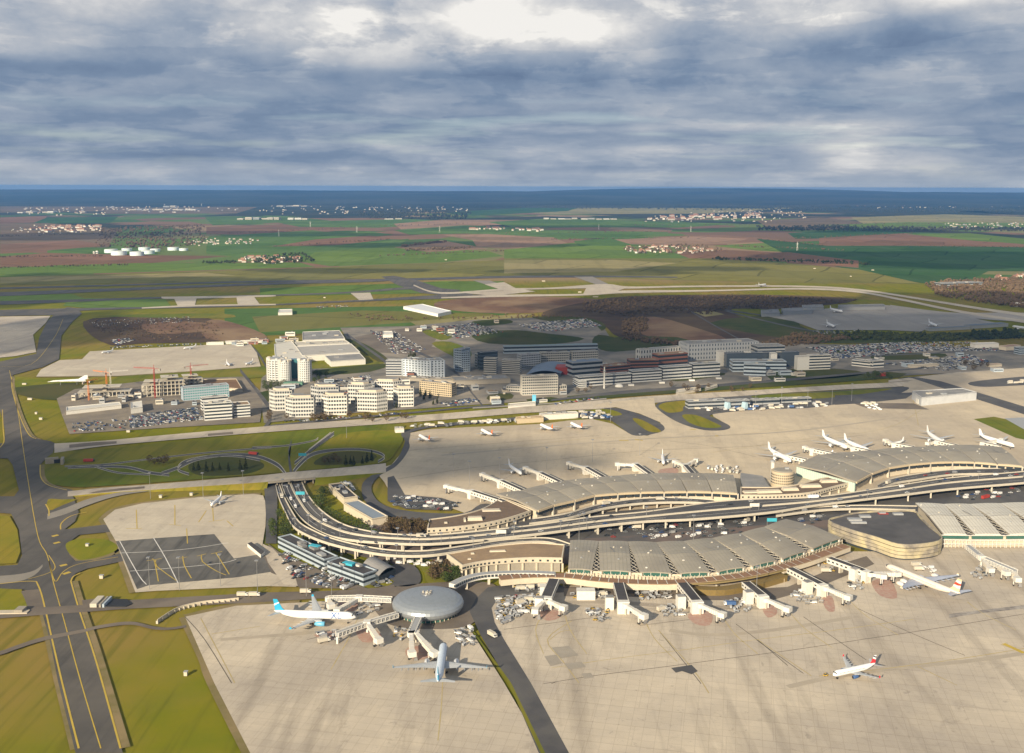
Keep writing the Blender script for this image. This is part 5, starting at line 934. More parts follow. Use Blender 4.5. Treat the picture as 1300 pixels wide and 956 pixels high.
for lab, a, b in [('angled from the upper gangway back toward the blue-tailed airliner', (455, 759), (428, 774)), ('at the end of the lower gangway near the service vehicles', (466, 790), (481, 812)), ('hanging straight down from the satellite gangway', (522, 804), (523, 829)), ('reaching the pale blue airliner door', (528, 803), (552, 829)), ('stubby, left end of the upper gangway', (417, 759), (420, 768))]:
    p, q = G(a[0], a[1], 7), G(b[0], b[1], 7); jetbridge((p.x, p.y, 0), (q.x, q.y, 0), 7.4, 'white jet bridge ' + lab, wd=3.4)
truss_bridge('grey trussed boarding gangway running out from the white-roofed hall at the right', [(1229, 692), (1246, 706), (1289, 724)], 9, 5)
for lab, a, b in [('from the trussed gangway, near end', (1246, 707), (1258, 722)), ('from the trussed gangway, far end', (1286, 722), (1292, 734)), ('from the trussed gangway, middle', (1262, 713), (1278, 726))]:
    p, q = G(a[0], a[1], 8), G(b[0], b[1], 8); jetbridge((p.x, p.y, 0), (q.x, q.y, 0), 8, 'grey-white jet bridge ' + lab)

# ------------------------------------------------------------------ business district
glass2 = pm('blue_grey_glass', (.075, .095, .12), .15, 0, .7); wband = pm('white_banding', (.60, .60, .58)); gband = pm('grey_banding', (.40, .41, .42)); pale = pm('pale_stone', (.50, .475, .42))
def up(pa, pb, top, depth, floors, label, wall=cream, style='band', name='office_block', cat='office building', **k):
    h = hgt(pa[0], pa[1], top); return slab(name, label, pa, pb, depth, h, floors, wall, cat=cat, style=style, **k)
# long white banded row
for i, (a, b, tp) in enumerate([((735, 491), (801, 486), 479), ((803, 485.5), (840, 483), 471.5), ((841.5, 482.5), (878, 480), 466.5), ((880, 479.5), (914, 477.5), 462.5)]):
    up(a, b, tp, 16, 4 if i else 3, 'white office block with dark window bands, %s of the long stepped row' % ('leftmost and lowest', 'second', 'third', 'right end')[i], wband, bandm=wband, grp='stepped white office row')
up((727, 488), (734, 492), 480.5, 14, 3, 'short white end block turning the corner of the stepped office row', wband, bandm=wband)
for a, b, tp, lab in [((800, 470), (836, 469), 458, 'red brick block behind the stepped white row, left'), ((836, 466), (873, 463), 451, 'red brick block behind the stepped white row, right'), ((768, 477), (800, 474), 466, 'low red brick block behind the lowest white block')]: up(a, b, tp, 22, 3, lab, brick_m, bandm=brick_m, roof_m=roof_brown)
up((813, 458), (864, 454), 444, 14, 2, 'white framed block standing behind the red brick blocks', white, bandm=white, style='panel')
up((874, 458), (962, 454), 437, 40, 4, 'large grey office complex with a ribbed flat roof', gband, bandm=gband, roof_m=roof_grey, style='panel', units=8, winm=glass2); up((962, 458), (996, 457), 440, 34, 4, 'right end of the large grey complex with saw-toothed roof edge', gband, bandm=gband, units=4)
up((922, 467), (1014, 465), 449, 14, 4, 'long dark glass office block with white stair towers', blue_grey, bandm=glass2, winm=glass2)
for a, b, tp, lab in [((913, 465), (921, 464.5), 446.5, 'white windowless stair tower at the left end of the dark glass block'), ((945, 466), (953, 466), 447.5, 'white stair tower in the middle of the dark glass block'), ((978, 468), (986, 468), 449, 'white stair tower near the right of the dark glass block'), ((1012, 470), (1027, 469.5), 453, 'white blank-walled end block right of the dark glass block')]: up(a, b, tp, 12, 1, lab, white, 'plain', 'stair_tower', 'tower', units=0)
up((1027, 469.5), (1054, 468.5), 451.5, 12, 5, 'white banded office block raised on dark legs at the right of the district', white, bandm=white)
up((930, 472), (998, 472), 459, 26, 3, 'low blue-white banded building with rounded corners', blue_grey, bandm=pm('pale_blue_band', (.45, .52, .58)), units=3); up((944, 476), (972, 477), 462, 14, 3, 'rounded front block of the low blue-white banded building', blue_grey, bandm=pm('pale_blue_band', (.45, .52, .58)), units=1)
up((1081, 464), (1108, 467), 457, 20, 2, 'low white building with a stepped white roof before the big car park, left part', white, bandm=white, units=4); up((1106, 467), (1122, 466), 458.5, 18, 2, 'low white building with a stepped white roof before the big car park, right part', white, bandm=white, units=3)
up((663, 502), (708, 500.5), 478, 13, 7, 'wide pale hotel slab with a dense grid of windows', pale, 'grid', 'hotel', 'hotel', bandm=pale, units=5); up((643, 497), (662, 498), 490, 15, 2, 'low annex left of the wide pale hotel slab', pale, 'grid', bandm=pale); up((709, 500), (719, 499), 490, 12, 2, 'low annex right of the wide pale hotel slab', pale, 'grid', bandm=pale)
up((533, 500), (573, 504), 484, 15, 6, 'tan office slab with tall ribbed windows beside the trees', tan, 'grid', bandm=tan, units=4)
up((511, 477), (546, 480), 456, 24, 7, 'grey slab tower faced with tall pale vertical panels', grey, 'panel', 'hotel', 'hotel', bandm=pm('pale_panel', (.50, .55, .60)), units=6); up((547, 480), (564, 479), 458, 24, 7, 'right end of the panelled slab tower with its red sign', grey, 'panel', bandm=pm('pale_panel', (.50, .55, .60)), units=3); up((490, 477), (510, 477), 458, 16, 6, 'plain dark grey block left of the panelled slab tower', grey, 'band', bandm=gband, units=1)
up((576, 467), (586, 472), 443, 15, 9, 'pale slim tower standing behind the station roof', pale, 'grid', 'tower_block', 'tower', bandm=blue_grey, units=3); up((586, 472), (597, 469), 444, 13, 9, 'right face block of the pale slim tower', pale, 'grid', 'tower_block', 'tower', bandm=blue_grey, units=1)
up((603, 466), (610, 468), 449, 12, 5, 'thin white tower right of the pale slim tower', white, 'grid', 'tower_block', 'tower', bandm=white); up((610, 470), (632, 468), 448, 12, 5, 'blue glass block behind the banded towers', blue_grey, 'band', bandm=glass2)
up((614, 474), (630, 474.5), 455, 14, 7, 'grey banded tower, left one of the pair behind the station', gband, 'band', 'tower_block', 'tower', bandm=pale, units=2); up((637, 474), (660, 475), 457, 15, 7, 'grey banded tower, right one of the pair behind the station', gband, 'band', 'tower_block', 'tower', bandm=pale, units=2)
up((662, 468), (686, 466), 451, 16, 6, 'blue-grey gridded block behind the red-roofed hall', blue_grey, 'grid', bandm=gband, units=3); up((687, 463), (722, 462), 448, 14, 5, 'long grey gridded block left of the teal-roofed slab', gband, 'grid', bandm=pale, units=3); up((727, 462), (759, 460.5), 447, 14, 5, 'grey gridded block under the teal roof', gband, 'grid', bandm=pale, units=2)
up((640, 449), (759, 446), 440, 12, 2, 'long curved slab with a pale teal roof behind the district', blue_grey, 'band', bandm=blue_grey, roof_m=mat('teal_sheet', (.18, .32, .34), (.15, .28, .30), .2), units=0)
slab('station_roof', 'wide low grey station roof among the towers', (578, 489), (648, 486), 38, 7, 1, conc_d, roof_grey, 'station', 'plain', units=9); slab('station_roof', 'low grey flat roof running left from the station', (515, 483), (576, 486), 16, 5, 1, conc_d, roof_grey, 'station', 'plain', units=4)
t = thing('arched_hall', 'hall with an arched blue roof and a red gable among the hotels', 'hall'); a, b, c, d = G(667, 480), G(712, 478), G(722, 466), G(680, 467); rows = []
for k in range(11): u = k / 10; z = 5 + 6 * math.sin(math.pi * u); rows.append([a.lerp(b, u) + Vector((0, 0, z)), d.lerp(c, u) + Vector((0, 0, z))])
mb = MB(); mb.rings(rows, mat('blue_roof_sheet', (.20, .25, .33), (.17, .22, .29), .1), cap=False, closed=False); mb.build('arched_roof', t); mb = MB(); mb.prism([tuple(p.xy) for p in (a, b, c, d)], -1, 5, glass2, False); mb.build('wall', t)
mb = MB(); g = G(714, 474); mb.prism([(g.x - 12, g.y - 8), (g.x + 16, g.y - 14), (g.x + 16, g.y + 22), (g.x - 8, g.y + 22)], 0, 12, red); mb.build('red_gable', t)
up((727, 478), (765, 475), 460.5, 26, 3, 'blue-roofed hall behind the mast and the stepped white row', blue_grey, 'band', bandm=gband, roof_m=mat('blue_roof_sheet', (.2, .25, .33)))
stone_w = pm('off_white_cladding', (.54, .53, .50)); stone_g = pm('light_grey_cladding', (.44, .44, .43))
# pentagonal white office blocks on the left
def pent(cx, by, wpx, top, floors, lab, depth=24):
    A, B = G(cx - wpx / 2, by), G(cx + wpx / 2, by); w_ = (B - A).length; h = hgt(cx, by, top); r = w_ / 2
    q = [(0, .30), (.30, -.12), (1, .02), (1.0, .55), (.72, .62), (.66, 1.0), (.10, 1.0)]
    if int(cx) % 2: q = [(1 - a_, b_) for a_, b_ in q]
    pts = [(A.x + w_ * a_, A.y + depth * b_) for a_, b_ in q]; wm_ = (white, stone_w, white, stone_g)[int(by + cx) % 4]; t = block('office_block', lab, pts, h, floors, wm_, roof_dbrown, 'office building', 'grid', wm_, 'white angular office blocks', 5)
    c_ = t.location; inn = [(p_[0] - c_.x, p_[1] - c_.y) for p_ in offset(pts, -4.5)]; MB().prism(inn, h - .2, h + 2.8, cream, roof_grey).build('penthouse', t)
for a in [(356, 521, 30, 496, 5, 'white angular office block, back left of the left pair'), (412, 515, 36, 491, 5, 'white angular office block, back of the middle pair'), (457, 512, 30, 488, 5, 'white angular office block, back of the right group'), (493, 507, 34, 484, 5, 'white angular office block, rearmost right'), (380, 529, 37, 505, 5, 'white angular office block, front left, nearest the taxiway'), (424, 526, 33, 502, 5, 'white angular office block, second from the left in front'), (471, 522, 40, 498, 5, 'white angular office block, third from the left in front'), (512, 516, 26, 493, 5, 'white angular office block, right end of the front row')]: pent(*a)
# twin-towered hotel
t = thing('twin_hotel', 'large white hotel with two rounded wings around a teal glass centre', 'hotel'); hh = hgt(365, 486, 459)
def curved(mb, cx, by, rpx, z0, z1, m, off=0, n=22):
    c = G(cx, by); r = rpx / 2 * (G(cx + 1, by) - G(cx, by)).length; c.y += r * .8; mb.tube((c.x, c.y, z0), (c.x, c.y, z1), r + off, m, 9); return c, r
for (cx, by, w_) in ((350, 484, 26), (361, 486.5, 15), (386, 485, 17)):
    mb = MB(); curved(mb, cx, by, w_, -1, hh, glass); mb.build('window_band', t); mb = MB()
    for k in range(10): curved(mb, cx, by, w_, k * hh / 9.3 - .6, k * hh / 9.3 + hh / 9.3 * .42, wband, .35)
    for q in range(20):
        c = G(cx, by); r = w_ / 2 * (G(cx + 1, by) - G(cx, by)).length; c.y += r * .8; a = q / 20 * 2 * math.pi; mb.box((c.x + (r + .1) * math.cos(a), c.y + (r + .1) * math.sin(a), hh / 2), (.7, 1.6, hh), wband, a)
    mb.build('balcony_band', t); mb = MB(); curved(mb, cx, by, w_ * .8, hh, hh + 2.4, grey if cx < 380 else steel); mb.build('roof', t); mb = MB()
    for q in range(9): c = G(cx, by); r = w_ / 2 * (G(cx + 1, by) - G(cx, by)).length; c.y += r * .8; a = q / 9 * 2 * math.pi; mb.box((c.x + r * .86 * math.cos(a), c.y + r * .86 * math.sin(a), hh + 1.4), (5.5, 3.4, 3.2), wband if q % 2 else conc, a)
    mb.build('roof_crown', t)
g = G(372, 481); mb = MB(); mb.box((g.x, g.y + 12, hh * .45), (16, 14, hh * .9), pm('teal_glass', (.05, .17, .19), .12, 0, .8), .1); mb.build('glass_centre', t); mb = MB(); g = G(372, 489); mb.box((g.x, g.y + 4, 2), (30, 12, 5), pm('green_canopy', (.10, .22, .16))); mb.build('canopy', t)
# warehouses behind
def pslab(name, label, px, h, wall, roof_m, cat='warehouse', units=3, strips=()):
    pts = [tuple(G(p[0], p[1], h).xy) for p in px]; t = block(name, label, pts, h, 1, wall, roof_m, cat, 'plain', units=units); return t
pslab('warehouse', 'big cargo shed roof, white left wing behind the rounded hotel', [(350, 457), (390, 455), (370, 433), (348, 437)], 9, white, roof_white)
pslab('warehouse', 'big cargo shed, rear grey roof bay', [(384, 432), (438, 430), (431, 419.5), (384, 421.5)], 10, white, roof_grey, units=5); pslab('warehouse', 'big cargo shed, broad middle roof bay', [(384, 451.5), (457, 447), (446, 436.5), (376, 440)], 10, white, mat('ribbed_roof', (.40, .38, .35), (.34, .33, .31), .1, None), units=2)
pslab('warehouse', 'big cargo shed, front grey roof bay with a long white eaves wall', [(420, 459), (464, 456), (457, 448.5), (412, 451.5)], 9, white, roof_grey, units=1); pslab('warehouse', 'big cargo shed, low white bay between the roofs', [(378, 438.5), (444, 435.5), (438, 431.5), (374, 434)], 8, white, conc, units=8)
pslab('warehouse', 'small white building beside the car park with the pale roof', [(486, 425), (499, 425), (498, 420.5), (486, 420.5)], 6, white, white, units=0)
pslab('warehouse', 'big low hangar with a grey roof at the right edge of the apron', [(1170, 505), (1240, 498), (1222, 493), (1158, 496.5)], 12, mat('hangar_wall', (.50, .51, .52)), roof_grey, 'hangar', 3)
g = G(1170, 512); MBx = MB(); MBx.box((g.x + 6, g.y, 3), (26, 9, 7), white); tag(MBx.build('loading_annex'), 'low white annex at the left front corner of the grey-roofed hangar', 'annex')
for i, p in enumerate([[(967, 398), (990, 397), (988, 392.5), (966, 393.5)], [(994, 396), (1032, 394), (1030, 390), (992, 391.5)], [(1020, 391), (1046, 390), (1044, 386.5), (1018, 387.5)], [(1066, 390), (1124, 389), (1122, 386), (1064, 387)]]): pslab('cargo_shed', 'grey cargo shed, %s along the far edge of the cargo apron' % ('first from the left', 'second', 'third, set back', 'long last one')[i], p, 8, grey, roof_grey, units=1)
pslab('marquee', 'big white tent-roofed hall standing in the far grass field', [(512, 389), (556, 398.5), (573, 395), (536, 386)], 7, white_p, white_p, 'hall', 0)
pslab('shed', 'small white shed left of the far hall in the grass', [(353, 397), (371, 396.5), (371, 392.5), (354, 393)], 6, white, white, 'shed', 0)
pslab('long_shed', 'long low white shed beside the left car park', [(84, 522), (154, 514), (152, 510.5), (84, 517)], 5, white, mat('pale_sheet', (.55, .54, .50)), 'shed', 0); pslab('shed', 'small boxy white building at the right end of the long white shed', [(166, 519), (181, 517), (180, 509), (166, 511)], 7, white, white, 'shed', 2)
up((233, 509), (291, 504), 493, 16, 5, 'office block with a turquoise chequered glass front', grey, 'grid', bandm=blue_grey, winm=pm('turquoise_glass', (.08, .28, .28), .15, 0, .7), units=3)
up((260, 534), (295, 531.5), 513, 15, 5, 'white banded office block, left and taller of the pair by the car park', wband, bandm=wband, units=5); up((297, 530), (318, 528.5), 515, 24, 4, 'white banded office block, right of the pair with a tan roof', wband, bandm=wband, roof_m=roof_brown, units=1); up((257, 521), (290, 518), 505.5, 12, 4, 'white banded office block just behind the pair by the car park', wband, bandm=wband, units=3)
pslab('works_building', 'cream walled compound with bare orange earth inside', [(254, 490), (308, 494), (300, 481), (258, 482)], 4, cream, soil, 'building', 0)
# concrete frames under construction
def frame(lab, pa, pb, top, depth, floors):
    pts = foot(pa, pb, depth); h = hgt(pa[0], pa[1], top); t = thing('concrete_frame', lab, 'building site'); a, b = Vector(pts[0]), Vector(pts[1]); nrm = Vector(pts[3]) - a
    for k in range(floors + 1): z = k * h / floors; MB().prism(pts if k < floors else [tuple(a.lerp(b, .1)), tuple(a.lerp(b, .8)), tuple(a.lerp(b, .8) + nrm), tuple(a.lerp(b, .1) + nrm)], z - .4, z, conc).build('floor_slab', t)
    n = max(3, int((b - a).length / 6))
    for v_ in (0.04, .5, .96):
        for i in range(n + 1): q = a.lerp(b, .03 + .94 * i / n) + nrm * v_; MB().box((q.x, q.y, h / 2 - h / floors / 2), (.9, .9, h - h / floors), conc).build('column', t)
    q = a.lerp(b, .5) + nrm * .5; MB().box((q.x, q.y, h / 2), (6, 6, h + 3), conc_d).build('core', t)
    return t
frame('low concrete frame under construction beside the display jet', (98, 505), (166, 502.5), 493, 26, 2); frame('tall concrete frame under construction, left of two', (180, 504), (206, 503), 485, 22, 4); frame('tall concrete frame under construction, middle with many floors', (202, 503), (234, 501), 480, 26, 5); frame('concrete frame under construction at the back right', (230, 494), (258, 492), 478, 20, 4)
mb = MB(); q = [G(95, 490), G(170, 488), G(230, 500), G(310, 500), G(335, 536), G(200, 545), G(90, 550), G(70, 505)]; poly('construction_ground', [(72, 506), (95, 494), (180, 484), (250, 480), (310, 478), (335, 500), (330, 536), (210, 543), (88, 551), (78, 525)], mat('site_dirt', (.20, .17, .13), (.26, .22, .17), .05, (.16, .14, .12), .02, 1), B0 - .6)
def crane(px, by, top, col, lab, jl=34, ang=.5):
    g = G(px, by); h = hgt(px, by, top); t = thing('tower_crane', lab, 'tower crane', (g.x, g.y, 0), ang); mb = MB()
    for sx_ in (-.8, .8):
        for sy_ in (-.8, .8): mb.tube((sx_, sy_, -1), (sx_, sy_, h), .18, col, 4)
    k = int(h / 2.2)
    for j in range(k):
        z = j * h / k; z2 = (j + 1) * h / k
        for s in (-.8, .8): mb.tube((-.8, s, z), (.8, s, z2), .12, col, 4); mb.tube((s, -.8, z2), (s, .8, z), .12, col, 4)
    mb.build('mast', t); mb = MB()
    for y in (-.6, .6): mb.tube((-11, y, h), (jl, y, h), .17, col, 4)
    mb.tube((-2, 0, h + 1.6), (jl, 0, h + 1.2), .17, col, 4)
    for j in range(int(jl / 2)): mb.tube((j * 2, -.6, h), (j * 2 + 1, 0, h + 1.4), .1, col, 4); mb.tube((j * 2 + 1, 0, h + 1.4), (j * 2 + 2, .6, h), .1, col, 4)
    mb.build('jib', t); mb = MB(); mb.tube((0, 0, h), (0, 0, h + 6), .3, col, 5); mb.tube((0, 0, h + 6), (jl * .7, 0, h + 1.4), .08, steel, 3); mb.tube((0, 0, h + 6), (-10, 0, h), .08, steel, 3); mb.build('cat_head', t)
    MB().box((-9.5, 0, h - 1.2), (3, 2, 3), conc_d).build('counterweight', t); MB().box((1.4, -1.4, h - 1), (1.6, 1.6, 2), white).build('cab', t)
for a in [(136, 499, 473, orange, 'orange tower crane over the low concrete frame', 30, 2.6), (141, 499, 472, white, 'white tower crane just right of the orange one', 26, .4), (197, 505, 468, red, 'red and white tower crane in front of the tall frames', 34, 2.9), (243, 492, 465, red, 'red tower crane at the back of the tall frames', 28, .6), (113, 508, 484, orange, 'short orange crane at the left corner of the site', 20, 1.2)]: crane(*a)
# small buildings along the far edge of the central apron
for i, (a, b, tp, m) in enumerate([((687, 532.5), (734, 530), 526.5, white), ((657, 537), (690, 535), 531.5, tan), ((502, 549.5), (513, 549), 544.5, white)]): up(a, b, tp, 10, 1, ('white shed with a jagged roof edge beside the apron', 'low tan shed left of the jagged-roofed white shed', 'small white hut at the left corner of the central apron')[i], m, 'plain', 'shed', 'shed', roof_m=(roof_grey, roof_brown, white)[i], units=3)
for i, (a, b, tp, dp) in enumerate([((874, 519), (922, 517), 510, 14), ((922, 518.5), (952, 517), 509.5, 12), ((956, 514), (990, 512.5), 508, 10), ((992, 511.5), (1030, 510), 506.5, 10)]): up(a, b, tp, dp, 2 if i < 2 else 1, ('low grey office building behind the grassy island', 'low hall with pale blue end walls next to the grey office', 'open dark shed along the apron, left', 'open dark shed along the apron, right')[i], blue_grey if i < 2 else grey, 'band', 'apron_building', 'building', bandm=grey, units=3)
for i, px in enumerate([923, 945]): g = G(px, 518); MB().box((g.x, g.y - 2, 4), (7, 8, 10), pm('sky_blue_wall', (.38, .52, .60)), .5, (.5, 1)).build('sail_canopy'); o = bpy.data.objects['sail_canopy' if i == 0 else 'sail_canopy.001']; tag(o, 'pale blue sloping canopy, %s of the two by the low hall' % ('left', 'right')[i], 'canopy')
pslab('ground_slab', 'long white wall panel lying by the ramp road below the stepped row', [(858, 499), (890, 494), (889, 491), (859, 494.5)], 2.5, conc, conc, 'wall', 0); pslab('ground_slab', 'short pale ramp wall right of the long white one', [(895, 494), (911, 489.5), (910, 487.5), (896, 491)], 2.5, conc, conc, 'wall', 0); pslab('ground_slab', 'long white low roof by the taxiway beside the blue totem', [(645, 515.5), (680, 512), (680, 509.5), (645, 512.5)], 3, white, conc, 'canopy', 0)
g = G(678, 512); MB().box((g.x, g.y, 6), (5.5, 3, 13), pm('sky_blue_sign', (.12, .42, .62))).build('blue_totem'); tag(bpy.data.objects['blue_totem'], 'tall sky-blue totem by the middle taxiway', 'totem')
t = thing('white_mast', 'tall white concrete mast in front of the stepped white row', 'mast'); g = G(767, 493); MB().tube((g.x, g.y, -1), (g.x, g.y, 34), 1.5, white, 12, 1.0).build('mast_shaft', t); MB().tube((g.x, g.y, 27), (g.x, g.y, 27.8), 2.6, grey, 12).build('mast_collar', t)
t = thing('white_dome', 'small white domed pavilion right of the tall white mast', 'pavilion'); g = G(786, 491); mb = MB(); mb.rings([[(g.x + r * math.cos(i * math.pi / 8), g.y + r * .7 * math.sin(i * math.pi / 8), z) for i in range(16)] for r, z in ((7, -1), (6.6, 1.5), (5, 3.4), (2.5, 4.6), (.2, 5))], white); mb.build('dome_shell', t, True)
for (x, y, w_, lab) in [(801, 489, 9, 'first'), (840, 486, 9, 'second'), (878, 483, 9, 'third'), (912, 480.5, 9, 'last')]: g = G(x, y); MB().box((g.x, g.y - 2, .5), (w_, 6, 3), white).build('entrance_pod'); o = [q for q in bpy.data.objects if q.name.startswith('entrance_pod')][-1]; tag(o, 'white entrance pod under the stepped white row, %s from the left' % lab, 'entrance')
slab('building', 'long blue-roofed shed along the near edge of the cargo apron, left part', (1181, 420), (1232, 417.5), 16, 5, 1, grey, mat('slate_blue_sheet', (.16, .20, .25)), 'shed', 'plain', units=0); slab('building', 'long blue-roofed shed along the near edge of the cargo apron, right part', (1233, 417), (1280, 414), 22, 6, 1, grey, mat('slate_blue_sheet', (.16, .20, .25)), 'shed', 'plain', units=0)
slab('building', 'long grey industrial building among dark trees at the far right', (1197, 365), (1248, 363), 40, 12, 2, grey, roof_grey, 'industrial building', 'band', units=3); slab('building', 'bright white shed at the right edge beyond the woods', (1289, 389), (1330, 388), 20, 8, 1, white, white, 'shed', 'plain', units=0)
slab('building', 'orange tiled building at the right edge in the car parks', (1277, 445), (1296, 443), 16, 7, 1, cream, tile, 'building', 'plain', units=0); slab('building', 'pale low hall under the mobile crane at the right edge', (1238, 442), (1268, 441), 16, 8, 1, white, white, 'building', 'plain', units=0); slab('building', 'small red-roofed building in the right car park', (1257, 466), (1272, 465), 10, 4, 1, cream, tile, 'building', 'plain', units=0); slab('building', 'grey-blue block at the very right edge behind the car parks', (1294, 450), (1320, 449), 16, 12, 3, blue_grey, roof_grey, 'building', 'band', units=0)
slab('building', 'low cream twin-roofed building in the right car park', (1156, 467), (1192, 465), 8, 4, 1, cream, roof_white, 'building', 'plain', units=0); slab('building', 'small red and white building beside the right end of the grass', (1115, 478), (1128, 477), 8, 4, 1, red, roof_brown, 'building', 'plain', units=0)
slab('portal_cabin', 'row of pale cabins behind the long pale apron, left part', (262, 437.5), (284, 437), 8, 3.5, 1, white, white, 'cabin', 'plain', units=0); slab('portal_cabin', 'row of pale cabins behind the long pale apron, right part', (286, 436.5), (334, 434.5), 10, 4, 1, white, roof_white, 'cabin', 'plain', units=4)

def inpoly(x, y, P):
    r = False; n = len(P)
    for i in range(n):
        x1, y1 = P[i]; x2, y2 = P[(i + 1) % n]
        if (y1 > y) != (y2 > y) and x < (x2 - x1) * (y - y1) / (y2 - y1) + x1: r = not r
    return r
def lows(px, n, where, smin=8, smax=22, sd_=1):
    rn = random.Random(sd_); P = [tuple(G(a, b).xy) for a, b in px]; x0, x1 = min(p[0] for p in P), max(p[0] for p in P); y0, y1 = min(p[1] for p in P), max(p[1] for p in P); k = 0
    while k < n:
        x, y = rn.uniform(x0, x1), rn.uniform(y0, y1); w_, d_, h = rn.uniform(smin, smax), rn.uniform(6, 14), rn.uniform(3, 8); a = rn.uniform(0, .35)
        if not inpoly(x, y, P): continue
        k += 1; t = thing('low_building', 'small low building ' + where, 'building', (x, y, 0), a, 'small low buildings ' + where); m = rn.choice([white, cream, grey, conc, blue_grey, brick_m]); t['label'] = 'small low %s building %s' % ({white: 'white', cream: 'cream', grey: 'grey', conc: 'beige', blue_grey: 'blue-grey', brick_m: 'red brick'}[m] + (' narrow' if w_ < 15 else ' wide'), where); MB().box((0, 0, h / 2 - .5), (w_, d_, h + 1), m).build('wall', t); MB().box((0, 0, h), (w_ - .8, d_ - .8, .5), rn.choice([roof_grey, roof_dark, roof_brown, conc])).build('roof', t)
        mb = MB(); mb.box((0, -d_ / 2, h * .55), (w_ * .86, .3, h * .25), glass); mb.build('window_band', t); MB().box((w_ * .2, 0, h + .9), (2.4, 2, 1.6), steel).build('rooftop_unit', t)
# ------------------------------------------------------------------ district ground, roads, car parks
dist_m = mat('district_paving', (.20, .185, .16), (.12, .115, .105), .035, (.29, .25, .20), .014, .95)
poly('district_paving', [(335, 537), (330, 500), (332, 480), (344, 470), (400, 468), (480, 466), (492, 458), (470, 440), (440, 430), (432, 416), (520, 414), (600, 406), (680, 403), (742, 406), (764, 412), (786, 446), (880, 440), (960, 434), (1000, 436), (1300, 442), (1360, 446), (1360, 466), (1200, 474), (1050, 482), (900, 491), (700, 507), (560, 517), (450, 524), (400, 530)], dist_m, B0 - .9)
for p in [[(500, 418), (545, 414), (560, 420), (548, 440), (575, 447), (560, 452), (470, 447), (450, 428)], ]: poly('parking_pavement', p, asphalt_b, B0 - .7)
for p in [[(536, 421), (556, 418), (575, 426), (560, 432)], [(548, 436), (572, 434), (598, 446), (592, 458), (574, 452)]]: poly('grass', p, grass_g, B0 - .5, 3)
for p in [[(600, 424), (650, 419), (700, 424), (742, 430), (700, 437), (620, 436)], [(440, 430), (462, 436), (492, 455), (480, 459), (452, 440)], [(676, 402), (742, 403), (768, 412), (764, 420), (750, 410), (700, 408)], [(600, 408), (640, 405), (650, 410), (610, 414)], [(760, 425), (790, 432), (800, 444), (770, 446), (752, 436)], [(840, 476), (900, 472), (920, 476), (860, 484)], [(1060, 444), (1110, 441), (1120, 444), (1070, 448)]]: poly('grass', p, grass_d, B0 - .55, 3)
for p in [[(620, 502), (648, 499), (650, 506), (622, 509)], [(668, 507), (700, 504), (712, 508), (680, 511)], [(720, 503), (800, 496), (900, 489), (1060, 478), (1130, 472), (1142, 479), (960, 492), (830, 501), (740, 507)], [(985, 470), (1060, 468), (1100, 474), (1060, 480), (980, 483)], [(1105, 452), (1140, 448), (1200, 449), (1190, 455), (1120, 457)], [(1140, 480), (1215, 474), (1222, 478), (1160, 484)], [(400, 470), (480, 462), (495, 463), (470, 472), (410, 476)], [(330, 498), (352, 496), (356, 506), (338, 510)]]: poly('grass', p, grass_d, B0 - .5, 2)
for r in [[(333, 545, 3), (345, 525, 10), (325, 495, 6), (305, 470, 5)], [(340, 541, 2.5), (420, 533, 2.5), (520, 524, 2), (640, 513, 2)], [(700, 508, 2), (780, 499, 4), (900, 490, 3.5), (1000, 482, 3), (1100, 473, 2), (1180, 467, 2)], [(470, 420, 3), (520, 442, 3), (575, 470, 4), (600, 500, 3), (612, 514, 3)], [(440, 424, 3), (480, 452, 4), (500, 468, 4)], [(318, 438, 3), (330, 452, 4), (340, 470, 4)], [(870, 391, 1.2), (905, 412, 1.5), (945, 434, 1.5)], [(980, 402, 1), (920, 394, 1.4), (1000, 414, 1.5), (1040, 421, 1.2)], [(1100, 452, 1.2), (1190, 448, 1.5), (1260, 444, 1.5), (1320, 452, 2)]]: band('road', r, asphalt_d, B0 - .4 + random.random() * .2)
band('road', [(600, 518, 1.6), (700, 512, 1.6), (770, 506, 1.5)], pm('pale_track', (.34, .31, .26)), B0 - .2)
band('road', [(1128, 484, 3), (1180, 478.5, 4), (1220, 473.5, 3)], concrete, B0)

# ------------------------------------------------------------------ vehicles
def vmesh(name, L, W, Hh, col, cab=None, hood=.25, win=glass):
    mb = MB(); lo = Hh * .5
    mb.box((0, 0, .3 + (lo - .3) / 2), (L, W, lo - .3), col); mb.box((-L * .05, 0, lo + (Hh - lo) / 2), (L * .58, W * .92, Hh - lo), win, 0, (.78, .86)); mb.box((-L * .06, 0, Hh + .02), (L * .42, W * .76, .08), col)
    for x in (-L * .31, L * .31):
        for y in (-W / 2, W / 2): mb.tube((x, y - .1, .32), (x, y + .1, .32), .32, rubber, 6)
    o = mb.build(name); COL.objects.unlink(o); me = o.data; bpy.data.objects.remove(o); return me
def bmesh_box(name, L, W, Hh, body, cabc, cabl=.25, fl=.6):
    mb = MB(); mb.box((-L * cabl / 2, 0, fl + (Hh - fl) / 2), (L * (1 - cabl), W, Hh - fl), body); mb.box((L / 2 - L * cabl / 2 + .05, 0, fl + (Hh * .8 - fl) / 2), (L * cabl - .1, W * .96, Hh * .8 - fl), cabc); mb.box((L / 2 - L * cabl * .25, 0, Hh * .66), (L * cabl * .52, W * .98, Hh * .2), glass)
    for x in (-L * .33, L * .33):
        for y in (-W / 2, W / 2): mb.tube((x, y - .12, .42), (x, y + .12, .42), .42, rubber, 6)
    o = mb.build(name); COL.objects.unlink(o); me = o.data; bpy.data.objects.remove(o); return me
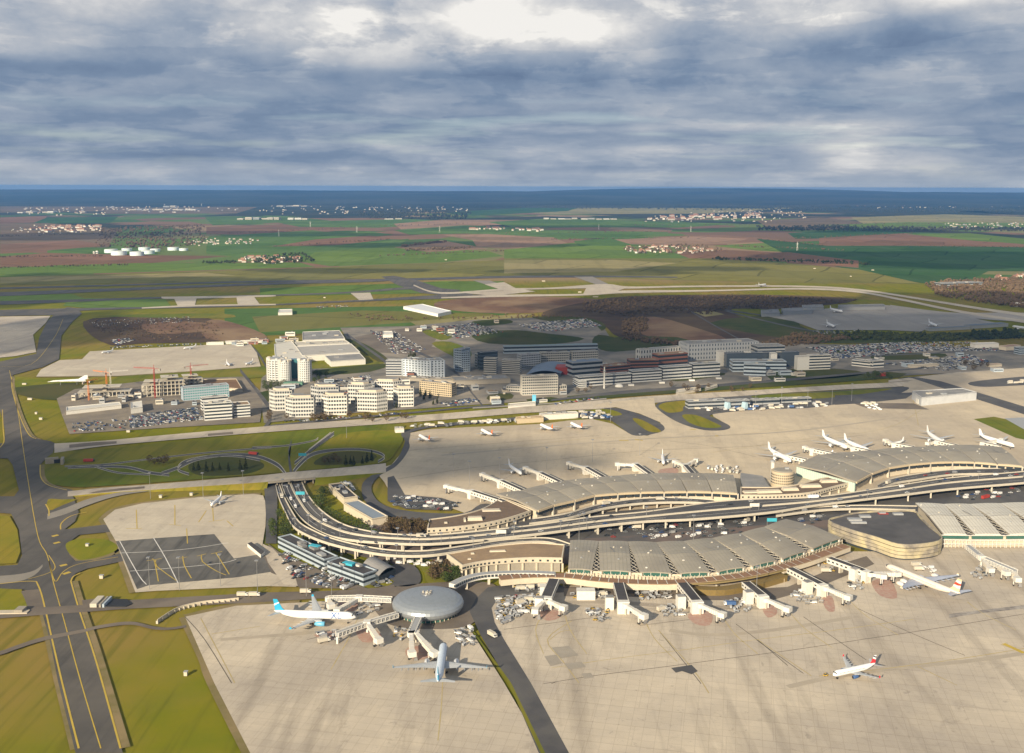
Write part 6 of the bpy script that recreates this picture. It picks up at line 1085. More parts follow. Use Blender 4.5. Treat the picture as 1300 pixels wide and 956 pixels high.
carcols = [('white', pm('car_white', (.66, .66, .66), .3)), ('silver', pm('car_silver', (.42, .43, .45), .3, .5)), ('dark grey', pm('car_dark', (.06, .065, .07), .3)), ('red', pm('car_red', (.38, .03, .02), .3)), ('blue', pm('car_blue', (.03, .08, .25), .3)), ('black', pm('car_black', (.015, .015, .018), .25))]
CAR = {c: vmesh('car', 4.4, 1.85, 1.5, m) for c, m in carcols}
VAN = {c: bmesh_box('van', 5.4, 2.1, 2.4, m, m, .3, .35) for c, m in carcols[:2]}
TRUCK = bmesh_box('service_truck', 8.5, 2.6, 3.6, conc, white, .25, .9); BUS = bmesh_box('apron_bus', 12, 2.8, 3.1, white_p, glass, .1, .4); RBUS = bmesh_box('red_bus', 12, 2.8, 3.2, red, glass, .1, .4)
TUG = vmesh('baggage_tug', 3.0, 1.5, 1.7, pm('tug_yellow', (.55, .36, .05))); BTR = bmesh_box('blue_truck', 9, 2.7, 3.4, blue, white_p, .22, .9)
def cartmesh():
    mb = MB(); mb.box((0, 0, .5), (3.2, 1.6, .2), steel)
    for x in (-1.5, 1.5): mb.box((x, 0, 1.2), (.1, 1.5, 1.3), grey)
    mb.box((0, 0, 1.95), (3.3, 1.7, .12), pm('cart_roof', (.45, .46, .47)))
    for x in (-1.1, 1.1):
        for y in (-.7, .7): mb.tube((x, y - .08, .25), (x, y + .08, .25), .25, rubber, 6)
    o = mb.build('baggage_cart'); COL.objects.unlink(o); me = o.data; bpy.data.objects.remove(o); return me
CART = cartmesh()
def loader():
    mb = MB(); mb.box((0, 0, .8), (5.5, 2.2, .8), white_p); mb.box((.5, 0, 2.2), (7, 1.2, .35), steel); mb.box((1.9, .7, 1.7), (1.2, .7, 1.2), glass)
    for x in (-1.8, 1.8):
        for y in (-1.1, 1.1): mb.tube((x, y - .1, .4), (x, y + .1, .4), .4, rubber, 6)
    o = mb.build('cargo_loader'); COL.objects.unlink(o); me = o.data; bpy.data.objects.remove(o); return me
LOAD = loader()
def veh(kind, col, p, rz, where, group):
    me = {'car': lambda: CAR[col], 'van': lambda: VAN[col if col in VAN else 'white'], 'service_truck': lambda: TRUCK, 'apron_bus': lambda: BUS, 'red_bus': lambda: RBUS, 'baggage_tug': lambda: TUG, 'baggage_cart': lambda: CART, 'cargo_loader': lambda: LOAD, 'blue_truck': lambda: BTR}[kind]()
    if kind == 'van' and col not in VAN: col = 'white'
    desc = {'car': col + ' car', 'van': col + ' van', 'service_truck': 'white box truck', 'apron_bus': 'white apron bus', 'red_bus': 'red bus', 'baggage_tug': 'yellow baggage tug', 'baggage_cart': 'grey baggage cart', 'cargo_loader': 'white cargo loader', 'blue_truck': 'blue truck'}[kind]
    cat = {'car': 'car', 'van': 'van', 'service_truck': 'truck', 'apron_bus': 'bus', 'red_bus': 'bus', 'baggage_tug': 'baggage tug', 'baggage_cart': 'baggage cart', 'cargo_loader': 'cargo loader', 'blue_truck': 'truck'}[kind]
    o = bpy.data.objects.new(kind, me); COL.objects.link(o); o.location = p; o.rotation_euler = (0, 0, rz); return tag(o, desc + ' ' + where, cat, desc + 's ' + group)
def pick(): return random.choices(['white', 'silver', 'dark grey', 'red', 'blue', 'black'], [24, 28, 20, 6, 8, 14])[0]
OCC = []
def cluster(px, n, mixw, where, group, rz=0.0, jit=.3, md=4.2, h=0.02):
    P = [tuple(G(a, b).xy) for a, b in px]; x0, x1 = min(p[0] for p in P), max(p[0] for p in P); y0, y1 = min(p[1] for p in P), max(p[1] for p in P); k = 0
    grid = mixw is CARS; cg, sg = math.cos(rz), math.sin(rz)
    for _ in range(n * 30):
        if k >= n: break
        x, y = random.uniform(x0, x1), random.uniform(y0, y1)
        if grid: u_, v_ = x * cg + y * sg, -x * sg + y * cg; u_ = round(u_ / 5.6) * 5.6 + random.uniform(-.3, .3); v_ = round(v_ / 2.7) * 2.7; x, y = u_ * cg - v_ * sg, u_ * sg + v_ * cg
        if not inpoly(x, y, P) or any((x - a) ** 2 + (y - b) ** 2 < (2.3 * 2.3 if grid else md * md) for a, b in OCC): continue
        OCC.append((x, y)); k += 1; kind = random.choices([m[0] for m in mixw], [m[1] for m in mixw])[0]
        veh(kind, pick(), (x, y, h), rz + random.choice((0, math.pi)) + random.uniform(-jit, jit) * (.25 if grid else 1) + (math.pi / 2 if kind == 'baggage_cart' and random.random() < .3 else 0), where, group)
CARS = [('car', 8), ('van', 2)]; SERV = [('van', 1.4), ('service_truck', 1), ('baggage_cart', 9), ('baggage_tug', 2), ('cargo_loader', 1.2), ('car', 1.2)]
cluster([(352, 700), (366, 702), (412, 724), (455, 742), (440, 748), (395, 742), (372, 734), (358, 712)], 62, CARS, 'in the small car park below the black-roofed office wings', 'in the office car park', .9, .1, 3.4)
cluster([(496, 630), (560, 634), (590, 640), (570, 648), (510, 646), (494, 640)], 62, CARS, 'in the round car park left of the left far hall', 'in the round car park', .3, .3, 3.2)
cluster([(430, 612), (445, 612), (462, 630), (456, 634)], 14, CARS, 'beside the long cream warehouses', 'by the cream warehouses', -.6, .2, 4)
cluster([(470, 745), (498, 730), (505, 734), (486, 746)], 7, CARS, 'by the curved grey shed', 'by the grey shed', .5, .2, 5)
cluster([(495, 708), (560, 714), (555, 722), (505, 716)], 12, [('van', 2), ('car', 2), ('service_truck', 1)], 'under the ramp left of the tan wing', 'under the ramp', .1, .3, 5)
cluster([(720, 672), (790, 666), (900, 664), (960, 660), (940, 680), (860, 684), (780, 684)], 75, [('car', 6), ('van', 2), ('service_truck', .5)], 'parked between the viaduct and the near hall', 'between viaduct and near hall', .3, .5, 4)
cluster([(1000, 660), (1040, 652), (1052, 658), (1020, 668)], 12, CARS, 'parked below the lower ramp by the dark banded building', 'below the lower ramp', .3, .3, 4)
cluster([(1200, 626), (1300, 612), (1300, 630), (1215, 636)], 30, [('car', 8), ('red_bus', .5), ('van', 2)], 'parked behind the white-roofed hall', 'behind the white-roofed hall', .2, .4, 4.5)
cluster([(632, 760), (690, 754), (672, 776), (640, 792), (630, 782)], 62, SERV, 'on the apron left of the first near pier', 'on the apron by the first pier', .4, .5, 3.6)
cluster([(650, 745), (690, 744), (690, 750), (655, 752)], 14, SERV, 'under the curved footbridge', 'under the footbridge', .1, .4, 4)
cluster([(724, 752), (765, 752), (768, 760), (728, 762)], 9, SERV, 'between the first two near piers', 'between the first near piers', .2, .5, 5); cluster([(745, 774), (772, 772), (776, 788), (755, 790)], 14, SERV, 'in front of the second near pier', 'before the second pier', .3, .6, 4.2)
cluster([(806, 752), (850, 750), (852, 760), (810, 762)], 18, SERV + [('red_bus', .3)], 'between the second and third near piers', 'between second and third piers', .2, .5, 4.2); cluster([(834, 770), (862, 768), (868, 782), (846, 784)], 14, SERV, 'in front of the third near pier', 'before the third pier', .3, .6, 4.2)
cluster([(918, 764), (950, 760), (952, 776), (930, 780)], 14, SERV + [('blue_truck', .5)], 'in front of the fourth near pier', 'before the fourth pier', .3, .6, 4.2); cluster([(996, 754), (1020, 750), (1048, 765), (1020, 768)], 14, SERV, 'in front of the fifth near pier', 'before the fifth pier', -.3, .6, 4.2)
cluster([(1030, 716), (1062, 708), (1078, 716), (1050, 730)], 12, SERV + [('red_bus', .4)], 'behind the last near pier', 'behind the last pier', -.4, .4, 5); cluster([(1075, 735), (1100, 740), (1092, 752), (1075, 748)], 8, SERV, 'in front of the last near pier', 'before the last pier', -.4, .6, 4.5)
cluster([(1226, 722), (1262, 720), (1256, 738), (1240, 736)], 12, SERV, 'below the grey trussed gangway', 'below the trussed gangway', -.6, .3, 4.5); cluster([(1150, 716), (1190, 718), (1195, 728), (1170, 726)], 4, [('service_truck', 2), ('van', 2)], 'beside the long four-engined airliner', 'beside the long airliner', .1, .4, 8)
cluster([(402, 806), (428, 800), (430, 814), (408, 816)], 6, SERV, 'at the foot of the lower satellite gangway', 'at the lower satellite gangway', .2, .4, 5); cluster([(440, 764), (490, 764), (488, 776), (452, 782)], 11, SERV, 'between the two upper satellite gangways', 'between the satellite gangways', .4, .5, 4.6)
cluster([(576, 802), (598, 798), (604, 822), (586, 820)], 12, SERV, 'right of the pale blue airliner', 'right of the pale blue airliner', -.8, .4, 4.2); cluster([(500, 800), (515, 800), (515, 820), (498, 818)], 5, SERV, 'left of the hanging jet bridge', 'left of the hanging jet bridge', 1.4, .4, 5)
cluster([(520, 540), (575, 538), (575, 541.5), (522, 544)], 14, [('service_truck', 2), ('van', 3), ('baggage_cart', 3)], 'on the asphalt strip at the left of the central apron', 'left asphalt strip', .05, .3, 6); cluster([(580, 537), (690, 531), (690, 534.5), (582, 540)], 46, [('service_truck', 2), ('van', 3), ('blue_truck', .4), ('baggage_cart', 3)], 'on the asphalt strip behind the central apron', 'central asphalt strip', .05, .3, 6)
cluster([(735, 524), (760, 523), (775, 531), (740, 533)], 18, [('service_truck', 2), ('van', 3), ('blue_truck', 1)], 'on the dark island by the jagged-roofed shed', 'on the dark island', .4, .4, 6); cluster([(880, 519), (935, 517), (1050, 511), (1050, 517), (900, 524)], 50, [('service_truck', 2), ('van', 3), ('blue_truck', .6), ('car', 1)], 'on the dark strip by the low grey apron buildings', 'by the low apron buildings', .1, .4, 6)
cluster([(895, 592), (935, 593), (938, 601), (900, 600)], 18, [('van', 4), ('service_truck', 3), ('baggage_cart', 2)], 'behind the right end of the left far hall', 'behind the left far hall', 1.3, .3, 4.5); cluster([(1095, 513), (1110, 512), (1120, 522), (1108, 522)], 12, [('van', 1), ('service_truck', 1)], 'in a row on the open apron near the hangar', 'near the hangar', -.6, .1, 7); cluster([(1275, 485), (1300, 484), (1300, 487), (1276, 488)], 6, [('service_truck', 1)], 'in a row on the dark island at the right edge', 'right edge island', .1, .1, 7)
for (px, py, k, lab, rz) in [(1033, 632, 'apron_bus', 'on the road before the drum, beside the brown wing', .15), (300, 776, 'service_truck', '', 0), (323, 757, 'service_truck', 'on the service road by the white wavy wall', 0.05), (625, 808, 'service_truck', 'alone on the dark road right of the pale blue airliner', -.9), (308, 757, 'service_truck', 'leading on the service road by the white wavy wall', .05), (1048, 858, 'baggage_tug', 'pushing the airliner with the striped fin', .2), (1172, 722, 'van', 'standing behind the long four-engined airliner', .2), (113, 586, 'red_bus', 'on the slip road beside the left taxiway', .1), (322, 577, 'red_bus', 'on the loop road above the taxiway bridge', -.3), (388, 753, 'service_truck', 'on the road above the blue-tailed airliner wing', .05), (958, 650, 'service_truck', 'beneath the viaduct near the drum', .1)]:
    if lab: veh(k, 'white', G(px, py, 8.3 if (px, py) == (1033, 632) else .05), rz, lab, 'single ones')
# traffic on the viaducts
names = ['on the near carriageway of the viaduct', 'on the far carriageway of the viaduct', 'on the curved outer ramp', 'on the drop-off ramp of the left far hall', 'on the drop-off ramp of the right far hall', 'on the short lower ramp']
for (t_, A, B), nm, k in zip(VIA, names, (26, 24, 5, 14, 18, 3)):
    for j in range(k):
        i = random.randrange(1, len(A) - 2); u = random.uniform(0, 1); q1, q2 = A[i], A[i + 1]; s = random.choice((.28, .5, .72)); a = A[i].lerp(A[i + 1], u); b = B[i].lerp(B[i + 1], u); p = a.lerp(b, s); p.z += .1
        if any((p.x - x) ** 2 + (p.y - y) ** 2 < 30 for x, y in OCC): continue
        OCC.append((p.x, p.y)); veh(random.choices(['car', 'van', 'service_truck'], [8, 2, .5])[0], pick(), p, math.atan2(q2.y - q1.y, q2.x - q1.x), nm, nm)
# big car parks: too many to pick apart
def lot(lab, q, rows, cols, fill, seed=1):
    rnd = random.Random(seed); P = [G(a, b, 0) for a, b in q]; mb = MB(); cm = [m for _, m in carcols]; n = 0
    for r in range(rows):
        u = (r + .5) / rows
        a = P[0].lerp(P[3], u); b = P[1].lerp(P[2], u); rz = math.atan2(b.y - a.y, b.x - a.x) + math.pi / 2
        for c in range(cols):
            if rnd.random() > fill * (.75 + .5 * noise.noise(Vector((r * .35, c * .06, seed)))): continue
            p = a.lerp(b, (c + rnd.uniform(.3, .7)) / cols); m = cm[rnd.choices(range(6), [30, 26, 18, 5, 10, 11])[0]]
            mb.box((p.x, p.y, .5), (4.3, 1.8, .9), m, rz); mb.box((p.x, p.y, 1.2), (2.4, 1.6, .6), glass, rz, (.75, .85)); n += 1
    o = mb.build('parked_cars'); tag(o, lab, 'parked cars', kind='stuff')
lot('hundreds of cars parked in rows in the big car park beside the white banded offices', [(164, 528), (250, 517), (258, 533), (165, 544)], 11, 46, .95, 2); lot('scattered cars in the emptier left part of the big car park', [(92, 538), (160, 530), (162, 545), (92, 548)], 8, 34, .35, 3)
lot('cars parked in the lot behind the panelled slab tower', [(470, 421), (500, 420), (545, 446), (500, 450)], 16, 26, .8, 4); lot('cars parked in the far lot left of the pale slim tower', [(540, 417), (600, 410), (640, 422), (580, 430)], 12, 46, .8, 5); lot('distant blue-looking cars parked behind the teal-roofed slab', [(655, 412), (745, 404), (764, 414), (690, 422)], 12, 60, .8, 6)
lot('sea of cars parked beyond the dark glass office block', [(1022, 441), (1150, 434), (1200, 444), (1060, 456)], 14, 90, .85, 7); lot('cars parked in the far right long-stay lot', [(1150, 434), (1240, 434), (1270, 446), (1200, 446)], 10, 60, .7, 8); lot('cars parked in the right lot behind the twin-roofed building', [(1120, 462), (1230, 450), (1262, 460), (1200, 472)], 10, 60, .6, 9)
lot('cars parked in front of the tan ribbed office slab', [(556, 512), (595, 506), (610, 509), (575, 516)], 5, 24, .85, 10); lot('cars and vans at the edge of the long pale apron', [(140, 440), (258, 436), (258, 438), (140, 442)], 3, 60, .6, 11); lot('cars parked on the dark plot behind the heath', [(112, 407), (240, 402), (246, 409), (116, 416)], 7, 50, .55, 12); lot('cars parked on the brown plot left of the heath', [(140, 432), (160, 428), (172, 432), (150, 438)], 5, 14, .8, 13)
lot('cars along the street before the angular white offices', [(360, 534), (520, 523), (520, 525), (360, 537)], 2, 60, .5, 14); lot('cars parked in the courtyard behind the rounded hotel', [(400, 485), (470, 476), (475, 482), (405, 492)], 5, 30, .6, 15); lot('cars and lorries below the cargo apron', [(1030, 420), (1100, 419), (1100, 423), (1040, 424)], 3, 34, .6, 16); lot('cars parked under and beside the stepped white row', [(700, 512), (760, 504), (762, 506), (705, 514)], 2, 20, .5, 17); lot('cars at the far airfield edge beside the tent-roofed hall', [(400, 389), (440, 387), (444, 391), (404, 392)], 3, 20, .8, 18)

lows([(345, 490), (400, 486), (500, 478), (530, 470), (520, 500), (470, 500), (380, 500)], 16, 'around the rounded hotel', sd_=3); lows([(340, 440), (372, 418), (384, 417), (372, 440), (350, 436)], 8, 'left of the big cargo shed', sd_=4); lows([(590, 478), (660, 490), (720, 500), (700, 510), (600, 512), (575, 500)], 12, 'between station roof and pale hotel', sd_=5)
lows([(700, 470), (800, 455), (880, 452), (900, 462), (800, 470), (720, 478)], 12, 'among the brick and blue-roofed blocks', sd_=6); lows([(930, 474), (1060, 472), (1080, 478), (960, 486)], 7, 'in front of the dark glass block', sd_=7); lows([(1040, 456), (1100, 452), (1280, 450), (1290, 472), (1180, 472)], 9, 'around the right car parks', sd_=8); lows([(262, 436), (334, 432), (338, 437), (300, 439)], 8, 'behind the long pale apron', sd_=9); lows([(440, 430), (560, 412), (640, 408), (600, 425), (520, 420)], 8, 'along the rear car parks', sd_=10); lows([(85, 505), (180, 500), (236, 508), (250, 515), (180, 512), (100, 512)], 12, 'on the building site', 5, 14, sd_=11)

# ------------------------------------------------------------------ light masts
def mastmesh(h):
    mb = MB(); mb.tube((0, 0, -1), (0, 0, h), .28, steel, 6, .14); mb.box((0, 0, h), (2.6, 2.6, .35), steel)
    for i in range(6): a = i * math.pi / 3; mb.box((1.3 * math.cos(a), 1.3 * math.sin(a), h - .3), (.6, .6, .4), grey, a)
    o = mb.build('light_mast'); COL.objects.unlink(o); me = o.data; bpy.data.objects.remove(o); return me
MM = mastmesh(26); MS = mastmesh(14)
for i, (x, y) in enumerate([(327, 752), (389, 757), (421, 755), (258, 632), (191, 632), (309, 629), (576, 606), (596, 616), (634, 611), (694, 597), (752, 586), (812, 578), (775, 535), (992, 514), (1025, 516), (1056, 514), (1081, 509), (959, 520), (735, 689), (880, 690), (960, 760), (190, 748), (280, 744), (228, 748), (440, 556), (560, 500)]):
    o = bpy.data.objects.new('light_mast', MM); COL.objects.link(o); g = G(x, y); o.location = (g.x, g.y, 0); tag(o, 'tall thin grey floodlight mast at an apron edge', 'light mast', 'tall floodlight masts along the aprons')
for i in range(26):
    (t_, A, B) = VIA[random.choice((0, 0, 1, 2))]; j = random.randrange(2, len(A) - 2); o = bpy.data.objects.new('street_lamp', mastmesh(9) if i == 0 else SLM); SLM = o.data; COL.objects.link(o); o.location = A[j] + Vector((0, 0, .5)); tag(o, 'slim grey street lamp on the parapet of the viaduct', 'street lamp', 'street lamps on the viaduct')
for (x, y, h, lab) in [(384, 577, 9, 'blue road sign gantry above the motorway'), (381, 626, 8, 'turquoise road sign on the viaduct approach'), (958, 641, 13, 'small pale sign gantry on the viaduct before the brown wing'), (980, 660, 9, 'green road sign by the lower ramp'), (636, 675, 12, 'white sign post on the viaduct above the tan wing')]:
    g = G(x, y, h); t = thing('road_sign', lab, 'road sign'); c_ = teal if h < 10 else white; MB().box((g.x, g.y, h), (9, .3, 3.2), c_).build('sign_panel', t)
    for s in (-4.2, 4.2): MB().box((g.x + s, g.y + .3, h / 2 - .4), (.4, .4, h), steel).build('post', t)

# ------------------------------------------------------------------ trees and woods
def tree(kind, h, w_, leafm, seed):
    rnd = random.Random(seed); t = empty(kind, (0, 0, 0)); mb = MB(); mb.tube((0, 0, -1), (0, 0, h * .75), h * .03, bark, 6, h * .008)
    for k in range(5): a = rnd.uniform(0, 6.28); z = h * rnd.uniform(.25, .55); mb.tube((0, 0, z), (math.cos(a) * w_ * .35, math.sin(a) * w_ * .35, z + h * .18), h * .012, bark, 4, h * .004)
    mb.build('trunk', t); mb = MB(); n = 230
    for k in range(n):
        if kind == 'conifer': u = rnd.random() ** .7; z = h * (.1 + .9 * (1 - u)); r = w_ * .5 * u * math.sqrt(rnd.random()) * rnd.uniform(.75, 1.15)
        else: z0 = rnd.uniform(-1, 1); z = h * (.6 + .38 * z0); r = w_ * .5 * math.sqrt(max(0, 1 - z0 * z0)) * rnd.random() ** .4 * rnd.uniform(.8, 1.2)
        a = rnd.uniform(0, 6.28); c = Vector((r * math.cos(a), r * math.sin(a), z)); s = h * rnd.uniform(.035, .08)
        d1 = Vector((rnd.gauss(0, 1), rnd.gauss(0, 1), rnd.gauss(0, .6))).normalized() * s; d2 = Vector((rnd.gauss(0, 1), rnd.gauss(0, 1), rnd.gauss(0, .8))).normalized() * s
        mb.add([c - d1, c + d2, c + d1, c - d2 * .8], [(0, 1, 2), (0, 2, 3)], leafm)
    mb.build('crown', t); return t
protos = [(tree('conifer', 11, 5, leaf_c, 1), 'dark green conifer'), (tree('bare_tree', 9, 7, leaf_b, 2), 'brown bare-branched tree'), (tree('broadleaf_tree', 8, 7, leaf_g, 3), 'dark green bushy tree')]
used = set()
def plant(k, x, y, where, grp, sc=1.0):
    p, lab = protos[k]; g = G(x, y)
    o = p if k not in used else copy_tree(p); used.add(k); o.location = (g.x, g.y, -.2); o.rotation_euler = (0, 0, random.uniform(0, 6)); s = sc * random.uniform(.8, 1.2); o.scale = (s, s, s * random.uniform(.9, 1.15)); tag(o, lab + ' ' + where, 'tree', grp)
def grove(k, pts, where): [plant(k, x, y, where, protos[k][1] + 's ' + where) for x, y in pts]
rp = lambda x0, x1, y0, y1, n: [(random.uniform(x0, x1), random.uniform(y0, y1)) for _ in range(n)]
grove(0, [(246, 598), (252, 597), (262, 599), (270, 598), (279, 597), (290, 598), (305, 597), (312, 596)], 'inside the left road loop'); grove(0, [(439, 591), (445, 590), (449, 591), (460, 589), (466, 587), (472, 585)], 'inside the right road loop')
grove(1, [(190, 588), (196, 590), (202, 589), (208, 590), (212, 587)], 'between the slip roads on the left'); grove(1, [(418, 588), (424, 586), (430, 588), (412, 589)], 'inside the right road loop'); grove(1, rp(486, 542, 668, 680, 34), 'in the brown thicket between warehouse and viaduct')
grove(1, rp(545, 572, 722, 738, 14), 'on the bank above the round satellite'); grove(2, rp(560, 582, 728, 740, 12), 'on the bank above the round satellite'); grove(2, rp(345, 368, 654, 682, 16), 'on the slope inside the viaduct curve'); grove(2, [(416 + i * 5, 652 + i * 2.6 + random.uniform(-1, 1)) for i in range(14)], 'in the hedge below the cream warehouses'); grove(2, rp(398, 416, 622, 650, 12), 'on the slope under the taxiway bridge')
grove(2, rp(328, 362, 486, 496, 18), 'before the rounded hotel'); grove(0, [(534, 503), (540, 503), (546, 506), (550, 514), (503, 518), (555, 512), (538, 508)], 'around the tan ribbed office'); grove(2, rp(395, 415, 476, 486, 12), 'in the shade right of the rounded hotel'); grove(0, rp(518, 528, 452, 456, 5), 'behind the panelled slab tower'); grove(2, rp(1100, 1132, 476, 482, 16), 'at the right end of the green strip'); grove(1, rp(340, 520, 530, 536, 20), 'along the street before the angular offices'); grove(1, rp(1220, 1256, 462, 470, 9), 'in the right car park')
grove(1, rp(700, 1000, 492, 500, 16), 'along the ramp road below the stepped row')
def wood(lab, px, n, h, m, seed, nm='woodland'):
    rnd = random.Random(seed); P = [tuple(G(a, b).xy) for a, b in px]; x0, x1 = min(p[0] for p in P), max(p[0] for p in P); y0, y1 = min(p[1] for p in P), max(p[1] for p in P); mb = MB(); k = 0
    while k < n:
        x, y = rnd.uniform(x0, x1), rnd.uniform(y0, y1)
        if not inpoly(x, y, P): continue
        k += 1; hh = h * rnd.uniform(.55, 1.15); r = hh * rnd.uniform(.35, .6)
        mb.tube((x, y, -1), (x, y, hh * .4), hh * .03, bark, 3, caps=False)
        for q in range(5):
            cx, cy, cz = x + rnd.uniform(-.5, .5) * r, y + rnd.uniform(-.5, .5) * r, -1 + hh * rnd.uniform(.4, .8); s = r * rnd.uniform(.45, .8)
            vs = [(cx + s * rnd.uniform(.6, 1.2), cy, cz + rnd.uniform(-.3, .3) * s), (cx, cy + s * rnd.uniform(.6, 1.2), cz), (cx - s * rnd.uniform(.6, 1.2), cy, cz + rnd.uniform(-.3, .3) * s), (cx, cy - s * rnd.uniform(.6, 1.2), cz), (cx, cy, cz + s * rnd.uniform(.6, 1.1)), (cx, cy, cz - s)]
            mb.add(vs, [(0, 1, 4), (1, 2, 4), (2, 3, 4), (3, 0, 4), (1, 0, 5), (2, 1, 5), (3, 2, 5), (0, 3, 5)], m)
    tag(mb.build(nm), lab, 'wood', kind='stuff')
wood('dark bare wood spread over the heath beyond the district', [(740, 384), (800, 377), (960, 375), (1090, 381), (1000, 392), (930, 392), (900, 400), (860, 396), (800, 402), (740, 396)], 1300, 6.5, wood_m, 1); wood('scrub on the slope between the heath and the car parks', [(790, 406), (806, 404), (812, 428), (900, 440), (960, 438), (1010, 424), (1100, 430), (1000, 440), (860, 440), (790, 432)], 700, 7, wood_m, 2)
wood('dark tree belt above the big far car park', [(1060, 424), (1180, 426), (1290, 420), (1300, 430), (1200, 433), (1080, 432)], 420, 10, leaf_c, 3); wood('bare dark wood around the industrial building at the far right', [(1175, 362), (1200, 358), (1340, 352), (1340, 396), (1250, 386), (1190, 376)], 1500, 13, wood_m, 4)
wood('shadowy copse beside the bare earth hump', [(800, 408), (820, 404), (822, 420), (806, 424)], 110, 9, wood_m, 5); wood('hedge line crossing the far fields, upper', [(508, 312), (568, 306.6), (570, 307.4), (510, 314)], 130, 12, wood_m, 6, 'hedgerow'); wood('hedge line crossing the far fields, lower', [(514, 317), (600, 314.2), (600, 315.8), (516, 319)], 150, 12, wood_m, 7, 'hedgerow')
wood('trees among the far left village and fields', [(130, 290), (260, 286), (260, 310), (190, 318), (120, 314)], 700, 16, wood_m, 8); wood('dark hedge behind the runway at the right', [(905, 328), (1080, 333), (1110, 337), (1000, 332.8), (905, 330)], 160, 12, leaf_c, 9, 'hedgerow'); wood('trees around the far village beyond the runway', [(790, 315), (880, 311), (925, 316), (900, 322), (800, 322)], 160, 14, wood_m, 10)
wood('dark woods before the distant town on the left', [(440, 270), (520, 266), (600, 270), (590, 279), (470, 278)], 700, 22, wood_f, 11); wood('woods scattered below the distant blue forest', [(560, 263), (760, 258), (1010, 262), (1300, 264), (1300, 272), (1000, 268), (760, 266)], 1400, 24, wood_f, 12); wood('long dark belt of trees across the far right fields', [(960, 288), (1060, 287), (1150, 289), (1300, 290), (1300, 294), (1140, 294), (960, 293)], 900, 18, wood_f, 13)
wood('low scrub on the left heath plot', [(120, 406), (240, 404), (280, 412), (284, 430), (180, 434), (125, 422)], 400, 4, wood_m, 14); wood('trees around the middle far farm village', [(330, 326), (385, 322), (402, 332), (360, 336), (320, 334)], 130, 13, leaf_c, 15); wood('thin dark hedge at the left far field', [(255, 333), (300, 332), (300, 334.5), (258, 335)], 60, 10, leaf_c, 16, 'hedgerow')
wood('belt of scrub along the far airfield perimeter', [(430, 398), (560, 404), (700, 398), (745, 404), (600, 405), (470, 408)], 160, 5, wood_m, 17)

hr = random.Random(5)
for k, (a_, b_) in enumerate([((0, 300), (130, 296)), ((262, 298), (470, 288)), ((345, 313), (500, 303)), ((640, 296), (860, 293)), ((700, 304), (880, 301)), ((930, 312), (1080, 318)), ((1000, 303), (1160, 296)), ((0, 326), (130, 325)), ((480, 325), (640, 318)), ((1150, 312), (1300, 314)), ((380, 290), (600, 283)), ((800, 286), (960, 285)), ((0, 340), (170, 336)), ((960, 303), (1050, 312)), ((1080, 284), (1200, 284))]):
    d_ = .5 + .5 * hr.random(); wood('thin broken hedge %s' % ('in the far left fields', 'crossing the far middle fields', 'along a far crop edge', 'on the right of the far plain', 'between two far ploughed fields')[k % 5] + (' nearer the runway' if b_[1] > 315 else ' towards the forest') + (', left' if b_[0] < 500 else ', centre' if b_[0] < 900 else ', right'), [a_, b_, (b_[0], b_[1] + d_), (a_[0], a_[1] + d_)], 60, 9, wood_m, 40 + k, 'hedgerow')
# ------------------------------------------------------------------ far villages, tanks, pylons
def housemesh(w_, d_, h, wm_, rm_):
    mb = MB(); mb.box((0, 0, h / 2 - .5), (w_, d_, h + 1), wm_); r = h + d_ * .45; x, y = w_ / 2 + .4, d_ / 2 + .4
    mb.add([(-x, -y, h), (x, -y, h), (x, y, h), (-x, y, h), (-x, 0, r), (x, 0, r)], [(0, 1, 5, 4), (2, 3, 4, 5), (0, 4, 3), (1, 2, 5)], rm_)
    for k in range(3): mb.box((-w_ * .3 + k * w_ * .3, -d_ / 2, h * .55), (1.1, .2, 1.4), glass)
    o = mb.build('house'); COL.objects.unlink(o); me = o.data; bpy.data.objects.remove(o); return me
HM = [housemesh(16, 10, 6, house_w, tile), housemesh(13, 9, 6, white, roof_dbrown), housemesh(26, 11, 6, house_w, tile), housemesh(18, 10, 5, white, tile)]
def village(lab, px, n, sc=1.0):
    P = [tuple(G(a, b).xy) for a, b in px]; x0, x1 = min(p[0] for p in P), max(p[0] for p in P); y0, y1 = min(p[1] for p in P), max(p[1] for p in P); k = 0
    while k < n:
        x, y = random.uniform(x0, x1), random.uniform(y0, y1)
        if not inpoly(x, y, P): continue
        k += 1; o = bpy.data.objects.new('house', random.choice(HM)); COL.objects.link(o); o.location = (x, y, -.9); o.rotation_euler = (0, 0, random.choice((0, .3, 1.2, 1.57))); s = sc * random.uniform(.8, 1.3); o.scale = (s, s, s); tag(o, 'small pale house ' + lab, 'house', 'houses ' + lab)
village('in the far left village', [(40, 292), (60, 287), (130, 286), (136, 290), (100, 295), (50, 295)], 60, 1.5); village('in the farm village left of centre', [(290, 334), (310, 327), (380, 325), (385, 331), (350, 335)], 44, 1.0); village('in the village beyond the runway', [(790, 318), (800, 313), (830, 312), (905, 316), (900, 321), (840, 322), (795, 321)], 80, 1.0); village('in the tiny far hamlet at centre', [(598, 292), (605, 289), (690, 290), (688, 294), (640, 293)], 28, 1.4)
village('in the sunlit settlement at the right edge', [(1255, 356), (1270, 350), (1320, 346), (1320, 358), (1280, 360)], 30, 1.1); village('in the distant town on the right', [(820, 279), (860, 273), (960, 272), (980, 278), (900, 280)], 60, 2.2)
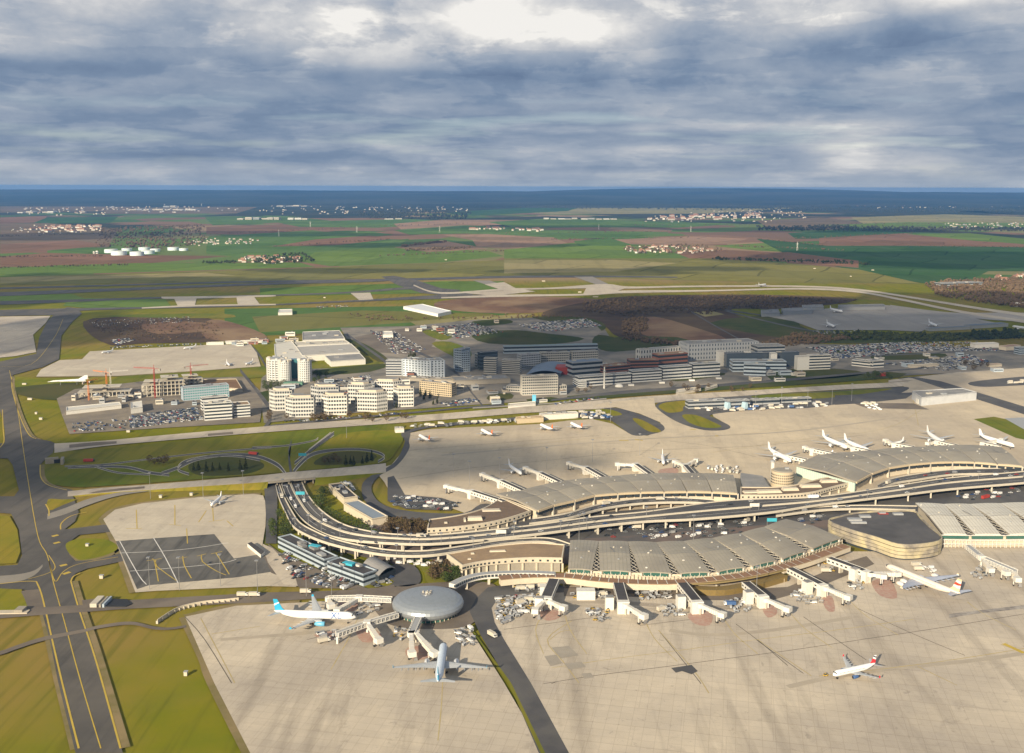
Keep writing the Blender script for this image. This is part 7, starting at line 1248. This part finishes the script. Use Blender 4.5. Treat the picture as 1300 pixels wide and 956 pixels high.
def longshed(x0, x1, y, h, d_, lab, m=white, rm_=None):
    a, b = G(x0, y), G(x1, y); t = thing('distant_shed', lab, 'warehouse'); k = max(2, int((x1 - x0) / 9)); rn = random.Random(int(x0 + y)); h *= .62; d_ *= .5
    for i in range(k):
        p, q = a.lerp(b, (i + rn.uniform(0, .12)) / k), a.lerp(b, (i + rn.uniform(.72, 1)) / k); o_ = rn.uniform(-.4, .7) * d_; hh_ = h * rn.uniform(.55, 1.15); m_ = rn.choice([m, m, cream, grey, conc])
        MB().prism([(p.x, p.y + o_), (q.x, p.y + o_), (q.x, p.y + o_ + d_ * rn.uniform(.5, 1)), (p.x, p.y + o_ + d_)], -1, hh_, m_, rn.choice([roof_white, roof_grey, conc])).build('shed_hall', t); MB().box(((p.x + q.x) / 2, p.y + o_ - .6, hh_ * .35), ((q.x - p.x) * .9, 1, hh_ * .25), glass).build('window_band', t)
for a in [(690, 735, 278.5, 16, 250, 'long white far warehouse, left of a pair'), (738, 785, 278.7, 18, 250, 'long white far warehouse, right of a pair'), (300, 355, 279, 28, 300, 'long cream far warehouse at the left'), (364, 392, 279, 32, 260, 'shorter pale far warehouse with a stepped roof'), (160, 250, 267, 24, 500, 'very far pale row of sheds on the left'), (20, 66, 270.5, 30, 400, 'very far white sheds at the left edge'), (352, 390, 262.5, 30, 600, 'faint pale sheds near the horizon on the left'), (208, 226, 263, 40, 400, 'faint white sheds near the horizon, small'), (1204, 1262, 257.2, 20, 900, 'faint pale strip of sheds near the horizon at right'), (1150, 1180, 261.8, 20, 500, 'faint pale sheds near the horizon, right of centre'), (488, 512, 278.5, 14, 120, 'small white far shed by the dark woods'), (118, 124, 322, 22, 30, 'small white building left of the storage tanks')]: longshed(*a)
def sprinkle(lab, px, n, sz, sd_):
    rn = random.Random(sd_); P = [tuple(G(a, b).xy) for a, b in px]; x0, x1 = min(p[0] for p in P), max(p[0] for p in P); y0, y1 = min(p[1] for p in P), max(p[1] for p in P); mb = MB(); k = 0
    while k < n:
        x, y = rn.uniform(x0, x1), rn.uniform(y0, y1)
        if not inpoly(x, y, P): continue
        k += 1; sz_ = sz * .68; w_, d_, h = sz_ * rn.uniform(.6, 1.6), sz_ * rn.uniform(.5, 1), sz_ * rn.uniform(.3, .5); a_ = rn.choice((0, .3, 1.3)); mb.box((x, y, h / 2 - .5), (w_, d_, h + 1), rn.choice([house_w, grey, cream, conc, conc_d]), a_); mb.box((x, y, h + sz_ * .14), (w_, d_, sz_ * .28), rn.choice([tile, roof_dbrown, roof_grey, conc]), a_, (1, .05))
    tag(mb.build('distant_houses'), lab, 'houses', kind='stuff')
sprinkle('scattered far town below the blue forest, left of centre', [(320, 268), (340, 262), (440, 259), (560, 261), (610, 268), (480, 272), (360, 272)], 150, 26, 1); sprinkle('scattered far town on the low rise at the right', [(810, 282), (830, 274), (900, 268), (1010, 266), (1040, 276), (960, 283)], 110, 22, 2); sprinkle('roofs of the far left town under the forest', [(0, 272), (30, 265), (110, 263), (240, 262), (330, 266), (200, 271), (60, 274)], 120, 28, 3)
sprinkle('roofs among trees in the far right fields', [(1180, 290), (1200, 284), (1300, 283), (1300, 291)], 60, 20, 4); sprinkle('farm roofs strung out in the left far fields', [(0, 292), (40, 286), (136, 286), (136, 294), (60, 297)], 60, 14, 5); sprinkle('tiny roofs on the horizon plain at the right', [(1080, 262), (1160, 258), (1300, 258), (1300, 263), (1120, 265)], 70, 34, 6); sprinkle('village roofs beyond the tank farm', [(225, 308), (262, 303), (330, 304), (330, 309), (250, 312)], 60, 14, 7)
TKP = thing('storage_tank', 'x', 'storage tank'); mb = MB(); mb.rings([[(r * math.cos(2 * math.pi * i / 28), r * math.sin(2 * math.pi * i / 28), z) for i in range(28)] for r, z in ((30, -1), (30, 17))], tankm); mb.build('tank_shell', TKP); mb = MB(); mb.tube((0, 0, 16.6), (0, 0, 18.6), 30.4, white, 28, 12); mb.build('tank_roof', TKP)
tanks = [(141, 320.5, 1.0, 'leftmost at the back'), (151, 323.5, 1.15, 'large one at the left front'), (161, 318.5, .8, 'second at the back'), (174, 324, 1.05, 'middle front'), (188, 322, 1.0, 'right front'), (183, 317.5, .9, 'middle back'), (197, 319, .8, 'behind the right front one'), (220, 317.5, .9, 'apart on the right'), (233, 318, .7, 'rightmost and smallest')]
for i, (x, y, s, lab) in enumerate(tanks): o = TKP if i == 0 else copy_tree(TKP); g = G(x, y); o.location = (g.x, g.y, 0); o.scale = (s, s, s * .9); tag(o, 'pale storage tank in the far tank farm, ' + lab, 'storage tank', 'storage tanks of the far tank farm')
def pyl():
    mb = MB()
    for sx_ in (-1, 1):
        for sy_ in (-1, 1): mb.tube((sx_ * 3, sy_ * 3, -1), (sx_ * .5, sy_ * .5, 42), .35, white, 4)
    for z in range(4, 40, 5): s = 3 - 2.5 * z / 42; mb.tube((-s, -s, z), (s, s, z + 4), .22, white, 3); mb.tube((s, -s, z), (-s, s, z + 4), .22, white, 3)
    for z in (28, 35): mb.box((0, 0, z), (16, .6, .6), white)
    o = mb.build('pylon'); COL.objects.unlink(o); me = o.data; bpy.data.objects.remove(o); return me
PY = pyl()
for (x, y) in [(354, 300), (453, 295), (558, 295), (394, 288), (760, 292), (877, 294), (1012, 318), (209, 262), (256, 262), (535, 268)]: o = bpy.data.objects.new('lattice_pylon', PY); COL.objects.link(o); g = G(x, y); o.location = (g.x, g.y, 0); tag(o, 'pale lattice pylon standing in the far fields', 'pylon', 'lattice pylons in the far fields')
def loc_hut(x, y, lab, w_=6): g = G(x, y); t = MB().box((g.x, g.y, .6), (w_ * .7, 2.4, 2.6), cream).box((g.x, g.y, 2.0), (w_ * .7 + .5, 2.9, .3), grey).build('airfield_hut'); tag(t, lab, 'hut')
for a in [(111, 693, 'small white hut on the grass island by the exit taxiways', 3.5), (129, 733, 'small white hut on the grass below the dark pad', 4), (31, 488, 'grey hut left of the display jet', 9), (38, 507, 'white hut with a dark shadow in the grass', 9), (46, 525, 'small white marker hut in the grass, upper', 4), (52, 532, 'white box in the grass, lower', 6), (163, 548, 'white box by the middle taxiway', 6), (204, 631, 'small box at the edge of the pale apron', 4), (243, 628, 'tiny white box by the pale apron fence', 4), (640, 500, 'pale kiosk near the totem', 5), (236, 856, 'tiny pale marker in the lower left grass', 3), (690, 357, 'dark-mouthed bunker by the far taxiway, left', 16), (756, 377, 'pale bunker below the far taxiway', 22), (736, 371, 'small bunker between the far taxiways', 14), (1108, 343, 'white hut near the airfield radar', 14), (1080, 351, 'small tower-like hut at the far perimeter', 8), (1034, 341, 'white hut by the dark hedge', 12), (412, 378, 'white mast hut by the far taxiway', 8), (566, 330, 'pale hut in the far field', 14)]: loc_hut(*a)

# ------------------------------------------------------------------ broken cloud overhead (solid lumps, outside this view) that shades parts of the airport
cloud_m = pm('cloud_vapour', (.85, .85, .85), 1, 0, 0); _t = NT(cloud_m.node_tree); _mx = _t.new('ShaderNodeMixShader'); _mx.inputs[0].default_value = .42; _tr = _t.new('ShaderNodeBsdfTransparent'); _t.l.new(_tr.outputs[0], _mx.inputs[1]); _t.l.new(_t.n['Principled BSDF'].outputs[0], _mx.inputs[2]); _t.l.new(_mx.outputs[0], _t.n['Material Output'].inputs[0])
def cloud(px, py, rx, ry, seed, alt=1100, th=60, rot=0.0):
    g = G(px, py); off = alt / math.tan(R(SUN_EL)); c = Vector((g.x - math.sin(R(SUN_AZ)) * off, g.y - math.cos(R(SUN_AZ)) * off, alt)); rows = []; nu, nv = 72, 18
    for j in range(nv + 1):
        ph = -math.pi / 2 + math.pi * j / nv; row = []
        for i in range(nu):
            a = 2 * math.pi * i / nu; d = Vector((math.cos(a), math.sin(a), 0)); f = 1 + .42 * noise.fractal(d * 1.3 + Vector((seed, 0, 0)), 1, 2, 3) + .16 * noise.fractal(d * 6 + Vector((seed, 3, ph)), 1, 2, 3)
            cp = abs(math.cos(ph)) ** .5; x, y = rx * f * cp * math.cos(a), ry * f * cp * math.sin(a); x, y = x * math.cos(rot) - y * math.sin(rot), x * math.sin(rot) + y * math.cos(rot)
            z = th * math.sin(ph) * (1 if ph > 0 else .4) * (1 + .6 * noise.noise(Vector((x * .004, y * .004, seed))))
            row.append((c.x + x, c.y + y, c.z + z))
        rows.append(row)
    mb = MB(); mb.rings(rows, cloud_m); o = mb.build('cloud', smooth=True); o['kind'] = 'structure'
for a in [(90, 366, 640, 460, 1.1), (15, 425, 170, 330, 2.4), (985, 430, 640, 560, 3.7), (700, 455, 190, 330, 4.2), (1170, 328, 900, 560, 5.3), (760, 346, 330, 160, 6.6), (270, 588, 340, 105, 7.2), (1230, 400, 520, 500, 8.1), (880, 388, 420, 260, 9.4), (430, 344, 330, 110, 12.2), (880, 341, 260, 120, 13.3), (20, 600, 110, 120, 14.4), (560, 585, 170, 70, 15.2)]: cloud(*a, th=25 if a[3] < 130 else 60)
for a in [(330, 297, 800, 380, 21.1), (720, 289, 900, 460, 22.4), (560, 311, 650, 230, 23.3), (70, 300, 700, 420, 24.4), (1020, 292, 900, 450, 25.7)]: cloud(*a, alt=1600, th=80)

# ------------------------------------------------------------------ air
hz = bpy.data.materials.new('haze_air'); hz.use_nodes = True; t = NT(hz.node_tree); t.n.remove(t.n['Principled BSDF']); pv = t.new('ShaderNodeVolumePrincipled'); pv.inputs['Color'].default_value = (.15, .39, .86, 1); pv.inputs['Density'].default_value = HAZE; pv.inputs['Anisotropy'].default_value = .15
t.l.new(pv.outputs[0], t.n['Material Output'].inputs['Volume'])
mb = MB(); mb.box((0, 14500, (318 - 4) / 2), (80000, 36500, 322), hz); o = mb.build('haze'); o['kind'] = 'stuff'; tag(o, 'pale blue haze filling the air over the whole airport', 'haze')

# ------------------------------------------------------------------ housekeeping of the joined small pieces
JOIN = {'mullion', 'roof_seam', 'roof_vent', 'crest_joint', 'window', 'column', 'roof_rib', 'lane_marking', 'roof_truss', 'rooftop_plant', 'balcony_band', 'cabin_window', 'cockpit_window', 'truss', 'tunnel_rib', 'embankment', 'crown', 'parapet', 'window_frame', 'gallery_frame', 'drive_column', 'mast', 'jib', 'worn_patch', 'landing_gear'}
for o in bpy.data.objects:
    if o.parent and o.name.split('.')[0] in JOIN: o['kind'] = 'stuff'
